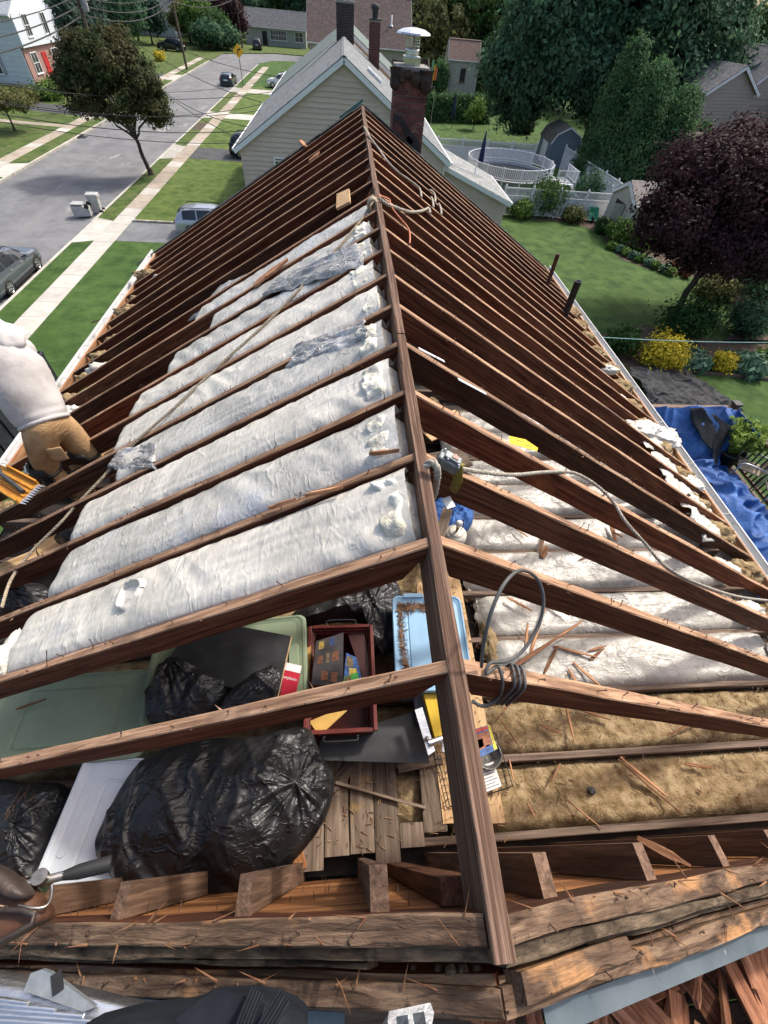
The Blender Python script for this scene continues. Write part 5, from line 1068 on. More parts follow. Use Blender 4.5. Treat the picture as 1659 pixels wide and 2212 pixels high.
# ================================================================== GROUND, STREET
GA = NM('lawn_grass', [(.28, (.036, .076, .018)), (.5, (.064, .125, .028)), (.72, (.098, .162, .042))], 1.3, (1, 1, 1), 12, .9, 1.0, 34, bdist=.05, spec=.2, noffset=False, spots=[(.35, .52, .2, (.060, .112, .022)), (45, .54, .10, (.018, .045, .010)), (18, .60, .10, (.09, .15, .04)), (4, .70, .08, (.12, .14, .05))])
GB = NM('dry_lawn_grass', [(.28, (.045, .080, .018)), (.5, (.085, .13, .030)), (.72, (.135, .165, .055))], 1.6, (1, 1, 1), 12, .9, 1.0, 34, bdist=.05, spec=.2, noffset=False, spots=[(.5, .52, .18, (.13, .14, .06)), (40, .60, .12, (.035, .06, .015))])
AS = NM('asphalt', [(.3, (.135, .138, .142)), (.7, (.20, .203, .207))], .8, rough=.9, detail=10, bump=.4, bscale=60, bdist=.01, noffset=False, spots=[(.22, .55, .1, (.20, .20, .205), (1, .25, 1)), (.6, .66, .04, (.27, .27, .26), (1, .3, 1)), (90, .66, .06, (.07, .07, .07))])
AD = NM('dark_driveway_asphalt', [(.3, (.055, .056, .06)), (.7, (.085, .086, .09))], 1.2, rough=.9, bump=.3, bscale=60, noffset=False)
AM = NM('grey_driveway_asphalt', [(.3, (.14, .145, .15)), (.7, (.20, .205, .21))], 1.2, rough=.9, bump=.3, bscale=60, noffset=False)
CO = NM('pale_concrete', [(.3, (.43, .405, .355)), (.7, (.54, .515, .465))], 1.5, rough=.9, detail=10, orand=.08, bump=.2, bscale=50, bdist=.004, spots=[(4, .62, .1, (.36, .335, .29))])
CT = NM('tan_concrete', [(.3, (.31, .26, .20)), (.7, (.42, .36, .29))], 1.5, rough=.9, detail=10, orand=.12, bump=.2, bscale=50, spots=[(4, .62, .1, (.24, .20, .16))])
SO = NM('bare_soil', [(.3, (.06, .04, .028)), (.7, (.12, .085, .06))], 4, rough=.98, bump=.8, bscale=20, bdist=.03, noffset=False)
def sheet(name, poly, z, mat, th=None, kind='structure', parent=None):
    mb = MB()
    if th: mb.prism([(x, y, z - th) for x, y in poly], (0, 0, th))
    else: mb.add([(x, y, z) for x, y in poly], [tuple(range(len(poly)))])
    o = mb.build(name, mat, parent)
    if kind: o['kind'] = kind
    return o
sheet('ground', [(-700, -300), (700, -300), (700, 900), (-700, 900)], G - .16, GA)
K0, K1 = -16.05, -24.7            # near and far kerb lines
RB = 120.0                        # where the street bends right
sheet('road', [(K1 - .3, -120), (K0 + .3, -120), (K0 + .3, RB), (-13, RB + 5), (40, RB + 8), (200, RB + 8), (200, RB + 18), (30, RB + 18), (-15, RB + 17), (K1 - .3, RB + 10)], G - .13, AS)
near_land = [(K0, -120), (200, -120), (200, RB + 8), (40, RB + 8), (-10, RB + 5), (-14, RB + 3), (K0, RB - 3)]
sheet('lawn', near_land, G, GA, .15)
sheet('lawn', [(K1, -120), (K1, RB + 9), (-15, RB + 17), (30, RB + 18), (200, RB + 18), (200, 700), (-500, 700), (-500, -120)], G, GB, .15)
sheet('verge', [(K0 + .16, 32.6), (-14.82, 32.6), (-14.82, 90), (K0 + .16, 90)], G + .004, GB)
sheet('front_lawn', [(-13.65, 32.6), (-2, 32.6), (-2, 90), (-13.65, 90)], G + .004, NM('bright_lawn', [(.28, (.055, .098, .020)), (.5, (.098, .150, .034)), (.72, (.145, .19, .050))], 1.5, detail=12, rough=.9, bump=1, bscale=30, bdist=.05, spec=.2, noffset=False, spots=[(38, .62, .1, (.04, .075, .015)), (.5, .55, .2, (.12, .18, .04))]))
# kerbs
kb = tag(bpy.data.objects.new('kerb', None), kind='structure'); COL.objects.link(kb); WM[kb.name] = Matrix.Identity(4)
y = 2.0
me = None
while y < RB - 4:
    for x, sd in ((K0, 1), (K1, -1)):
        mb = MB(); low = (sd > 0 and (28.6 < y + 1.5 < 33)) 
        mb.box((x + sd * .075, y + 1.49, G - .055 - (.06 if low else 0)), (.15, 2.97, .15)); mb.build('kerb_stone', CO, kb)
    y += 3.0
# pavements slab by slab
def pavement(x0, x1, ya, yb, step, mats, name='pavement', fn=None):
    o = tag(bpy.data.objects.new(name, None), kind='structure'); COL.objects.link(o); WM[o.name] = Matrix.Identity(4); y = ya; me_c = {}
    while y < yb:
        mt = mats(y); 
        if mt.name not in me_c:
            mb = MB(); mb.box((0, 0, 0), (x1 - x0, step - .02, .05)); m_ = bpy.data.meshes.new('paving_slab'); m_.from_pydata(mb.v, [], mb.f); m_.materials.append(mt); me_c[mt.name] = m_
        s = link('paving_slab', me_c[mt.name], o, Matrix.Translation(((x0 + x1) / 2, y + step / 2, G - .012 + rr(-.003, .003))) @ Matrix.Rotation(rr(-.004, .004), 4, 'Z')); y += step
    return o
pavement(-14.8, -13.68, 8, 112, 1.5, lambda y: CO if y < 34 else (CT if int(y / 1.5) % 5 else CO))
pavement(K1 - 2.6, K1 - 1.5, 14, 118, 1.5, lambda y: CT if int(y / 1.5) % 4 else CO)
# driveways and aprons
sheet('driveway', [(-13.66, 29.3), (0, 29.3), (0, 32.45), (-13.66, 32.45)], G + .008, AM); sheet('driveway_apron', [(K0 + .01, 28.7), (-14.82, 29.2), (-14.82, 32.5), (K0 + .01, 33.0)], G + .004, CO, .05)
sheet('driveway', [(-13.66, 48.3), (-2, 48.3), (-2, 52.3), (-13.66, 52.3)], G + .008, AD); sheet('driveway_apron', [(K0 + .01, 47.6), (-14.82, 48.2), (-14.82, 52.4), (K0 + .01, 53)], G + .004, CO, .05)
sheet('driveway', [(-13.66, 66), (-2, 66), (-2, 69), (-13.66, 69)], G + .008, CO); sheet('driveway_apron', [(K0 + .01, 65.5), (-14.82, 66), (-14.82, 69), (K0 + .01, 69.5)], G + .004, CO, .05)
sheet('driveway', [(-13.66, 84), (-2, 84), (-2, 87.5), (-13.66, 87.5)], G + .008, CO); sheet('driveway_apron', [(K0 + .01, 83.6), (-14.82, 84), (-14.82, 87.5), (K0 + .01, 88)], G + .004, CO, .05)
sheet('soil_patch', [(K0 + .2, 59.5), (-14.85, 59.5), (-14.85, 63), (K0 + .2, 63)], G + .008, SO)
for y0, y1, xx in ((40.5, 43.5, -44), (62, 66, -46), (90, 95, -50)):
    sheet('driveway', [(K1 - 2.62, y0), (xx, y0 + 3), (xx, y1 + 3), (K1 - 2.62, y1)], G + .008, AD); sheet('driveway_apron', [(K1 - .02, y0 - .5), (K1 - 1.48, y0), (K1 - 1.48, y1), (K1 - .02, y1 + .5)], G + .004, CO, .05)
sheet('garden_path', [(K1 - 2.62, 56.5), (-45, 58), (-45, 59), (K1 - 2.62, 57.6)], G + .008, CT)
t = thing('driveway_edging', 'low edging of grey stone setts between the lawn and the grey driveway', 'edging', (-10, 32.6, G))
for i in range(34):
    mb = MB(); mb.box((-13.5 + i * .26, 32.56 + rr(-.01, .01), G + .05), (.24, .14, .14)); mb.build('sett', CT if i % 3 else CO, t, bevel=.015)
# storm drain
mb = MB(); p = U((508 * .3858) / 1.15732, (885 * .3858) / 1.15732, z=G - .1); mb.box((K1 - .02, p.y, G - .06), (.25, 1.2, .11)); mb.box((K1 + .3, p.y, G - .126), (.5, 1.0, .006)); tag(mb.build('storm_drain', M['black'], kind=None), 'dark storm drain opening in the far kerb', 'storm drain')
# leaves of the street verge: sparse fallen leaves on the bright lawn
o = chips(900, lambda q: (q.uniform(-13.5, -6), q.uniform(33, 47), G + .012), 'fallen_leaves', None, 41, (.05, .09), NM('dead_leaf', [(.3, (.07, .045, .02)), (.7, (.16, .10, .045))], 3, rough=.9, irand=.4)); tag(o, 'small brown fallen leaves scattered over the bright front lawn', 'leaves')
o = chips(500, lambda q: (q.uniform(11, 22), q.uniform(17, 34), G + .012), 'fallen_leaves', None, 43, (.05, .08), bpy.data.materials['dead_leaf']); tag(o, 'small brown fallen leaves scattered over the back lawn', 'leaves')
# ================================================================== BUILDINGS
def shingle_mat(name, c1, c2, c3, along='y'):
    m = NM(name, [(.3, c1), (.7, c2)], 2.5, rough=.95, detail=8, bump=.5, bscale=26, bdist=.02, noffset=False); n = m.node_tree.nodes; l = m.node_tree.links; p = n['Principled BSDF']
    tc = n.new('ShaderNodeTexCoord'); sx = n.new('ShaderNodeSeparateXYZ'); cb = n.new('ShaderNodeCombineXYZ'); l.new(tc.outputs['Object'], sx.inputs[0])
    l.new(sx.outputs['Y' if along == 'y' else 'X'], cb.inputs['X']); l.new(sx.outputs['X' if along == 'y' else 'Y'], cb.inputs['Y'])
    br = n.new('ShaderNodeTexBrick'); br.inputs['Scale'].default_value = 1.0; br.inputs['Brick Width'].default_value = .34; br.inputs['Row Height'].default_value = .17; br.inputs['Mortar Size'].default_value = .012; br.inputs['Bias'].default_value = -.1
    br.inputs['Color1'].default_value = (.8, .8, .8, 1); br.inputs['Color2'].default_value = (1.15, 1.15, 1.15, 1); br.inputs['Mortar'].default_value = (.62, .62, .62, 1); l.new(cb.outputs[0], br.inputs['Vector'])
    mx = n.new('ShaderNodeMixRGB'); mx.blend_type = 'MULTIPLY'; mx.inputs[0].default_value = 1; src = p.inputs['Base Color'].links[0].from_socket; l.new(src, mx.inputs[1]); l.new(br.outputs['Color'], mx.inputs[2]); l.new(mx.outputs[0], p.inputs['Base Color'])
    return m
SID = NM('beige_siding', [(.3, (.53, .43, .35)), (.7, (.59, .48, .395))], 1.5, (1, 6, 6), rough=.6, orand=.05, noffset=False)
SHG = shingle_mat('grey_shingles', (.15, .165, .17), (.25, .265, .27), None)
SHN = shingle_mat('green_grey_shingles', (.11, .145, .135), (.19, .23, .215), None)
SHB = shingle_mat('brown_shingles', (.085, .062, .056), (.14, .105, .095), None, 'x')
SHD = shingle_mat('dark_grey_shingles', (.08, .085, .095), (.135, .14, .155), None)
BR = NM('dark_red_brick', [(.3, (.085, .032, .028)), (.6, (.155, .062, .052)), (.8, (.21, .10, .085))], 9, rough=.9, orand=.3, bump=.6, bscale=60, bdist=.008, spots=[(5, .60, .1, (.20, .165, .15))])
MO = NM('grey_mortar', [(.3, (.22, .20, .185)), (.7, (.33, .31, .285))], 20, rough=.95, bump=.5, bscale=80)
def brick_chimney(house_, x, y, wx, wy, z0, z1, course=.067, bl=.215, name='chimney', cap=True, merged=False, mat=None):
    ch = house_
    core = MB(); core.box((x, y, (z0 + z1) / 2), (wx - .024, wy - .024, z1 - z0)); core.build('mortar_core', MO, ch)
    row = 0; z = z0
    mb_all = MB()
    while z + course <= z1 + 1e-6:
        for (ax, n_w, fx) in (('x', wx, -1), ('x', wx, 1), ('y', wy, -1), ('y', wy, 1)):
            a = -n_w / 2 + (-(bl / 2) if row % 2 else 0)
            while a < n_w / 2 - .02:
                s0, s1 = max(a, -n_w / 2), min(a + bl, n_w / 2); a += bl + .010
                if s1 - s0 < .03: continue
                dd = rr(0, .004)
                if ax == 'x': c = (x + (s0 + s1) / 2, y + fx * (wy / 2 - .03 + dd), z + course / 2); d = (s1 - s0, .06, course - .010)
                else: c = (x + fx * (wx / 2 - .03 + dd), y + (s0 + s1) / 2, z + course / 2); d = (.06, s1 - s0 - (.122 if False else 0), course - .010)
                if ax == 'y': d = (.058, d[1] - .0, d[2]); 
                if merged: mb_all.box(c, d)
                else:
                    mb = MB(); mb.box(c, d); mb.build('brick', mat or BR, ch, loc=c)
        z += course; row += 1
    if merged: mb_all.build('bricks', mat or BR, ch, kind='stuff')
# our chimney at the far gable
X0, Y0 = .99, 9.02
ch = thing('chimney', 'dark red brick chimney with black flashing patches at the far end of the stripped roof', 'chimney', (X0, Y0, G))
mb = MB(); mb.box((X0, Y0, (G - 2.4) / 2 - 0), (.44, .44, abs(G) - 2.4)); mb.build('lower_stack', BR, ch)
brick_chimney(ch, X0, Y0, .49, .46, -2.34, -.73)
mb = MB(); mb.box((X0, Y0, -.715), (.50, .50, .05)); mb.build('crown_slab', MO, ch, bevel=.01)
TARB = NM('black_tar', [(.3, (.012, .013, .015)), (.7, (.03, .032, .036))], 12, rough=.55, bump=.4, bscale=40)
fy = Y0 - .236
for pl in ([(-.225, -1.20), (-.13, -1.22), (-.03, -1.30), (.06, -1.40), (.16, -1.46), (.22, -1.55), (.225, -1.62), (.12, -1.60), (.02, -1.52), (-.06, -1.40), (-.14, -1.29), (-.228, -1.27)], [(.10, -1.50), (.02, -1.44), (-.04, -1.50), (.08, -1.55)]):
    mb = MB(); mb.prism([(X0 + a, fy, b) for a, b in pl], (0, -.006, 0)); mb.build('flashing_patch', TARB, ch)
# stainless chimney cap
ST = NM('stainless_steel', [(.3, (.62, .63, .64)), (.7, (.74, .75, .76))], 10, rough=.22, metal=.95, rvar=.08)
cp = thing('flue_cowl', 'shiny stainless chimney cap with a mesh collar and wide lid on the brick chimney', 'flue cowl', (X0, Y0, -.69))
mb = MB(); mb.box((X0, Y0, -.645), (.24, .24, .09)); mb.build('base_box', ST, cp, bevel=.005)
mb = MB(); mb.lathe([(.10, -.60), (.106, -.575), (.10, -.56), (.106, -.54), (.10, -.525), (.095, -.525)], 24, (X0, Y0, 0)); mb.build('collar', ST, cp)
mb = MB()
for i in range(18):
    a = i * math.pi / 9; mb.tube([(X0 + .10 * math.cos(a), Y0 + .10 * math.sin(a), -.53), (X0 + .10 * math.cos(a), Y0 + .10 * math.sin(a), -.385)], .0035, 5)
for z in (-.50, -.47, -.44, -.41): mb.tube([(X0 + .10 * math.cos(a), Y0 + .10 * math.sin(a), z) for a in [k * math.pi / 12 for k in range(25)]], .003, 5, cap=False)
mb.build('mesh_cage', ST, cp, kind='stuff')
mb = MB(); mb.lathe([(.235, -.395), (.245, -.388), (.235, -.37), (.16, -.34), (.05, -.325), (0, -.323), (0, -.335), (.15, -.355), (.225, -.388), (.235, -.395)], 10, (X0, Y0, 0)); o = mb.build('lid', ST, cp)
for p_ in o.data.polygons: p_.use_smooth = False
# tool belt slung round the chimney top
tb = thing('tool_belt', 'black leather tool belt with hanging pouches slung around the chimney top', 'tool belt', (X0, Y0, -.75))
mb = MB(); pts = []
for i in range(33):
    a = i * 2 * math.pi / 32; c2 = max(abs(math.cos(a)), abs(math.sin(a))); r_ = .27 / c2 * .98
    pts.append((X0 + r_ * math.cos(a), Y0 + r_ * math.sin(a), -.74 + .03 * math.sin(a * 2 + 1) + (.06 if math.sin(a) > .3 else 0)))
rings = []
for i, p in enumerate(pts): rings.append([Vector(p) + Vector((0, 0, -.03)), Vector(p) + Vector((0, 0, .03)), Vector((X0, Y0, 0)) + (Vector(p) - Vector((X0, Y0, 0))) * 1.0 + Vector(((p[0] - X0) * .03, (p[1] - Y0) * .03, .03)), Vector(p) + Vector(((p[0] - X0) * .03, (p[1] - Y0) * .03, -.03))])
mb.loft(rings); mb.build('belt', LE, tb)
for (dx, w_, h, z, sd) in ((-.25, .15, .24, -.74, 1), (.21, .20, .25, -.75, 2), (.06, .15, .15, -.78, 3), (-.06, .15, .10, -.76, 4), (-.16, .10, .15, -.75, 5)):
    mb = MB()
    def pf(a, b, dx=dx, w_=w_, h=h, z=z, sd=sd):
        th = b * 2 * math.pi; k = (1.0 - .25 * a + .10 * math.sin(a * 9 + sd)) * (1 if a < .88 else 1 - (a - .88) * 6)
        return Vector((X0 + dx + (abs(math.cos(th)) ** .5 * math.copysign(1, math.cos(th))) * w_ / 2 * k + .022 * N3((a * 3, th, sd)), Y0 - .28 + (abs(math.sin(th)) ** .6 * math.copysign(1, math.sin(th))) * .045 * k + .02 * N3((a * 4, th, sd + 3)), z + .04 - a * h + .015 * N3((th, a * 3, sd))))
    mb.grid(10, 18, pf); mb.build('pouch', LE, tb)
for i, (dx, c, h) in enumerate(((.27, (.15, .36, .20), .16), (.30, (.62, .34, .03), .11), (.33, (.55, .10, .04), .09))):
    t = MB(); t.tube([(X0 + dx, Y0 - .30, -.80), (X0 + dx + .01, Y0 - .29, -.76 + h)], [.014, .011], 8); tag(t.build('screwdriver', flat('tool_handle_%d' % i, c, .5)), ('green', 'orange', 'red')[i] + ' screwdriver standing in the tool belt on the chimney', 'tool')
mb = MB(); mb.tube(smooth_path([(X0 + .33, Y0 - .3, -.86), (X0 + .345, Y0 - .3, -1.0), (X0 + .34, Y0 - .3, -1.2), (X0 + .345, Y0 - .3, -1.32)], 4), .004, 6); tag(mb.build('hanging_cord', M['rope_w']), 'thin pale cord hanging from the tool belt on the chimney', 'cord')

def wall_sid(par, x0, x1, y, zb, zt, exp=.2, mat=None, roof=None, thick=.06, face=-1, name='siding_board', limit=200):
    """lapped siding boards on a wall that faces -Y (or +Y); roof(z) gives the x limits of the gable at height z"""
    z = zb; k = 0
    while z < zt - .01:
        z1 = min(z + exp, zt); a0, a1 = (x0, x1) if roof is None else roof(z); b0, b1 = (x0, x1) if roof is None else roof(z1)
        if a1 - a0 < .05: break
        mb = MB(); mb.add([(a0, y + face * thick, z), (a1, y + face * thick, z), (b1, y + face * .003, z1 + .008), (b0, y + face * .003, z1 + .008), (a0, y + .01 * -face, z), (a1, y + .01 * -face, z), (b1, y - face * .01, z1 + .008), (b0, y - face * .01, z1 + .008)],
                          [(0, 1, 2, 3), (4, 7, 6, 5), (0, 4, 5, 1), (3, 2, 6, 7), (0, 3, 7, 4), (1, 5, 6, 2)]); mb.build(name, mat or SID, par, loc=((a0 + a1) / 2, y, z)); z += exp; k += 1
def window(par, c, w_, h, face, frame_m=None, mull=1, name='window', sill=True, shut=None):
    """face: unit vector out of the wall"""
    c = Vector(c); n = Vector(face).normalized(); s = Vector((-n.y, n.x, 0)); up = Vector((0, 0, 1)); fm = frame_m or M['white_paint']
    rot = Matrix((s, n, up)).transposed()
    mb = MB(); mb.box(c + n * .01, (w_, .02, h), rot); g = mb.build(name, M['glass'], par)
    fr = MB()
    for sx in (-1, 1): fr.box(c + s * sx * (w_ / 2 + .04) + n * .025, (.09, .06, h + .16), rot)
    for sz in (-1, 1): fr.box(c + up * sz * (h / 2 + .04) + n * .024, (w_, .056, .09), rot)
    fr.box(c + n * .027, (w_, .03, .05), rot)
    for i in range(1, mull): fr.box(c + s * (w_ * (i / mull - .5)) + n * .0275, (.05, .031, h), rot)
    o = fr.build('frame', fm, g); 
    if sill: sb = MB(); sb.box(c - up * (h / 2 + .11) + n * .05, (w_ + .26, .11, .05), rot); sb.build('sill', fm, g)
    if shut is not None:
        for sx in (-1, 1): sb = MB(); sb.box(c + s * sx * (w_ / 2 + .30) + n * .02, (.38, .045, h + .1), rot); sb.build('shutter', shut, par)
    return g
def gable_house(name, label, cx, cy, wx, ly, zb, ze, zp, wall, roof, over=.35, axis='y', exp=.2, boards=False, yaw=0.0, trim=None, group=None):
    """axis y: ridge runs along Y. returns root; walls as parts"""
    t = thing(name, label, 'house', (cx, cy, zb), group); trim = trim or M['white_paint']
    rot = Matrix.Rotation(yaw, 3, 'Z'); O = Vector((cx, cy, 0))
    def P_(a, b, z):
        if axis == 'y': return O + rot @ Vector((a, b, 0)) + Vector((0, 0, z))
        return O + rot @ Vector((b, -a, 0)) + Vector((0, 0, z))
    hx, hy = wx / 2, ly / 2
    for sy in (-1, 1):
        y = sy * hy; mb = MB(); pl = [P_(-hx, y, zb), P_(hx, y, zb), P_(hx, y, ze), P_(0, y, zp), P_(-hx, y, ze)]; nrm = (P_(0, 1, 0) - P_(0, 0, 0)) * sy; mb.prism([p - nrm * .1 for p in pl], nrm * .1); mb.build('gable_wall', wall, t)
    for sx in (-1, 1):
        mb = MB(); x = sx * hx; pl = [P_(x, -hy + .1, zb), P_(x, hy - .1, zb), P_(x, hy - .1, ze), P_(x, -hy + .1, ze)]; nrm = (P_(1, 0, 0) - P_(0, 0, 0)) * sx; mb.prism([p - nrm * .1 for p in pl], nrm * .1); mb.build('side_wall', wall, t)
    sl_ = (zp - ze) / hx
    for sx in (-1, 1):
        xe = sx * (hx + over); zE = ze - over * sl_; n = Vector((0, 0, 1)); th = .14; yy = hy + over * .8
        mb = MB(); mb.prism([P_(0, -yy, zp + .02), P_(xe, -yy, zE + .02), P_(xe, yy, zE + .02), P_(0, yy, zp + .02)], (0, 0, th)); mb.build('roof', roof, t)
        for sy in (-1, 1):
            a, b = P_(0, sy * (yy + .015), zp - .03), P_(xe, sy * (yy + .015), zE - .03); mb = MB(); mb.bar(a, b, .03, .22, up=(0, 0, 1)); mb.build('rake_board', trim, t)
        a, b = P_(xe + sx * .06, -yy, zE + .07), P_(xe + sx * .06, yy, zE + .07); mb = MB(); mb.bar(a, b, .11, .11); mb.build('gutter', trim, t)
    a, b = P_(0, -hy - over * .8, zp + .16), P_(0, hy + over * .8, zp + .16); mb = MB(); mb.prism([a + rot @ Vector((-.16, 0, -.07)), a, a + rot @ Vector((.16, 0, -.07))] if axis == 'y' else [a + rot @ Vector((0, -.16, -.07)), a, a + rot @ Vector((0, .16, -.07))], b - a); mb.build('ridge_cap', roof, t)
    return t, P_
# neighbour behind: big beige gable facing us
NY = 33.5; NE, NP, NX = -6.50, -2.55, 6.25
nh, NPf = gable_house('house', 'beige clapboard house with grey shingle roof and white rake boards beyond the chimney', 0.0, NY + 7.6, 2 * NX, 15.2, G, NE, NP, SID, SHG, .35, 'y')
nlim = lambda z: (-NX, NX) if z <= NE else (-NX * (NP - z) / (NP - NE), NX * (NP - z) / (NP - NE))
wall_sid(nh, -NX, NX, NY - .01, G + .3, NP - .05, .235, SID, nlim)
wall_sid(nh, -NX, NX, NY - .01, G, G + .3, .3, CT, None, .03, name='plinth')
for sx in (-1, 1): mb = MB(); mb.box((sx * (NX - .05), NY - .035, (G + NE) / 2), (.16, .05, NE - G)); mb.build('corner_board', SID, nh)
mb = MB(); mb.tube(smooth_path([(NX + .33, NY - .1, NE - .1), (NX + .2, NY - .12, NE - .4), (NX + .02, NY - .08, NE - .6), (NX + .0, NY - .08, G + .2)], 4), .045, 8); mb.build('downpipe', M['white_paint'], nh)
mb = MB()
for i in range(4): mb.box((0.15, NY - .045, NP - 1.15 - i * .13), (.8, .03, .05))
mb.build('louvre', SID, nh, kind='stuff')
window(nh, (-3.75, NY - .03, -7.6), 1.0, 1.2, (0, -1, 0))
def skylight(par, c, w_, l_, slope_dir): 
    mb = MB(); rot = Matrix.Rotation(math.atan((NP - NE) / NX) * slope_dir, 3, 'Y'); mb.box(c, (l_, w_, .16), rot); o = mb.build('skylight', M['pvc'], par, bevel=.03); mb = MB(); mb.box(Vector(c) + rot @ Vector((0, 0, .085)), (l_ * .8, w_ * .8, .02), rot); mb.build('pane', flat('dome', (.6, .62, .63), .2), o)
skylight(nh, (1.9, NY + 4.5, NP - 1.9 * (NP - NE) / NX + .26), .7, 1.0, 1)
c1 = thing('chimney', 'dark brick chimney with twin metal flue caps on the neighbour ridge', 'chimney', (.1, NY + 13.3, NP)); brick_chimney(c1, .1, NY + 13.3, 1.25, .8, NP - .6, NP + 1.7, .12, .3, merged=True, mat=NM('black_brick', [(.3, (.03, .024, .024)), (.7, (.075, .055, .052))], 6, rough=.9))
mb = MB(); mb.box((.1, NY + 13.3, NP + 1.75), (1.35, .9, .1)); mb.build('cap_slab', MO, c1)
for dx in (-.3, .35):
    mb = MB(); mb.lathe([(.2, 1.8), (.2, 2.15), (.3, 2.2), (.3, 2.3), (.22, 2.34), (.22, 2.5), (.32, 2.55), (.3, 2.75), (0, 2.85)], 14, (.1 + dx, NY + 13.3, NP)); mb.build('flue_cap', ST, c1)
c2 = thing('chimney', 'slim red brick chimney with a dark pot beside the ridge of the neighbour house', 'chimney', (2.3, NY + 14.2, NP - 1)); brick_chimney(c2, 2.3, NY + 14.2, .8, .7, NP - 2.2, NP + 1.0, .12, .28, merged=True)
mb = MB(); mb.box((2.3, NY + 14.2, NP + 1.04), (.9, .8, .08)); mb.lathe([(.2, 1.08), (.22, 1.5), (.3, 1.55), (.28, 1.75), (0, 1.8)], 12, (2.3, NY + 14.2, NP)); mb.build('pot', M['iron'], c2)
# wing of the neighbour house, right
wx0, wx1, wy0, wy1 = NX + .02, 11.6, NY + .6, NY + 7
ze_ = -8.0; wg = thing('house_wing', 'low beige wing with pale grey shingle roof beside the white fence', 'house wing', (8.8, 36, G))
pa, pb, pc, pd = U(965, 352, y=wy0 + 4), U(1012, 342, y=wy1), None, None
er = U(1102, 440, y=wy0); ez = er.z; exr = er.x
zt_ = ez + (exr - wx0) * .36
mb = MB(); mb.prism([(wx0 - .1, wy0 - .3, zt_), (exr, wy0 - .3, ez), (exr, wy1, ez), (wx0 - .1, wy1, zt_)], (0, 0, .14)); mb.build('roof', shingle_mat('pale_shingles', (.24, .25, .245), (.36, .37, .36), None), wg)
mb = MB(); mb.bar((wx0, wy0 - .32, zt_ - .02), (exr, wy0 - .32, ez - .02), .03, .24); mb.build('rake_board', M['white_paint'], wg)
mb = MB(); mb.bar((exr + .05, wy0 - .3, ez + .06), (exr + .05, wy1, ez + .06), .1, .1); mb.build('gutter', M['white_paint'], wg)
mb = MB(); mb.prism([(wx0, wy0, G), (exr - .35, wy0, G), (exr - .35, wy0, ez + .1), (wx0, wy0, zt_ - .05)], (0, .1, 0)); mb.build('wall', SID, wg)
mb = MB(); mb.box((exr - .4, (wy0 + wy1) / 2 + .1, (G + ez) / 2 + .05), (.1, wy1 - wy0 - .1, ez - G)); mb.build('wall', SID, wg)
wl = lambda z: (wx0, exr - .33 if z < ez + .05 else max(wx0 + .01, exr - .33 - (z - ez - .05) / .36))
wall_sid(wg, wx0, exr - .33, wy0 - .01, G + .2, zt_ - .1, .2, SID, wl)
mb = MB(); p = Vector((exr - 2.2, wy0 + 2.6, ez + 2.2 * .36 + .1)); mb.lathe([(.16, 0), (.05, .06), (.05, .75), (.06, .76), (.06, .8), (0, .8)], 12, p); mb.build('vent_pipe', M['pvc'], wg)
mb = MB(); mb.bar((wx0 - .0, wy0 + .05, zt_ + .2), (exr - 1.6, wy0 + 2.6, ez + 1.6 * .36 + .2), .08, .05); mb.build('roof_gutter', M['white_paint'], wg)
# house behind with green roof, two more gables beyond
gh, _ = gable_house('house', 'house with green grey shingle roof and white gable trim behind the beige one', .4, NY + 25.5, 12.6, 15, G, -6.3, -2.4, SID, SHN)
gh2, _ = gable_house('house', 'long brown roofed house beyond the twin flue chimney', 2.4, 101, 12, 15.2, G, -5.6, -1.0, NM('tan_wall', [(.3, (.34, .30, .24)), (.7, (.42, .38, .31))], 2, rough=.7), SHB, .4, 'x')
for i in range(2): mb = MB(); mb.lathe([(.3, 0), (.1, .2), (.1, 1.1), (0, 1.1)], 10, (7.2 - i * 6, 97.5, -3.6)); mb.build('vent_pipe', M['pvc'], gh2)
# far house at the end of the street
fh, FP = gable_house('house', 'low grey house with a dark roof and a wide bay window at the street end', -16.0, 156, 9, 14, G, -7.5, -5.0, NM('sage_wall', [(.3, (.30, .32, .29)), (.7, (.38, .40, .37))], 2, rough=.7), SHD, .4, 'x')
for x, w_, m_ in ((-15.4, 3.6, 6), (-10.6, 1.8, 2)): window(fh, (x, 151.45, -8.7), w_, 1.5, (0, -1, 0), mull=m_)
mb = MB(); mb.box((-18.6, 151.45, -9.3), (1.1, .08, 2.2)); mb.build('door', M['black'], fh)
# white and brick house across the street
OP = NM('white_blue_siding', [(.3, (.55, .60, .66)), (.7, (.62, .67, .72))], 2, (1, 1, 6), rough=.6, noffset=False)
BK2 = NM('pink_brick', [(.3, (.26, .15, .135)), (.7, (.36, .225, .20))], 8, (1, 1, 3), rough=.9, bump=.5, bscale=20, noffset=False)
bx, by = -44.0, 84.7
oh, OPf = gable_house('house', 'white two storey house with pink brick front and a red door across the street', bx, by, 15, 11, G, -4.6, -.9, OP, NM('pale_grey_roof', [(.3, (.28, .31, .34)), (.7, (.40, .43, .46))], 4, rough=.95, detail=9, bump=.5, bscale=20, noffset=False), .5, 'x', yaw=0)
fx = bx + 5.5 if False else bx + 5.5
wz = lambda a: a
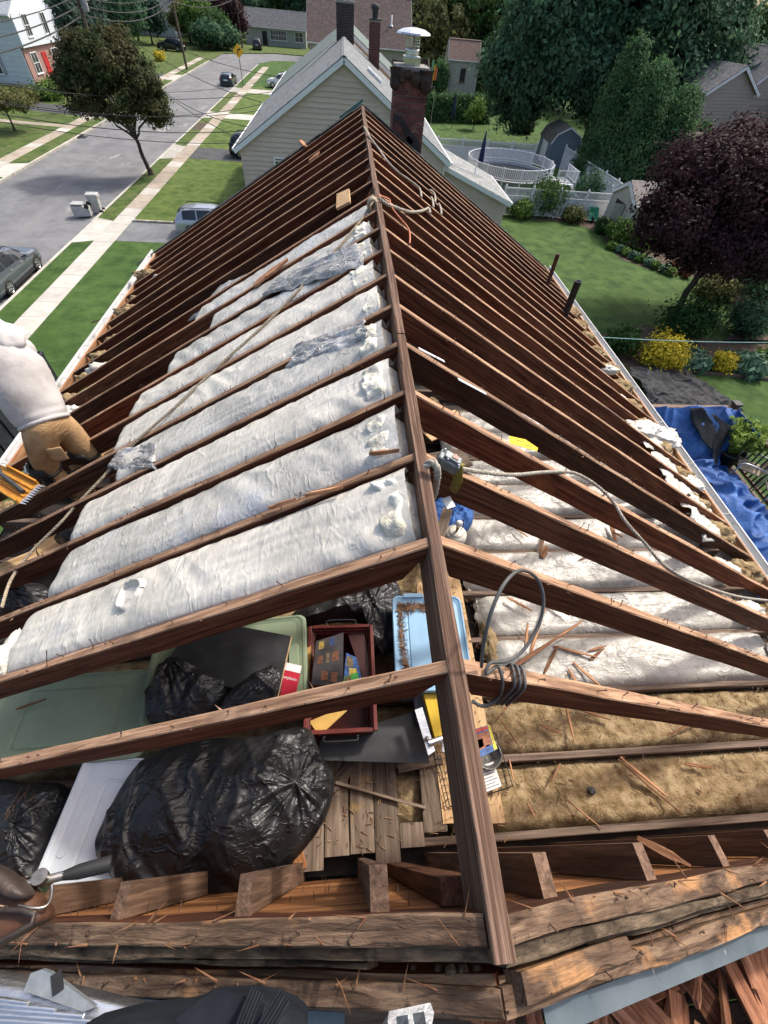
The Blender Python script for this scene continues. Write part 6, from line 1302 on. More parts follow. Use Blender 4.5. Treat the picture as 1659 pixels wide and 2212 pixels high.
# its street front faces +X; its gable toward us faces -Y
for k in range(13): 
    mb = MB(); mb.box((bx, by - 7.52, G + .2 + k * .45 + .2), (11.0, .04, .43)); mb.build('siding_board', OP, oh)
for (x, z) in ((bx - 2.6, -5.9), (bx + 1.6, -5.6), (bx - 2.6, -8.8), (bx + 1.8, -8.8)): window(oh, (x, by - 7.55, z), 1.1, 1.7, (0, -1, 0), shut=flat('grey_shutter', (.35, .36, .38), .6))
mb = MB(); mb.box((bx + 5.56, by, G + 1.55), (.14, 14.8, 3.1)); mb.build('brick_front', BK2, oh); mb = MB(); mb.box((bx + 5.75, by, -5.95), (.5, 15.2, 2.7)); mb.build('upper_storey_front', OP, oh)
for (y, z, w_) in ((by - 5.3, -8.7, 1.5), (by + .6, -8.7, 1.6), (by + 4.5, -8.7, 1.6), (by - 4.8, -5.6, 1.2), (by, -5.6, 1.2), (by + 4.5, -5.6, 1.2)): window(oh, (bx + (5.66 if z < -8 else 6.02), y, z), w_, 1.7, (1, 0, 0), mull=2)
mb = MB(); mb.box((bx + 5.68, by - 2.6, G + 1.35), (.08, 1.15, 2.4)); dr = mb.build('door', flat('red_door', (.42, .03, .03), .4), oh); mb = MB(); mb.lathe([(0, -.05), (.05, 0), (0, .05)], 8, (bx + 5.75, by - 2.2, G + 1.2)); mb.build('handle', M['alu'], dr)
mb = MB(); mb.box((bx + 6.6, by - 2.6, G + .25), (1.9, 3.2, .5)); mb.build('porch_step', BK2, oh)
for i in range(9): mb = MB(); mb.tube([(bx + 7.5, by - 4.1 + i * .36, G + .5), (bx + 7.5, by - 4.1 + i * .36, G + 1.4)], .02, 6); mb.build('railing_bar', M['white_paint'], oh)
mb = MB(); mb.bar((bx + 7.5, by - 4.2, G + 1.42), (bx + 7.5, by - 1.0, G + 1.42), .05, .05); mb.build('handrail', M['white_paint'], oh)
# other houses far left behind trees
gable_house('house', 'pale house with grey roof behind the spruce across the street', -44, 158, 14, 10, G, -6.5, -3, OP, SHG, .4, 'x')
gable_house('house', 'small pale house behind shrubs left of the street bend', -30, 152, 9, 8, G, -7.6, -5.4, OP, SHG, .4, 'x')
# right hand houses
rh, RP = gable_house('house', 'taupe house with dark roof, white trim and a tall brick chimney behind the conifers', 41.3, 62.0, 9.5, 10, G, -4.4, -1.25, NM('taupe_siding', [(.3, (.33, .285, .245)), (.7, (.40, .345, .30))], 2, (1, 1, 8), rough=.7, noffset=False), SHD, .4, 'y', yaw=.36)
rs_ = bpy.data.materials['taupe_siding']
tt = rh
for k in range(18):
    z = G + .3 + k * .3; a, b = RP(-4.72, -5.03, z), RP(4.72, -5.03, z); mb = MB(); mb.bar(a + Vector((0, 0, .12)), b + Vector((0, 0, .12)), .04, .235); mb.build('siding_board', rs_, rh)
for k in range(13):
    z = -4.6 + k * .25; hw_ = 4.75 * (-1.25 - z - .3) / 3.15
    if hw_ > .1: a, b = RP(-hw_, -5.03, z), RP(hw_, -5.03, z); mb = MB(); mb.bar(a + Vector((0, 0, .12)), b + Vector((0, 0, .12)), .04, .235); mb.build('siding_board', rs_, rh)
nrm = (RP(0, -1, 0) - RP(0, 0, 0)); window(rh, RP(.3, -5.07, -2.7), .9, 1.0, nrm)
c3 = thing('chimney', 'tall slim red brick chimney on the taupe house', 'chimney', RP(2.9, -5.5, G)); brick_chimney(c3, RP(2.9, -5.55, 0).x, RP(2.9, -5.55, 0).y, .9, .8, G, -.7, .15, .32, merged=True); p = RP(2.9, -5.55, -.65); mb = MB(); mb.lathe([(.3, 0), (.3, .3), (.45, .35), (0, .6)], 12, p); mb.build('cap', ST, c3)
for (a, b) in ((-2.0, -3.2), (-1.2, -1.8)):
    p = RP(a, b, -1.25 + a * 3.15 / 4.75 * 1.0 + .2); mb = MB(); mb.box(p, (.7, .5, .12), Matrix.Rotation(-.6, 3, 'Y')); mb.build('roof_vent', SHD, rh)
# lower front gable of taupe house
r2, RP2 = gable_house('house', 'lower dark roofed gable with wide taupe siding in front of the taupe house', 35.6, 57.6, 6.9, 7.0, G, -4.1, -2.45, rs_, SHD, .35, 'y', yaw=.36)
for k in range(26):
    z = G + .3 + k * .25; hw_ = 3.42 if z < -4.2 else 3.45 * (-2.5 - z - .2) / 1.65
    if hw_ < .1: continue
    a, b = RP2(-hw_, -3.53, z), RP2(hw_, -3.53, z); mb = MB(); mb.bar(a + Vector((0, 0, .12)), b + Vector((0, 0, .12)), .04, .235); mb.build('siding_board', rs_, r2)
# brown roofs at right edge
gable_house('house', 'brown house with a dark roof behind the purple tree', 44.0, 44.0, 9, 10, G, -5.2, -3.4, NM('brown_wall', [(.3, (.10, .065, .05)), (.7, (.15, .10, .08))], 2, rough=.8), SHB, .4, 'x', yaw=-.3)
gable_house('house', 'low garage with a flat brown roof beside the conifers', 32.5, 47.0, 5, 7, G, -7.1, -6.3, bpy.data.materials['brown_wall'], SHB, .4, 'x', yaw=-.3)
# sheds
gs = U(1175, 350, z=G); BG = NM('blue_grey_shed_paint', [(.3, (.13, .175, .215)), (.7, (.17, .22, .265))], 3, (6, 6, .5), rough=.7)
def gambrel(cx, cy, w_, l_, h, yaw, wall, roof, name, label):
    t = thing(name, label, 'shed', (cx, cy, G)); rot = Matrix.Rotation(yaw, 3, 'Z'); O = Vector((cx, cy, G)); P_ = lambda a, b, z: O + rot @ Vector((a, b, 0)) + Vector((0, 0, z))
    pr = [(-w_ / 2, 0), (w_ / 2, 0), (w_ / 2, h * .58), (w_ * .36, h * .82), (0, h), (-w_ * .36, h * .82), (-w_ / 2, h * .58)]
    for sy in (-1, 1): mb = MB(); d = rot @ Vector((0, -sy * .08, 0)); mb.prism([P_(a, sy * l_ / 2, z) for a, z in pr], d); mb.build('end_wall', wall, t)
    for sx in (-1, 1): mb = MB(); mb.prism([P_(sx * w_ / 2, -l_ / 2 + .08, 0), P_(sx * w_ / 2, l_ / 2 - .08, 0), P_(sx * w_ / 2, l_ / 2 - .08, h * .58), P_(sx * w_ / 2, -l_ / 2 + .08, h * .58)], rot @ Vector((-sx * .08, 0, 0))); mb.build('side_wall', wall, t)
    for a, b in ((2, 3), (3, 4), (4, 5), (5, 6)):
        mb = MB(); mb.prism([P_(pr[a][0] * 1.06, -l_ / 2 - .12, pr[a][1] + .02), P_(pr[a][0] * 1.06, l_ / 2 + .12, pr[a][1] + .02), P_(pr[b][0] * 1.06, l_ / 2 + .12, pr[b][1] + .02), P_(pr[b][0] * 1.06, -l_ / 2 - .12, pr[b][1] + .02)], (0, 0, .06)); mb.build('roof_slope', roof, t)
    for a in range(2, 6):
        for sy in (-1, 1): mb = MB(); mb.bar(P_(pr[a][0] * 1.06, sy * (l_ / 2 + .13), pr[a][1] + .02), P_(pr[a + 1][0] * 1.06, sy * (l_ / 2 + .13), pr[a + 1][1] + .02), .03, .12); mb.build('trim', M['white_paint'] if a else wall, t)
    return t, P_
sp_ = U(1200, 358, z=G)
s1, SP1 = gambrel(sp_.x + .2, sp_.y + 1.2, 3.0, 4.2, 3.1, -.05, BG, NM('mossy_shingles', [(.3, (.09, .085, .07)), (.7, (.17, .155, .13))], 4, rough=.95, bump=.5, bscale=20, noffset=False), 'garden_shed', 'blue grey barn shaped shed with white doors beside the round pool')
for i in range(2): mb = MB(); mb.prism([SP1(-1.53, -1.2 + i * 1.0, .1), SP1(-1.53, -.25 + i * 1.0, .1), SP1(-1.53, -.25 + i * 1.0, 1.75), SP1(-1.53, -1.2 + i * 1.0, 1.75)], (-.04, 0, 0)); mb.build('door', M['white_paint'], s1)
sp2 = U(1325, 492, z=G)
def gshed(cx, cy, w_, l_, he, hp, yaw, wall, roof, label, open_door=False):
    t, P_ = gable_house('garden_shed', label, cx, cy, w_, l_, G, G + he, G + hp, wall, roof, .12, 'x' if open_door else 'y', yaw=yaw); t['category'] = 'shed'
    return t, P_
BE = NM('beige_shed', [(.3, (.40, .37, .31)), (.7, (.48, .45, .385))], 2, rough=.6)
s2, SP2 = gshed(21.9, 35.2, 3.7, 4.0, 2.2, 3.1, .0, BE, NM('taupe_shingles', [(.3, (.16, .14, .13)), (.7, (.26, .23, .215))], 4, rough=.95, bump=.5, bscale=20, noffset=False), 'beige garden shed with white trim and a half open door by the white fence', True)
# ================================================================== VEHICLES
def car(name, label, loc, yaw, paint, L=4.6, W=1.86, H=1.66, suv=True, cat='car'):
    t = thing(name, label, cat, loc); mx = Matrix.Translation(Vector(loc)) @ Matrix.Rotation(yaw, 4, 'Z'); k = L / 4.6; kz = H / 1.68
    # x, belt height, roof height, half width, roof half width
    st = [(-2.30, .62, .70, .74, .55), (-2.27, .92, .98, .84, .60), (-2.18, 1.02, 1.12, .89, .62), (-1.98, 1.06, 1.46, .92, .60), (-1.65, 1.06, 1.62, .93, .62), (-1.0, 1.04, 1.68, .93, .64), (-.2, 1.02, 1.68, .93, .64), (.4, 1.0, 1.58, .93, .63), (.85, 1.0, 1.30, .93, .66), (1.22, .99, 1.05, .925, .76), (1.7, .95, 1.02, .91, .74), (2.08, .86, .92, .87, .68), (2.24, .70, .76, .80, .6), (2.30, .52, .58, .72, .5)]
    if not suv: st = [(a, b * .93, c if c < 1.2 else 1.2 + (c - 1.2) * .62, d, e) for a, b, c, d, e in st]
    def S(x):
        for i in range(len(st) - 1):
            if x <= st[i + 1][0] or i == len(st) - 2:
                f = min(1, max(0, (x - st[i][0]) / (st[i + 1][0] - st[i][0]))); f2 = f * f * (3 - 2 * f) * .45 + f * .55; return [st[i][j] + (st[i + 1][j] - st[i][j]) * f2 for j in range(5)]
    def ring(x, o=0.0):
        _, zb, zr_, w_, wr_ = S(x); w_ *= W / 1.86; wr_ *= W / 1.86
        h = [(0, .20), (w_ * .86, .20), (w_ * .97, .30), (w_, .52), (w_ * 1.0, zb * .72), (w_ * .975, zb), (wr_ + (w_ - wr_) * .35, zb + (zr_ - zb) * .62), (wr_, zr_ - .05 * min(1, (zr_ - zb) * 3)), (wr_ * .55, zr_ + .0), (0, zr_ + .015)]
        return h
    xs = [-2.30 + 4.60 * i / 46 for i in range(47)]
    rings = []
    for x in xs:
        h = ring(x); rings.append([Vector((x * k, a, z * kz)) for a, z in h] + [Vector((x * k, -a, z * kz)) for a, z in h[-2:0:-1]])
    mb = MB(); mb.loft([[mx @ p for p in r_] for r_ in rings], smooth=True); body = mb.build('body', paint, t)
    GL = M['car_glass']
    def patch(x0, x1, j0, j1, sd, nm, o=.008, n=14, f0=.06, f1=.94):
        mb = MB()
        def fn(a, b):
            x = x0 + (x1 - x0) * a; h = ring(x)
            lo, hi = h[j0], h[j1]; 
            if j1 - j0 == 2:
                m_ = h[j0 + 1]; f = f0 + (f1 - f0) * b; p_ = (lo[0] + (m_[0] - lo[0]) * f * 2, lo[1] + (m_[1] - lo[1]) * f * 2) if f < .5 else (m_[0] + (hi[0] - m_[0]) * (f - .5) * 2, m_[1] + (hi[1] - m_[1]) * (f - .5) * 2)
            else: f = f0 + (f1 - f0) * b; p_ = (lo[0] + (hi[0] - lo[0]) * f, lo[1] + (hi[1] - lo[1]) * f)
            return mx @ Vector((x * k, sd * (p_[0] + o), p_[1] * kz + o * .5))
        mb.grid(n, 6, fn); return mb.build(nm, GL, t)
    for sd in (-1, 1):
        patch(-1.72, -.95, 5, 7, sd, 'side_window'); patch(-.88, .0, 5, 7, sd, 'side_window'); patch(.07, .82, 5, 7, sd, 'side_window', f1=.86)
    def across(x0, x1, nm, o=.012):
        mb = MB()
        def fn(a, b):
            x = x0 + (x1 - x0) * a; h = ring(x); wr_ = h[7][0] * .98; y = (b - .5) * 2 * wr_; e = abs(b - .5) * 2; z = h[9][1] + (h[7][1] - h[9][1]) * e ** 3
            return mx @ Vector((x * k + (.006 if x > 0 else -.01), y, z * kz + o))
        mb.grid(8, 12, fn); return mb.build(nm, GL, t)
    across(.45, 1.17, 'windscreen'); across(-2.16, -1.82, 'rear_window')
    for sx in (-1.38, 1.42):
        for sd in (-1, 1):
            c = Vector((sx * k, sd * (W / 2 - .105), .36)); wh = bpy.data.objects.new('wheel', None); COL.objects.link(wh); WM[wh.name] = Matrix.Identity(4); attach(wh, t)
            rot = (mx.to_3x3() @ Matrix.Rotation(math.pi / 2, 3, 'X')); mb = MB(); mb.lathe([(.23, -.12), (.34, -.12), (.365, -.08), (.365, .08), (.34, .12), (.23, .12)], 28, mx @ c, rot=rot); mb.build('tyre', M['black'], wh)
            mb = MB(); mb.lathe([(0, -.03), (.05, -.04), (.06, -.02)], 14, mx @ (c + Vector((0, sd * .06, 0))), rot=rot)
            for j in range(7):
                a = j * 2 * math.pi / 7; d = Vector((math.cos(a), 0, math.sin(a))); mb.bar(mx @ (c + d * .04 + Vector((0, sd * .09, 0))), mx @ (c + d * .22 + Vector((0, sd * .10, 0))), .045, .03, up=mx.to_3x3() @ Vector((0, 1, 0)))
            mb.lathe([(.235, -.115), (.215, -.10), (.215, .10), (.235, .115)], 28, mx @ c, rot=rot); mb.build('rim', M['alu'], wh)
            mb = MB(); mb.lathe([(.0, 0), (.405, 0), (.42, .012), (0, .012)], 28, mx @ Vector((c.x, sd * (W / 2 - .03), .40)), rot=rot); mb.build('wheel_arch', M['black'], t)
    for sd in (-1, 1):
        mb = MB(); mb.box(mx @ Vector((2.14 * k, sd * .64 * W / 1.86, .72 * kz)), (.26, .30, .11), mx.to_3x3() @ Matrix.Rotation(-sd * .35, 3, 'Z')); mb.build('headlight', flat('lamp_clear', (.6, .62, .64), .15), t, bevel=.03)
        mb = MB(); mb.box(mx @ Vector((-2.18 * k, sd * .70 * W / 1.86, .94 * kz)), (.16, .30, .14), mx.to_3x3() @ Matrix.Rotation(sd * .3, 3, 'Z')); mb.build('tail_light', flat('lamp_red', (.35, .02, .02), .2), t, bevel=.03)
        mb = MB(); mb.box(mx @ Vector((.72 * k, sd * (W / 2 + .08), 1.06 * kz)), (.12, .18, .13), mx.to_3x3()); mb.build('wing_mirror', paint, t, bevel=.03)
        mb = MB(); mb.tube([mx @ Vector((x * k, sd * .60 * W / 1.86, z * kz)) for x, z in ((-1.7, 1.62), (-1.5, 1.70), (.1, 1.70), (.3, 1.62))] if suv else [mx @ Vector((-1, sd * .5, .9)), mx @ Vector((0, sd * .5, .9))], .022, 6); mb.build('roof_rail', M['black'], t)
        mb = MB(); mb.bar(mx @ Vector((-1.0 * k, sd * (W / 2 - .0), .28)), mx @ Vector((1.0 * k, sd * (W / 2 - .0), .28)), .05, .12); mb.build('sill', M['black'], t)
        for hx in (-.75, .2): mb = MB(); mb.bar(mx @ Vector((hx * k, sd * (W / 2 + .012), .92 * kz)), mx @ Vector(((hx + .2) * k, sd * (W / 2 + .012), .92 * kz)), .025, .03); mb.build('door_handle', M['alu'], t)
    mb = MB(); mb.box(mx @ Vector((-2.30 * k, 0, .78 * kz)), (.03, .5, .13), mx.to_3x3()); mb.build('number_plate', M['white_paint'], t)
    return t
M['car_glass'] = NM('car_glass', [(.3, (.012, .015, .018)), (.7, (.02, .024, .028))], 3, rough=.06, spec=.9)
def PAINT(n, c, metal=.5): return NM(n, [(.3, tuple(x * .9 for x in c)), (.7, c)], 3, rough=.28, metal=metal, coat=.7, spec=.6)
RZ = G - .13
car('parked_car', 'dark grey sport utility car parked at the kerb beside the verge', (-17.12, 23.75, RZ), math.pi / 2, PAINT('grey_paint', (.15, .175, .21), .6), 4.75, 1.9, 1.58)
car('parked_car', 'silver sport utility car parked on the grey driveway', (-8.0, 31.2, G + .01), math.radians(2), PAINT('silver_paint', (.46, .48, .52)), 4.7, 1.88, 1.48)
car('parked_car', 'black sport utility car parked on the dark driveway beside the beige house', (-7.9, 50.2, G + .01), math.radians(0), PAINT('black_paint', (.015, .017, .02)), 4.7)
p = U(603, 190, z=G); car('parked_car', 'white sport utility car parked on the second driveway beyond the beige house', (p.x + .6, p.y, G + .01), math.radians(180), PAINT('white_car_paint', (.72, .74, .76), .1), 4.6)
p = U(505, 182, z=RZ); car('parked_car', 'dark teal saloon car parked at the kerb beside the yellow sign', (-17.2, 91, RZ), math.pi / 2, PAINT('teal_paint', (.03, .05, .055)), 4.6, 1.85, 1.5, False)
p = U(372, 110, z=G); car('pickup', 'black pickup parked on the lawn side driveway across the street', (p.x, p.y, G + .01), math.radians(172), PAINT('black_paint2', (.012, .013, .016)), 5.2, 1.95, 1.75, True, 'pickup')
p = U(553, 110, z=G); car('parked_car', 'black boxy off road car parked in front of the low grey house', (p.x, p.y + 3, G + .01), math.radians(95), PAINT('black_paint3', (.012, .013, .016)), 4.4, 1.9, 1.8)
p = U(541, 92, z=G); car('van', 'small white van parked beside the low grey house', (p.x, p.y + 4, G + .01), math.radians(80), PAINT('white_paint3', (.72, .73, .74), .1), 4.6, 1.9, 1.9, True, 'van')
# dumpster by the street side of the house
DN = NM('dark_dumpster_steel', [(.3, (.010, .012, .018)), (.7, (.022, .025, .033))], 3, rough=.6)
dx0, dx1, dy0, dy1, dz = -13.2, -11.05, 9.3, 14.9, -9.15
t = thing('dumpster', 'dark ribbed steel dumpster standing on the lawn below the worker', 'dumpster', ((dx0 + dx1) / 2, (dy0 + dy1) / 2, G))
for c, d in ((((dx0 + dx1) / 2, (dy0 + dy1) / 2, G + .2), (dx1 - dx0, dy1 - dy0, .1)),): mb = MB(); mb.box(c, d); mb.build('floor', DN, t)
for x in (dx0, dx1): mb = MB(); mb.box((x, (dy0 + dy1) / 2, (G + dz) / 2 + .1), (.05, dy1 - dy0, dz - G - .2)); mb.build('side_panel', DN, t)
for y in (dy0, dy1): mb = MB(); mb.box(((dx0 + dx1) / 2, y, (G + dz) / 2 + .1), (dx1 - dx0 - .05, .05, dz - G - .2)); mb.build('end_panel', DN, t)
for i in range(9): mb = MB(); mb.box((dx1 + .05, dy0 + .3 + i * .62, (G + dz) / 2 + .1), (.07, .09, dz - G - .25)); mb.build('rib', DN, t)
mb = MB(); mb.tube([(dx0, dy0, dz), (dx1, dy0, dz), (dx1, dy1, dz), (dx0, dy1, dz), (dx0, dy0, dz)], .06, 8); mb.build('rim', DN, t)
# wheelie bins in the street
BIN = NM('pale_grey_bin', [(.3, (.38, .38, .37)), (.7, (.48, .48, .465))], 4, rough=.5)
def wheelie(label, mx):
    t = thing('wheelie_bin', label, 'wheelie bin', mx.translation, None); X = lambda ring_: [mx @ Vector(p) for p in ring_]
    mb = MB(); mb.loft([X(rring(0, 0, .42, .50, .05, .06)), X(rring(0, 0, .58, .66, .06, .98)), X(rring(0, 0, .64, .72, .07, .99)), X(rring(0, 0, .64, .72, .07, 1.05)), X(rring(0, 0, .56, .64, .06, 1.05)), X(rring(0, 0, .40, .48, .05, .12))]); mb.build('body', BIN, t)
    mb = MB(); mb.loft([X(rring(0, .02, .66, .74, .08, 1.06)), X(rring(0, .02, .64, .72, .08, 1.10)), X(rring(0, .02, .4, .5, .08, 1.13))]) if 'standing' in label else mb.loft([X(rring(0, .40, .66, .04, .015, .34)), X(rring(0, .40, .66, .04, .015, 1.02))]); mb.build('lid', BIN, t)
    for sd in (-1, 1): mb = MB(); mb.lathe([(0, -.04), (.13, -.04), (.14, 0), (.13, .04), (0, .04)], 18, mx @ Vector((sd * .27, .30, .13)), rot=mx.to_3x3() @ Matrix.Rotation(math.pi / 2, 3, 'Y')); mb.build('wheel', M['black'], t)
    mb = MB(); mb.tube([mx @ Vector((-.25, .40, .98)), mx @ Vector((.25, .40, .98))], .02, 8); mb.build('handle', BIN, t)
b0 = U(212, 462, z=RZ); wheelie('pale grey wheelie bin standing at the kerb by the pale driveway apron', Matrix.Translation((b0.x, b0.y + .1, RZ)) @ Matrix.Rotation(-1.4, 4, 'Z'))
b1 = U(203, 468, z=RZ); wheelie('pale grey wheelie bin tipped over on its side in the street', Matrix(((.1, 0, -.995, b1.x + .05), (-.995, 0, -.1, b1.y - .1), (0, 1, 0, RZ + .36), (0, 0, 0, 1))))
# road sign
sx, sy = -15.0, 90.0; t = thing('road_sign', 'yellow diamond warning sign with a black right curve arrow at the kerb', 'road sign', (sx, sy, G))
mb = MB(); mb.tube([(sx, sy, G), (sx, sy, G + 3.4)], .045, 8); mb.build('post', M['iron'], t)
s = .75; cz = G + 3.5; mb = MB(); mb.prism([(sx, sy - .06, cz - s), (sx + s, sy - .06, cz), (sx, sy - .06, cz + s), (sx - s, sy - .06, cz)], (0, .02, 0)); pl = mb.build('panel', flat('sign_yellow', (.72, .40, .02), .4), t)
mb = MB(); mb.prism([(sx - .14, sy - .066, cz - .38), (sx - .02, sy - .066, cz - .38), (sx - .02, sy - .066, cz - .02), (sx + .02, sy - .066, cz + .10), (sx + .14, sy - .066, cz + .10), (sx + .14, sy - .066, cz - .02), (sx + .36, sy - .066, cz + .17), (sx + .14, sy - .066, cz + .36), (sx + .14, sy - .066, cz + .23), (sx - .04, sy - .066, cz + .22), (sx - .14, sy - .066, cz + .08)], (0, .004, 0)); mb.build('arrow', M['black'], pl)
# poles and wires
POLE = NM('utility_pole_wood', [(.3, (.075, .055, .042)), (.7, (.14, .11, .085))], 6, (8, 8, .6), rough=.95)
poles = []
for i, (x, y) in enumerate(((-25.6, 66.0), (-25.6, 101.5), (-22.5, 141.0))):
    t = thing('utility_pole', ('dark wooden utility pole with a street lamp behind the street tree', 'dark wooden utility pole beside the far pavement and driveway', 'dark wooden utility pole near the street bend by the white van')[i], 'utility pole', (x, y, G)); poles.append((x, y))
    mb = MB(); mb.tube([(x, y, G - .2), (x - .1, y, 1.2)], [.19, .12], 10); mb.build('pole', POLE, t)
    for zz in (.2, -.8): mb = MB(); mb.box((x - .1, y - .15, zz), (2.2, .1, .12)); mb.build('crossarm', POLE, t)
    for k in (-1, -.5, .5, 1): mb = MB(); mb.lathe([(.03, 0), (.06, .05), (.03, .1), (.06, .15), (0, .18)], 8, (x - .1 + k, y - .15, .26)); mb.build('insulator', M['pvc'], t)
    if i == 0:
        mb = MB(); mb.tube(smooth_path([(x, y, -3.2), (x + 1.0, y - .2, -2.6), (x + 2.4, y - .4, -2.4)], 5), .04, 8); mb.build('lamp_arm', M['alu'], t); mb = MB(); mb.lathe([(0, -.12), (.2, -.08), (.24, 0), (.12, .1), (0, .12)], 14, (x + 2.7, y - .45, -2.42)); mb.build('lamp_head', flat('lamp_glass', (.55, .66, .66), .3), t)
        mb = MB(); mb.lathe([(0, 0), (.25, .02), (.28, .2), (.28, 1.0), (.2, 1.15), (0, 1.2)], 14, (x + .45, y, -3.4)); mb.build('transformer', flat('transformer_grey', (.3, .31, .32), .5), t)
def wire(a, b, sag, r_=.022, label='thin overhead wire strung between the utility poles', group='overhead wires between the poles'):
    a, b = Vector(a), Vector(b); n = 22; mb = MB(); mb.tube([a.lerp(b, i / n) - Vector((0, 0, 4 * sag * (i / n) * (1 - i / n))) for i in range(n + 1)], r_, 5); return tag(mb.build('overhead_wire', M['black'], loc=a), label, 'wire', group)
px0 = (-25.6, 20.0)
for k, (z, r_) in enumerate(((-.9, .018), (-1.6, .03), (-2.4, .035), (-3.0, .045), (-3.6, .05))):
    wire((poles[0][0] + .2 * (k % 2), poles[0][1], z), (poles[1][0] + .2 * (k % 2), poles[1][1], z + .3), .7 + .1 * k, r_); wire((poles[1][0], poles[1][1], z + .2), (poles[2][0], poles[2][1], z + .3), .5 + .1 * k, r_)
    wire((px0[0] - .2 * (k % 2), px0[1], z + .2), (poles[0][0], poles[0][1], z), 1.0 + .12 * k, r_, 'thin overhead wire running along the street to the lamp pole', 'overhead wires along the street')
for (bx_, by_, bz, az, sg) in ((-6.3, 34.5, -6.4, -3.2, 1.2), (-6.2, 47, -6.4, -2.6, 1.0), (-6.0, 60, -6.2, -2.4, .9), (-6.2, 38, -6.4, -3.6, 1.6)):
    wire((poles[0][0], poles[0][1], az), (bx_, by_, bz), sg, .022, 'thin service wire crossing the street to the houses', 'service wires crossing the street')
for k, (bx_, by_, bz, ay, az, sg) in enumerate(((-6.3, 33.6, -6.4, 26, -3.0, .9), (-6.3, 37, -6.4, 28, -3.3, 1.0), (-6.3, 44, -6.4, 30, -3.6, 1.1), (-6.2, 52, -6.3, 30, -3.2, 1.1), (-6.2, 60, -6.2, 32, -3.9, 1.2), (-6.3, 48, -6.5, 33, -4.4, 1.3))):
    wire((-26.0, ay, az), (bx_, by_, bz), sg, .016 + .004 * (k % 2), 'thin service wire crossing in front of the street tree to the houses', 'service wires in front of the street tree')
# ================================================================== BACK GARDENS
PV = M['pvc']
def picket_fence(name, label, a, b, h=1.75, post=2.4, slot=.5):
    a, b = Vector(a), Vector(b); d = (b - a); L = d.length; d.normalize(); n = max(1, round(L / post)); t = thing(name, label, 'fence', a); s = Vector((-d.y, d.x, 0))
    rot = Matrix((d, s, Vector((0, 0, 1)))).transposed()
    for i in range(n + 1):
        p = a + d * (L * i / n); mb = MB(); mb.box(p + Vector((0, 0, h / 2 + .03)), (.12, .12, h + .06), rot); po = mb.build('post', PV, t); mb = MB(); mb.lathe([(.09, 0), (.09, .03), (.06, .05), (.07, .09), (.04, .14), (0, .16)], 10, p + Vector((0, 0, h + .06))); mb.build('post_cap', PV, po)
    for i in range(n):
        p0, p1 = a + d * (L * i / n + .06), a + d * (L * (i + 1) / n - .06); c = (p0 + p1) / 2; w_ = (p1 - p0).length
        for z in (h - .02, h - slot, .12): mb = MB(); mb.box(c + Vector((0, 0, z)), (w_, .06, .09), rot); mb.build('rail', PV, t)
        m = int(w_ / .15)
        mb = MB()
        for j in range(m): mb.box(p0 + d * (w_ * (j + .5) / m) + Vector((0, 0, (h - slot + .12) / 2)), (w_ / m - .008, .025, h - slot - .2), rot)
        mb.build('boards', PV, t, kind='stuff')
        mb = MB(); m2 = int(w_ / .09)
        for j in range(m2): mb.box(p0 + d * (w_ * (j + .5) / m2) + Vector((0, 0, h - slot / 2)), (.035, .025, slot - .1), rot)
        mb.build('top_pickets', PV, t, kind='stuff')
    return t
FY = 38.0
picket_fence('vinyl_fence', 'white vinyl fence with a picket top between the wing and the beige shed', (12.0, FY, G), (20.6, FY, G))
picket_fence('vinyl_fence', 'white vinyl fence running back beside the tall conifers', (22.6, FY + 1.5, G), (22.0, 53.5, G))
picket_fence('vinyl_fence', 'white vinyl fence behind the round pool and blue umbrella', (6.5, 53.0, G), (19.0, 53.5, G))
# pool
pc = Vector((14.2, 45.4, G)); PRr = 3.55
t = thing('swimming_pool', 'round above ground pool with white railing and a dark cover', 'pool', pc)
mb = MB(); mb.lathe([(PRr, 0), (PRr, 1.15), (PRr + .12, 1.16), (PRr + .12, 1.22), (PRr - .12, 1.22), (PRr - .12, .9)], 48, pc); mb.build('wall', NM('pool_wall', [(.3, (.30, .32, .34)), (.7, (.40, .42, .44))], 3, rough=.5), t)
mb = MB(); mb.lathe([(0, .95), (PRr - .1, 1.0)], 48, pc); mb.build('cover', NM('dark_pool_cover', [(.3, (.015, .017, .02)), (.7, (.04, .043, .046))], 2, rough=.35, bump=.5, bscale=4, bdist=.05), t)
for z in (1.36, 2.02):
    mb = MB(); mb.tube([pc + Vector(((PRr + .1) * math.cos(a), (PRr + .1) * math.sin(a), z)) for a in [k * 2 * math.pi / 48 for k in range(49)]], .035, 6, cap=False); mb.build('ring_rail', PV, t)
m_b = MB(); m_b.box((0, 0, 0), (.06, .03, .66)); me_b = bpy.data.meshes.new('baluster'); me_b.from_pydata(m_b.v, [], m_b.f); me_b.materials.append(PV)
for i in range(144):
    a = i * 2 * math.pi / 144; link('baluster', me_b, t, Matrix.Translation(pc + Vector(((PRr + .1) * math.cos(a), (PRr + .1) * math.sin(a), 1.69))) @ Matrix.Rotation(a + math.pi / 2, 4, 'Z'))
for i in range(16):
    a = i * 2 * math.pi / 16; p = pc + Vector(((PRr + .14) * math.cos(a), (PRr + .14) * math.sin(a), 0)); mb = MB(); mb.box(p + Vector((0, 0, 1.05)), (.10, .10, 2.1), Matrix.Rotation(a, 3, 'Z')); mb.build('upright', PV, t)
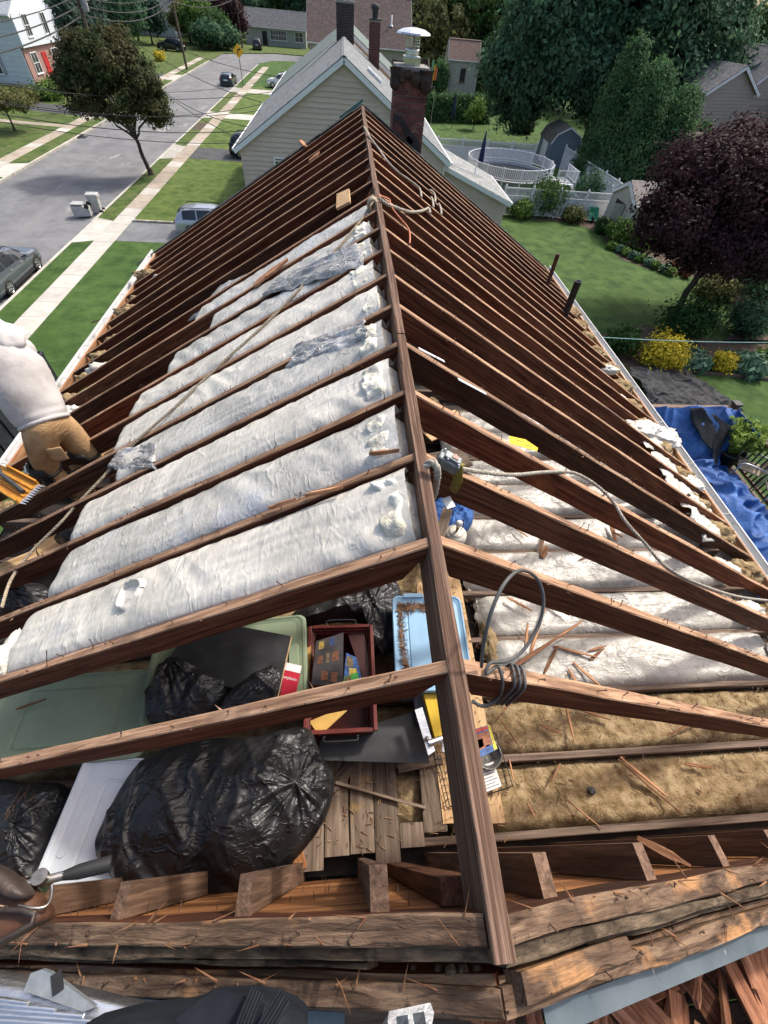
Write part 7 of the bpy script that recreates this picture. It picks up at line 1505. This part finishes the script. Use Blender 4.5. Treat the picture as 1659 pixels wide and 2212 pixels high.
# pool deck with steps
pd = thing('pool_steps', 'small white pool deck with railing and steps beside the round pool', 'pool deck', (18.6, 43.6, G))
for i in range(9): mb = MB(); mb.box((17.45 + i * .2, 43.6, G + 1.14), (.19, 2.4, .04)); mb.build('deck_board', PV, pd)
for x, y in ((17.5, 42.4), (19.2, 42.4), (19.2, 44.8), (17.6, 44.8)): mb = MB(); mb.box((x, y, G + 1.05), (.1, .1, 2.1)); mb.build('post', PV, pd)
for a, b in (((17.5, 42.4), (19.2, 42.4)), ((19.2, 42.4), (19.2, 44.8))):
    A, B = Vector((*a, G)), Vector((*b, G))
    for z in (1.3, 2.05): mb = MB(); mb.bar(A + Vector((0, 0, z)), B + Vector((0, 0, z)), .05, .06); mb.build('rail', PV, pd)
    for j in range(1, 14): mb = MB(); p = A.lerp(B, j / 14); mb.box(p + Vector((0, 0, 1.68)), (.03, .03, .7)); mb.build('baluster', PV, pd)
for i in range(5): mb = MB(); mb.box((19.35 + i * .22, 44.0, G + .95 - i * .2), (.24, .8, .05)); mb.build('step', PV, pd)
for y in (43.55, 44.45): mb = MB(); mb.bar((19.3, y, G + 1.9), (20.5, y, G + .9), .05, .06); mb.build('step_rail', PV, pd)
# closed parasols
NV = flat('navy_canvas', (.012, .022, .075), .8)
for lab, p in (('closed navy parasol standing inside the pool railing', (12.2, 47.8, G + .2)), ('closed dark navy parasol on the lawn behind the pool fence', U(975, 278, z=G))):
    p = Vector(p); t = thing('parasol', lab, 'parasol', p); mb = MB(); mb.tube([p, p + Vector((0, 0, 3.0))], .03, 8); mb.build('pole', M['iron'], t); mb = MB(); mb.lathe([(.10, .9), (.26, 1.0), (.2, 1.8), (.12, 2.6), (.04, 3.1), (0, 3.15)], 10, p); mb.build('canopy', NV, t)
# tower shaped shed, dark shed
p = U(992, 212, z=G); t, TP = gshed(p.x, p.y + 2, 4.0, 4.8, 4.2, 6.2, .0, BE, NM('red_brown_roof', [(.3, (.15, .095, .08)), (.7, (.22, .15, .125))], 3, rough=.9), 'tall beige shed with reddish roof behind the clipped hedge', True); window(t, (p.x, p.y - .02, G + 2.6), .7, 1.4, (0, -1, 0), flat('brown_frame', (.15, .08, .06), .7))
p = U(1128, 290, z=G); lump(p + Vector((0, 1, .9)), 1.5, flat('black_cover', (.015, .016, .018), .6), 'covered_heap', 'black covered heap beside the barn shaped shed', 'cover', None, 6.0, (1.1, 1, .9), .12, 16)
# half open doors and corner trim of the beige shed
for a in (-1.84, 1.84): mb = MB(); q0, q1 = SP2(a, -2.03, G), SP2(a, -2.03, G + 2.2); mb.bar(q0, q1, .10, .10, up=(0, 1, 0)); mb.build('corner_trim', M['white_paint'], s2)
mb = MB(); a, b = SP2(-.95, -2.02, 0), SP2(.55, -2.02, 0); mb.prism([Vector((a.x, a.y, G + .1)), Vector((b.x, b.y, G + .1)), Vector((b.x, b.y, G + 1.95)), Vector((a.x, a.y, G + 1.95))], (SP2(0, -.03, 0) - SP2(0, 0, 0))); mb.build('door_opening', M['dark'], s2)
mb = MB(); a, b = SP2(.55, -2.06, 0), SP2(.30, -2.75, 0); mb.prism([Vector((a.x, a.y, G + .1)), Vector((b.x, b.y, G + .1)), Vector((b.x, b.y, G + 1.95)), Vector((a.x, a.y, G + 1.95))], (.04, .03, 0)); mb.build('open_door', BE, s2)
# green wheelbarrow by the shed
p = U(1275, 478, z=G); t = thing('wheelbarrow', 'bright green wheelbarrow tipped up beside the beige shed', 'wheelbarrow', p); gt = flat('green_tray', (.05, .32, .20), .4)
mb = MB(); rot = Matrix.Rotation(.9, 3, 'X'); mb.loft([[p + Vector((0, 0, .45)) + rot @ Vector(q_) for q_ in rring(0, 0, a, b, .1, z)] for a, b, z in ((.45, .5, -.15), (.75, .9, .12), (.8, .95, .14), (.7, .85, .12), (.42, .46, -.11))]); mb.build('tray', gt, t)
for sx in (-.25, .25): mb = MB(); mb.tube([p + Vector((sx, .2, .3)), p + Vector((sx * 1.2, .5, 1.2))], .025, 6); mb.build('handle', flat('lime', (.25, .5, .1), .5), t)
mb = MB(); mb.lathe([(.05, -.05), (.2, -.05), (.2, .05), (.05, .05)], 16, p + Vector((0, -.3, .2)), rot=Matrix.Rotation(math.pi / 2, 3, 'Y')); mb.build('wheel', M['black'], t)
# planting beds
def bed(poly_px, name='planting_bed'): 
    P_ = [U(u, v, z=G) for u, v in poly_px]; return sheet(name, [(p.x, p.y) for p in P_], G + .006, SO)
bed([(1095, 470), (1240, 482), (1290, 500), (1340, 560), (1430, 590), (1520, 600), (1700, 590), (1700, 430), (1400, 420), (1290, 470)])
bed([(1500, 590), (1560, 620), (1600, 700), (1560, 740), (1700, 745), (1700, 560)]); bed([(1290, 725), (1380, 700), (1460, 715), (1560, 735), (1700, 735), (1700, 812), (1460, 805), (1360, 800)])
te = thing('bed_edging', 'pale timber edging boards along the bed with the golden shrubs', 'edging', U(1460, 805, z=G))
for a, b in (((1462, 806), (1560, 812)), ((1562, 812), (1660, 822)), ((1662, 822), (1720, 828))): lumber('edging_board', U(*a, z=G) + Vector((0, 0, .16)), U(*b, z=G) + Vector((0, 0, .16)), .06, .16, M['joist'], te)
# shrubs and flowers
def sh(u, v, wpx, h, n, size, fol, lab, seed, ry=None, cat='shrub', group=None):
    p = U(u, v, z=G); dpt = p.y * .623 + 10.5 * .777 + p.x * .088; r_ = wpx / 2 / (FPX / dpt); return shrub('garden_shrub', lab, p, r_, ry or r_, h, n, size, F[fol], seed, group=group, cat=cat)
sh(1418, 790, 92, 1.5, 7000, .075, 'yellow', 'big golden leaved shrub beside the black ground sheet', 1); sh(1547, 798, 48, .9, 3000, .07, 'yellow', 'small golden leaved shrub behind the timber edging', 2)
for i, (u, v, w_, h, f_, lab) in enumerate(((1465, 725, 120, 1.7, 'mid', 'rounded grey green shrub behind the big golden shrub'), (1330, 760, 70, 1.3, 'mid', 'low green shrub between the gutter and the big golden shrub'), (1490, 790, 60, .6, 'hosta', 'broad leaved hosta between the two golden shrubs'), (1600, 800, 70, .7, 'hosta', 'broad leaved hosta right of the small golden shrub'), (1655, 790, 60, .9, 'light', 'light green plant at the end of the timber edging'),
        (1600, 720, 90, 1.6, 'dark', 'dark shrub beside the clothes line behind the hostas'), (1640, 660, 120, 2.2, 'dark', 'tall dark shrub behind the purple tree trunk'), (1540, 640, 80, 1.0, 'olive', 'dry olive coloured plants along the lawn edge by the purple tree'), (1600, 610, 110, 1.8, 'mid', 'bushy green shrub in the bed behind the purple tree'),
        (1170, 462, 90, 2.3, 'mid', 'loose green shrub in front of the white picket fence'), (1120, 470, 50, 1.2, 'light', 'small light green shrub beside the low wing'), (1235, 478, 50, 1.0, 'olive', 'low grey green plants beside the tipped wheelbarrow'), (1330, 525, 55, 1.5, 'light', 'upright light green shrub in front of the beige shed'), (1375, 540, 45, 1.2, 'light', 'small light green shrub at the corner of the beige shed'), (1300, 505, 40, .9, 'mid', 'little round shrub at the door of the beige shed'),
        (1260, 450, 60, 2.6, 'dark', 'slim dark shrub growing against the white picket fence'), (1290, 412, 75, 2.6, 'dark', 'round dark shrub behind the white picket fence by the pool steps'))):
    sh(u, v, w_, h, 2600 if w_ < 80 else 4500, .10 if f_ != 'hosta' else .2, f_, lab, 20 + i)
for i in range(9):
    u = 1318 + i * 16; v = 532 + i * 7; sh(u, v + 6, 22, .45, 500, .11, 'hosta' if i % 2 else 'light', 'pale variegated border plant along the curved lawn edge', 60 + i, cat='plant', group='border plants along the lawn edge')
for i, (u, v) in enumerate(((1440, 585), (1456, 578), (1480, 600), (1470, 592))): sh(u, v, 20, .6, 500, .08, 'red', 'clump of reddish flowers under the purple tree', 80 + i, cat='plant', group='red flowers under the purple tree')
# purple maple
pb = U(1455, 684, z=G); pcn = U(1590, 425, y=pb.y + 1.0); dh = pcn.z - G; dxp = pcn.x - pb.x
tree('purple_maple', 'dark purple leaved maple standing at the edge of the back lawn', pb, [(dxp, 1, dh, 4.0, 4.0, 2.3), (dxp - 2.6, .2, dh - .9, 2.3, 2.4, 1.6), (dxp + 2.6, 1, dh - .3, 3.0, 3.2, 2.0), (dxp, -.8, dh - 1.4, 3.2, 2.6, 1.4), (dxp + .6, 2.6, dh + .6, 3.0, 2.4, 1.9), (dxp - 1.4, 1.6, dh + .5, 2.4, 2.4, 1.5), (dxp + 1.6, 0, dh + 1.3, 2.6, 2.6, 1.5)], 95000, .105, F['purple'], .2, .4, 1100, .32, 5)
# street tree
tb_ = (-15.3, 42.9, G)
tree('street_tree', 'street tree with reddish green autumn foliage on the verge by the kerb', tb_, [(-1.2, .3, 6.2, 2.3, 2.3, 1.4), (-2.7, 0, 5.2, 1.9, 1.9, 1.4), (.6, .2, 5.3, 1.9, 1.9, 1.5), (-1.0, -.6, 4.4, 2.4, 2.0, 1.2), (1.3, .6, 4.0, 1.2, 1.4, 1.1), (-.2, .8, 6.9, 1.6, 1.6, .9), (-2.4, .6, 6.3, 1.5, 1.6, 1.0), (-3.3, .2, 4.2, 1.3, 1.4, .9)], 34000, .12, F['autumn'], .17, .32, 420, .25, 3)
# big shade tree and conifers on the right
tree('shade_tree', 'huge dark green shade tree behind the barn shaped shed', (27.5, 62, G), [(0, 0, 11, 8, 7, 5), (-7, -1, 9, 5, 5, 4.5), (7, 0, 9, 5.5, 5, 5), (-3, -3, 6.5, 6, 4, 3), (4, -3, 6.5, 5.5, 4, 3.2), (-9, 0, 6, 4, 4, 4), (10, 0, 7, 4, 4, 4), (0, 0, 14, 6, 6, 3)], 150000, .25, F['dark'], .55, .35, 2200, .65, 7)
for i, (u, v, w_, h) in enumerate(((1275, 392, 85, (1392, 98)), (1325, 408, 105, (1440, 150)), (1395, 412, 100, (1488, 205)), (1462, 398, 60, (1512, 280)))):
    p = U(u, v, z=G); dpt = p.y * .623 + 8 + p.x * .088; h = U(*h, y=p.y).z - G; conifer('tall_conifer', ('tall dense conifer nearest to the barn shaped shed', 'tallest dense conifer behind the side fence', 'broad dense conifer with paler tips behind the side fence', 'narrow bright conifer beside the taupe house')[i], p, w_ / 2 / (FPX / dpt), h, 30000, .10, F['conif'], 30 + i, 'tall conifers behind the side fence', power=.42)
for i, (u, v) in enumerate(((1395, 405), (1440, 408), (1485, 400))): sh(u, v, 60, 2.6, 3500, .16, 'light', 'loose light green bush at the foot of the tall conifers', 95 + i, group='bushes at the foot of the conifers')
# clipped hedge of slim conifers and taller hedge
hb = U(922, 262, z=G); he = U(1045, 266, z=G)
for i in range(10):
    p = hb.lerp(he, i / 9); conifer('hedge_conifer', 'slim clipped conifer in the row behind the pool fence', p, .62, 2.5, 2600, .12, F['conif'], 50 + i, 'slim conifers in a row', power=.25)
hp_ = U(945, 215, z=G)
for i in range(2): shrub('tall_hedge', 'square clipped dark hedge beside the tall beige shed', hp_ + Vector((-2 + 2.4 * i, 3, 0)), 1.5, 1.2, 4.2, 5000, .15, F['conif'], 66 + i, .3, 'hedge', 'square clipped hedge blocks')
p = U(1022, 280, z=G); tree('young_tree', 'young slender tree on the lawn behind the pool fence', p, [(0, 0, 2.2, .9, .9, .7), (.3, 0, 1.5, .8, .8, .5), (-.4, 0, 1.4, .7, .7, .5)], 1500, .13, F['light'], .05, .4, 60, .25, 71)
# small tree and shrubs across the street
p = U(33, 283, z=G); tree('clipped_tree', 'low umbrella shaped tree on the lawn across the street', p, [(0, 0, 2.2, 2.3, 2.3, .55), (.8, 0, 2.0, 1.6, 1.6, .5), (-1.0, 0, 2.1, 1.6, 1.6, .5)], 7000, .12, F['olive'], .09, .6, 160, .25, 72)
for i, (u, v, w_, h, f_, lab) in enumerate(((115, 215, 60, 1.4, 'light', 'rounded green shrub in front of the brick front'), (60, 220, 60, 1.0, 'olive', 'brownish low shrub beside the white house'), (5, 235, 40, 1.8, 'dark', 'dark rounded shrub at the corner of the white house'), (140, 205, 50, 1.5, 'red', 'dark red shrub beside the porch railing'))): sh(u, v, w_, h, 2500, .16, f_, lab, 110 + i)
p = U(347, 132, z=G); shrub('garden_shrub', 'small golden shrub at the driveway across the street', p, 1.0, 1.0, 1.3, 1200, .15, F['yellow'], 120)
for i, (u, v, r_, h) in enumerate(((150, 150, 5.2, 16), (200, 130, 4.6, 14))):
    conifer('spruce', ('tall dark spruce behind the white house across the street', 'tall dark spruce behind the street lamp pole')[i], U(u, v, z=G), r_, h, 24000, .30, F['spruce'], 130 + i, power=.8)
bgt = [(412, 92, 3.0, 6, 'olive', 'olive bushy tree in front of the pale house beyond the bend'), (455, 108, 2.4, 4, 'dark', 'rounded green tree beside the far pavement at the bend'), (492, 108, 2.0, 3.5, 'dark', 'low dark shrub tree at the street bend'), (520, 75, 6, 12, 'mid', 'broad green tree behind the low grey house'), (610, 60, 6, 13, 'dark', 'dark tree behind the brown roofed house'), (265, 108, 5, 9, 'dark', 'dark rounded tree behind the street lamp pole'), (300, 88, 4.5, 12, 'dark', 'dense dark tree behind the black pickup'), (330, 96, 3, 7, 'spruce', 'bluish conifer shaped tree behind the black pickup'), (440, 98, 3, 7, 'light', 'loose light green tree left of the street bend'), (470, 104, 2.6, 5.5, 'mid', 'rounded green shrub tree at the street bend'), (500, 100, 3.2, 8, 'purple', 'dark purple tree beside the low grey house'), (430, 80, 5, 12, 'mid', 'green tree behind the small pale house'), (370, 70, 6, 14, 'dark', 'tall dark tree behind the street bend')]
for i, (u, v, r_, h, f_, lab) in enumerate(bgt):
    b_ = U(u, v, z=G); tree('background_tree', lab, b_, [(0, 0, h * .68, r_, r_, h * .28), (r_ * .5, 0, h * .5, r_ * .7, r_ * .7, h * .25), (-r_ * .5, 0, h * .52, r_ * .7, r_ * .7, h * .25)], 10000, .28, F[f_], .2, .35, 220, .5, 140 + i)
far = [(-95, 105, 9, 17, 'dark'), (-75, 130, 9, 17, 'mid'), (-58, 135, 8, 16, 'dark'), (-52, 150, 8, 17, 'dark'), (-36, 168, 8, 17, 'dark'), (-17, 176, 8, 15, 'mid'), (-5, 168, 8, 16, 'dark'), (-28, 172, 8, 16, 'dark'), (6, 140, 8, 16, 'dark'), (18, 135, 8, 16, 'dark'), (24, 112, 7, 15, 'mid'), (16, 108, 5, 11, 'olive'), (20, 112, 3.5, 10, 'red'), (24, 114, 4.5, 9, 'light'), (18, 113, 4, 8, 'light'), (29, 104, 5, 9, 'mid'), (32, 95, 7, 15, 'dark'), (45, 88, 8, 16, 'dark'), (55, 72, 7, 16, 'mid'), (62, 60, 7, 16, 'olive'), (66, 50, 6.5, 15, 'mid'), (50, 62, 6, 13, 'dark'), (72, 75, 9, 17, 'dark'), (-110, 85, 9, 17, 'mid'), (38, 130, 10, 18, 'mid'), (60, 110, 10, 18, 'dark')]
for i, (x, y, r_, h, f_) in enumerate(far):
    tree('background_tree', {'dark': 'dense dark green tree in the wood beyond the roofs', 'mid': 'mid green tree in the wood beyond the roofs', 'light': 'light green tree beyond the roofs', 'olive': 'olive toned tree turning colour beyond the roofs', 'red': 'tree with reddish autumn leaves beyond the roofs'}[f_], (x, y, G), [(0, 0, h * .66, r_, r_, h * .30), (r_ * .55, -1, h * .45, r_ * .7, r_ * .7, h * .3), (-r_ * .55, -1, h * .48, r_ * .7, r_ * .7, h * .3), (0, -2, h * .3, r_ * .8, r_ * .6, h * .25)], 15000, .38, F[f_], .28, .35, 320, .62, 200 + i, group='trees beyond the roofs')
# ================================================================== DECK AND TARPAULIN
DZ = -7.3; DK_ = NM('grey_brown_deck_board', [(.3, (.10, .072, .056)), (.7, (.17, .13, .105))], 2, (1, 12, 12), rough=.8, orand=.15); RL = NM('brown_railing', [(.3, (.10, .055, .035)), (.7, (.17, .10, .065))], 3, rough=.7)
rA = U(1418, 878, z=DZ + 1.0); rB = U(1588, 884, z=DZ + 1.0); rC = U(1672, 1000, z=DZ + 1.0)
dk = thing('deck', 'brown timber deck with railing below the garden side gutter', 'deck', ((4 + rB.x) / 2, 5, G))
x_ = 3.7
while x_ < rB.x + .05: lumber('deck_board', (x_, .5, DZ), (x_, rA.y, DZ), .135, .03, DK_, dk); x_ += .142
for i in range(7): mb = MB(); mb.box((4.2 + i * (rB.x - 4.4) / 6, rA.y - .2, (G + DZ) / 2), (.14, .14, DZ - G - .04)); mb.build('deck_post', RL, dk)
for a, b in (((3.8, rA.y), (rB.x, rA.y)), ((rB.x, rA.y), (rB.x, .6))):
    A, B = Vector((*a, DZ)), Vector((*b, DZ)); mb = MB(); mb.bar(A + Vector((0, 0, 1.0)), B + Vector((0, 0, 1.0)), .12, .05); mb.build('handrail', RL, dk); mb = MB(); mb.bar(A + Vector((0, 0, .12)), B + Vector((0, 0, .12)), .05, .07); mb.build('bottom_rail', RL, dk)
    n = int((B - A).length / .13)
    for j in range(1, n): p = A.lerp(B, j / n); mb = MB(); mb.box(p + Vector((0, 0, .56)), (.03, .03, .84)); mb.build('baluster', M['iron'], dk)
for (x, y) in ((rB.x, rA.y), (rB.x - 3.4, rA.y), (rB.x, rA.y - 3.5)): mb = MB(); mb.box((x, y, DZ + .55), (.14, .14, 1.1)); po = mb.build('railing_post', RL, dk); mb = MB(); mb.box((x, y, DZ + 1.13), (.2, .2, .06)); mb.build('post_cap', M['iron'], po)
def draped(rows, label, name='blue_tarpaulin', mat=None, nu=110, nv=100, amp=.10, seed=3.0):
    """rows: list of rows of 3D control points, smoothed; heavy folds"""
    cen = sum((sum(r_, Vector()) for r_ in rows), Vector()) / sum(len(r_) for r_ in rows); mb = MB(); rs = [smooth_path(r_, 12) for r_ in rows]
    def fn(a, b):
        col = []
        for r_ in rs:
            i = b * (len(r_) - 1); j = min(int(i), len(r_) - 2); col.append(r_[j].lerp(r_[j + 1], i - j))
        i = a * (len(col) - 1); j = min(int(i), len(col) - 2); f = i - j; p_ = col[j].lerp(col[j + 1], f)
        h = amp * (1.1 * N3((p_.x * .9, p_.y * .9, seed)) + 1.0 * max(0, 1 - 3 * abs(N3((p_.x * 1.5 + p_.y * .6, p_.y * .9 - p_.x * .3, seed + 4)))) + .55 * max(0, 1 - 3.4 * abs(N3((p_.x * 2.8 - p_.y, p_.y * 2.2, seed + 8)))))
        return p_ + Vector((h * .5, -h * .5, h))
    mb.grid(nu, nv, fn); o = mb.build(name, mat or M['tarp'], loc=cen, fix=False); so = o.modifiers.new('solid', 'SOLIDIFY'); so.thickness = .006; return tag(o, label, 'tarpaulin')
top = [U(u, v, z=DZ + 1.06) for u, v in ((1385, 875), (1450, 882), (1520, 882), (1590, 886))]
mid = [U(u, v, z=DZ + .55) for u, v in ((1420, 930), (1480, 950), (1545, 950), (1606, 962))]
low = [U(u, v, z=DZ + .12) for u, v in ((1470, 1000), (1520, 1012), (1556, 1000), (1600, 985))]
draped([top, mid, low], 'blue tarpaulin hung over the deck railing behind the potted plant', seed=3.0)
rt_ = [U(u, v, z=DZ + 1.08) for u, v in ((1590, 884), (1612, 914), (1632, 944))]; rl_ = [U(u, v, z=DZ + .5) for u, v in ((1575, 925), (1592, 950), (1612, 968))]
draped([rt_, rl_], 'smaller blue tarpaulin flap over the side railing of the deck', nu=24, nv=24, seed=9.0, amp=.05)
draped([[U(u, v, z=DZ + .25) for u, v in ((1470, 1000), (1540, 1120), (1620, 1260), (1700, 1380))], [U(u, v, z=DZ + .42) for u, v in ((1515, 995), (1570, 1070), (1645, 1170), (1725, 1270))], [U(u, v, z=DZ + .06) for u, v in ((1562, 1004), (1602, 1080), (1660, 1135), (1740, 1200))]], 'crumpled blue tarpaulin spread over the deck boards along the gutter', seed=15.0, amp=.16)
of = Vector((-.16, -.14, .16))
def strip(rws, label):
    draped([[U(u0, v, z=z) + of, U((u0 + u1) / 2, v, z=z) + of, U(u1, v, z=z) + of] for (u0, u1, v, z) in rws], label, 'black_cloth_strip', M['navy_cloth'], 14, 8, .05, 31.0)['category'] = 'cloth'
strip([(1488, 1512, 886, DZ + 1.0), (1494, 1534, 915, DZ + .78), (1508, 1540, 945, DZ + .6), (1524, 1530, 975, DZ + .42)], 'torn black cloth strip lying on the hung blue tarpaulin')
strip([(1532, 1540, 900, DZ + .92), (1548, 1566, 922, DZ + .76), (1538, 1562, 945, DZ + .6), (1532, 1548, 985, DZ + .35), (1530, 1542, 1010, DZ + .2)], 'narrow black cloth strip hanging down the blue tarpaulin to the pot')
# black ground sheet
gsz = G + .25
draped([[U(u, v, z=gsz) for u, v in ((1350, 795), (1420, 790), (1478, 800))], [U(u, v, z=gsz + .2) for u, v in ((1368, 820), (1440, 815), (1520, 828))], [U(u, v, z=gsz) for u, v in ((1420, 885), (1510, 882), (1600, 890))]], 'black ground sheet spread between the deck and the golden shrubs', 'black_ground_sheet', NM('black_sheet', [(.3, (.014, .015, .017)), (.7, (.04, .042, .045))], 2, rough=.7, bump=.3, bscale=12, bdist=.02, spec=.2), seed=21.0, amp=.10)
# potted plant, chairs
p = U(1556, 1000, z=DZ); t = thing('potted_plant', 'bushy light green plant in a black pot on the deck', 'potted plant', p); mb = MB(); mb.lathe([(0, .02), (.24, .0), (.33, .42), (.36, .42), (.36, .48), (.31, .48), (.29, .4), (0, .4)], 26, p); mb.build('pot', M['black'], t)
rs = np.random.RandomState(5); n = 5200; a = rs.uniform(0, 6.283, n); f = rs.uniform(0, 1, n); st_ = rs.randint(0, 150, n); sa = rs.uniform(0, 6.283, 150); so_ = rs.uniform(.1, .62, 150); sh_ = rs.uniform(.35, .75, 150)
pts = np.stack([p.x + np.cos(sa[st_]) * so_[st_] * f + rs.normal(0, .03, n) + .12 * f, p.y + np.sin(sa[st_]) * so_[st_] * f + rs.normal(0, .03, n), p.z + .45 + sh_[st_] * f ** .8 + rs.normal(0, .03, n)], 1); leaf_mesh('foliage', pts, np.tile([0, 0, 1.0], (n, 1)) + rs.normal(0, .6, (n, 3)), .05, F['lime'], t, 9, aspect=2.6)
CB = flat('tan_sling_fabric', (.30, .25, .18), .8, var=.15)
def chair(u, v, yaw, label):
    p = U(u, v, z=DZ); t = thing('patio_chair', label, 'chair', p); mx = Matrix.Translation(p) @ Matrix.Rotation(yaw, 4, 'Z'); X = lambda *c: mx @ Vector(c)
    mb = MB(); mb.prism([X(-.25, -.24, .43), X(.25, -.24, .45), X(.25, .24, .45), X(-.25, .24, .43)], (0, 0, .03)); mb.build('seat', CB, t)
    mb = MB(); mb.prism([X(-.25, -.24, .46), X(-.25, .24, .46), X(-.42, .24, 1.0), X(-.42, -.24, 1.0)], (-.02, 0, 0)); mb.build('backrest', CB, t)
    for sd in (-1, 1):
        y = sd * .29
        mb = MB(); mb.tube(smooth_path([X(.28, y, 0), X(.26, y, .45), X(.24, y, .64), X(.1, y, .68), X(-.25, y, .66), X(-.30, y, .62)], 4), .016, 8); mb.build('arm_frame', M['alu'], t)
        mb = MB(); mb.tube([X(-.30, y, 0), X(-.27, y, .45), X(-.44, y, 1.03)], .016, 8); mb.build('leg', M['iron'], t)
    return t
chair(1590, 1035, 2.5, 'metal patio chair with tan sling seat beside the potted plant'); chair(1650, 1090, 2.7, 'metal patio chair with tan sling seat beside the tarpaulin on the deck')
# clothes line
a, b = U(1285, 728, z=-8.6), U(1720, 740, z=-8.6); mb = MB(); mb.tube([a.lerp(b, i / 10) - Vector((0, 0, .08 * math.sin(math.pi * i / 10))) for i in range(11)], .018, 6); tag(mb.build('clothes_line', flat('teal_line', (.25, .45, .42), .6), loc=a), 'thin teal clothes line stretched above the golden shrubs', 'clothes line')
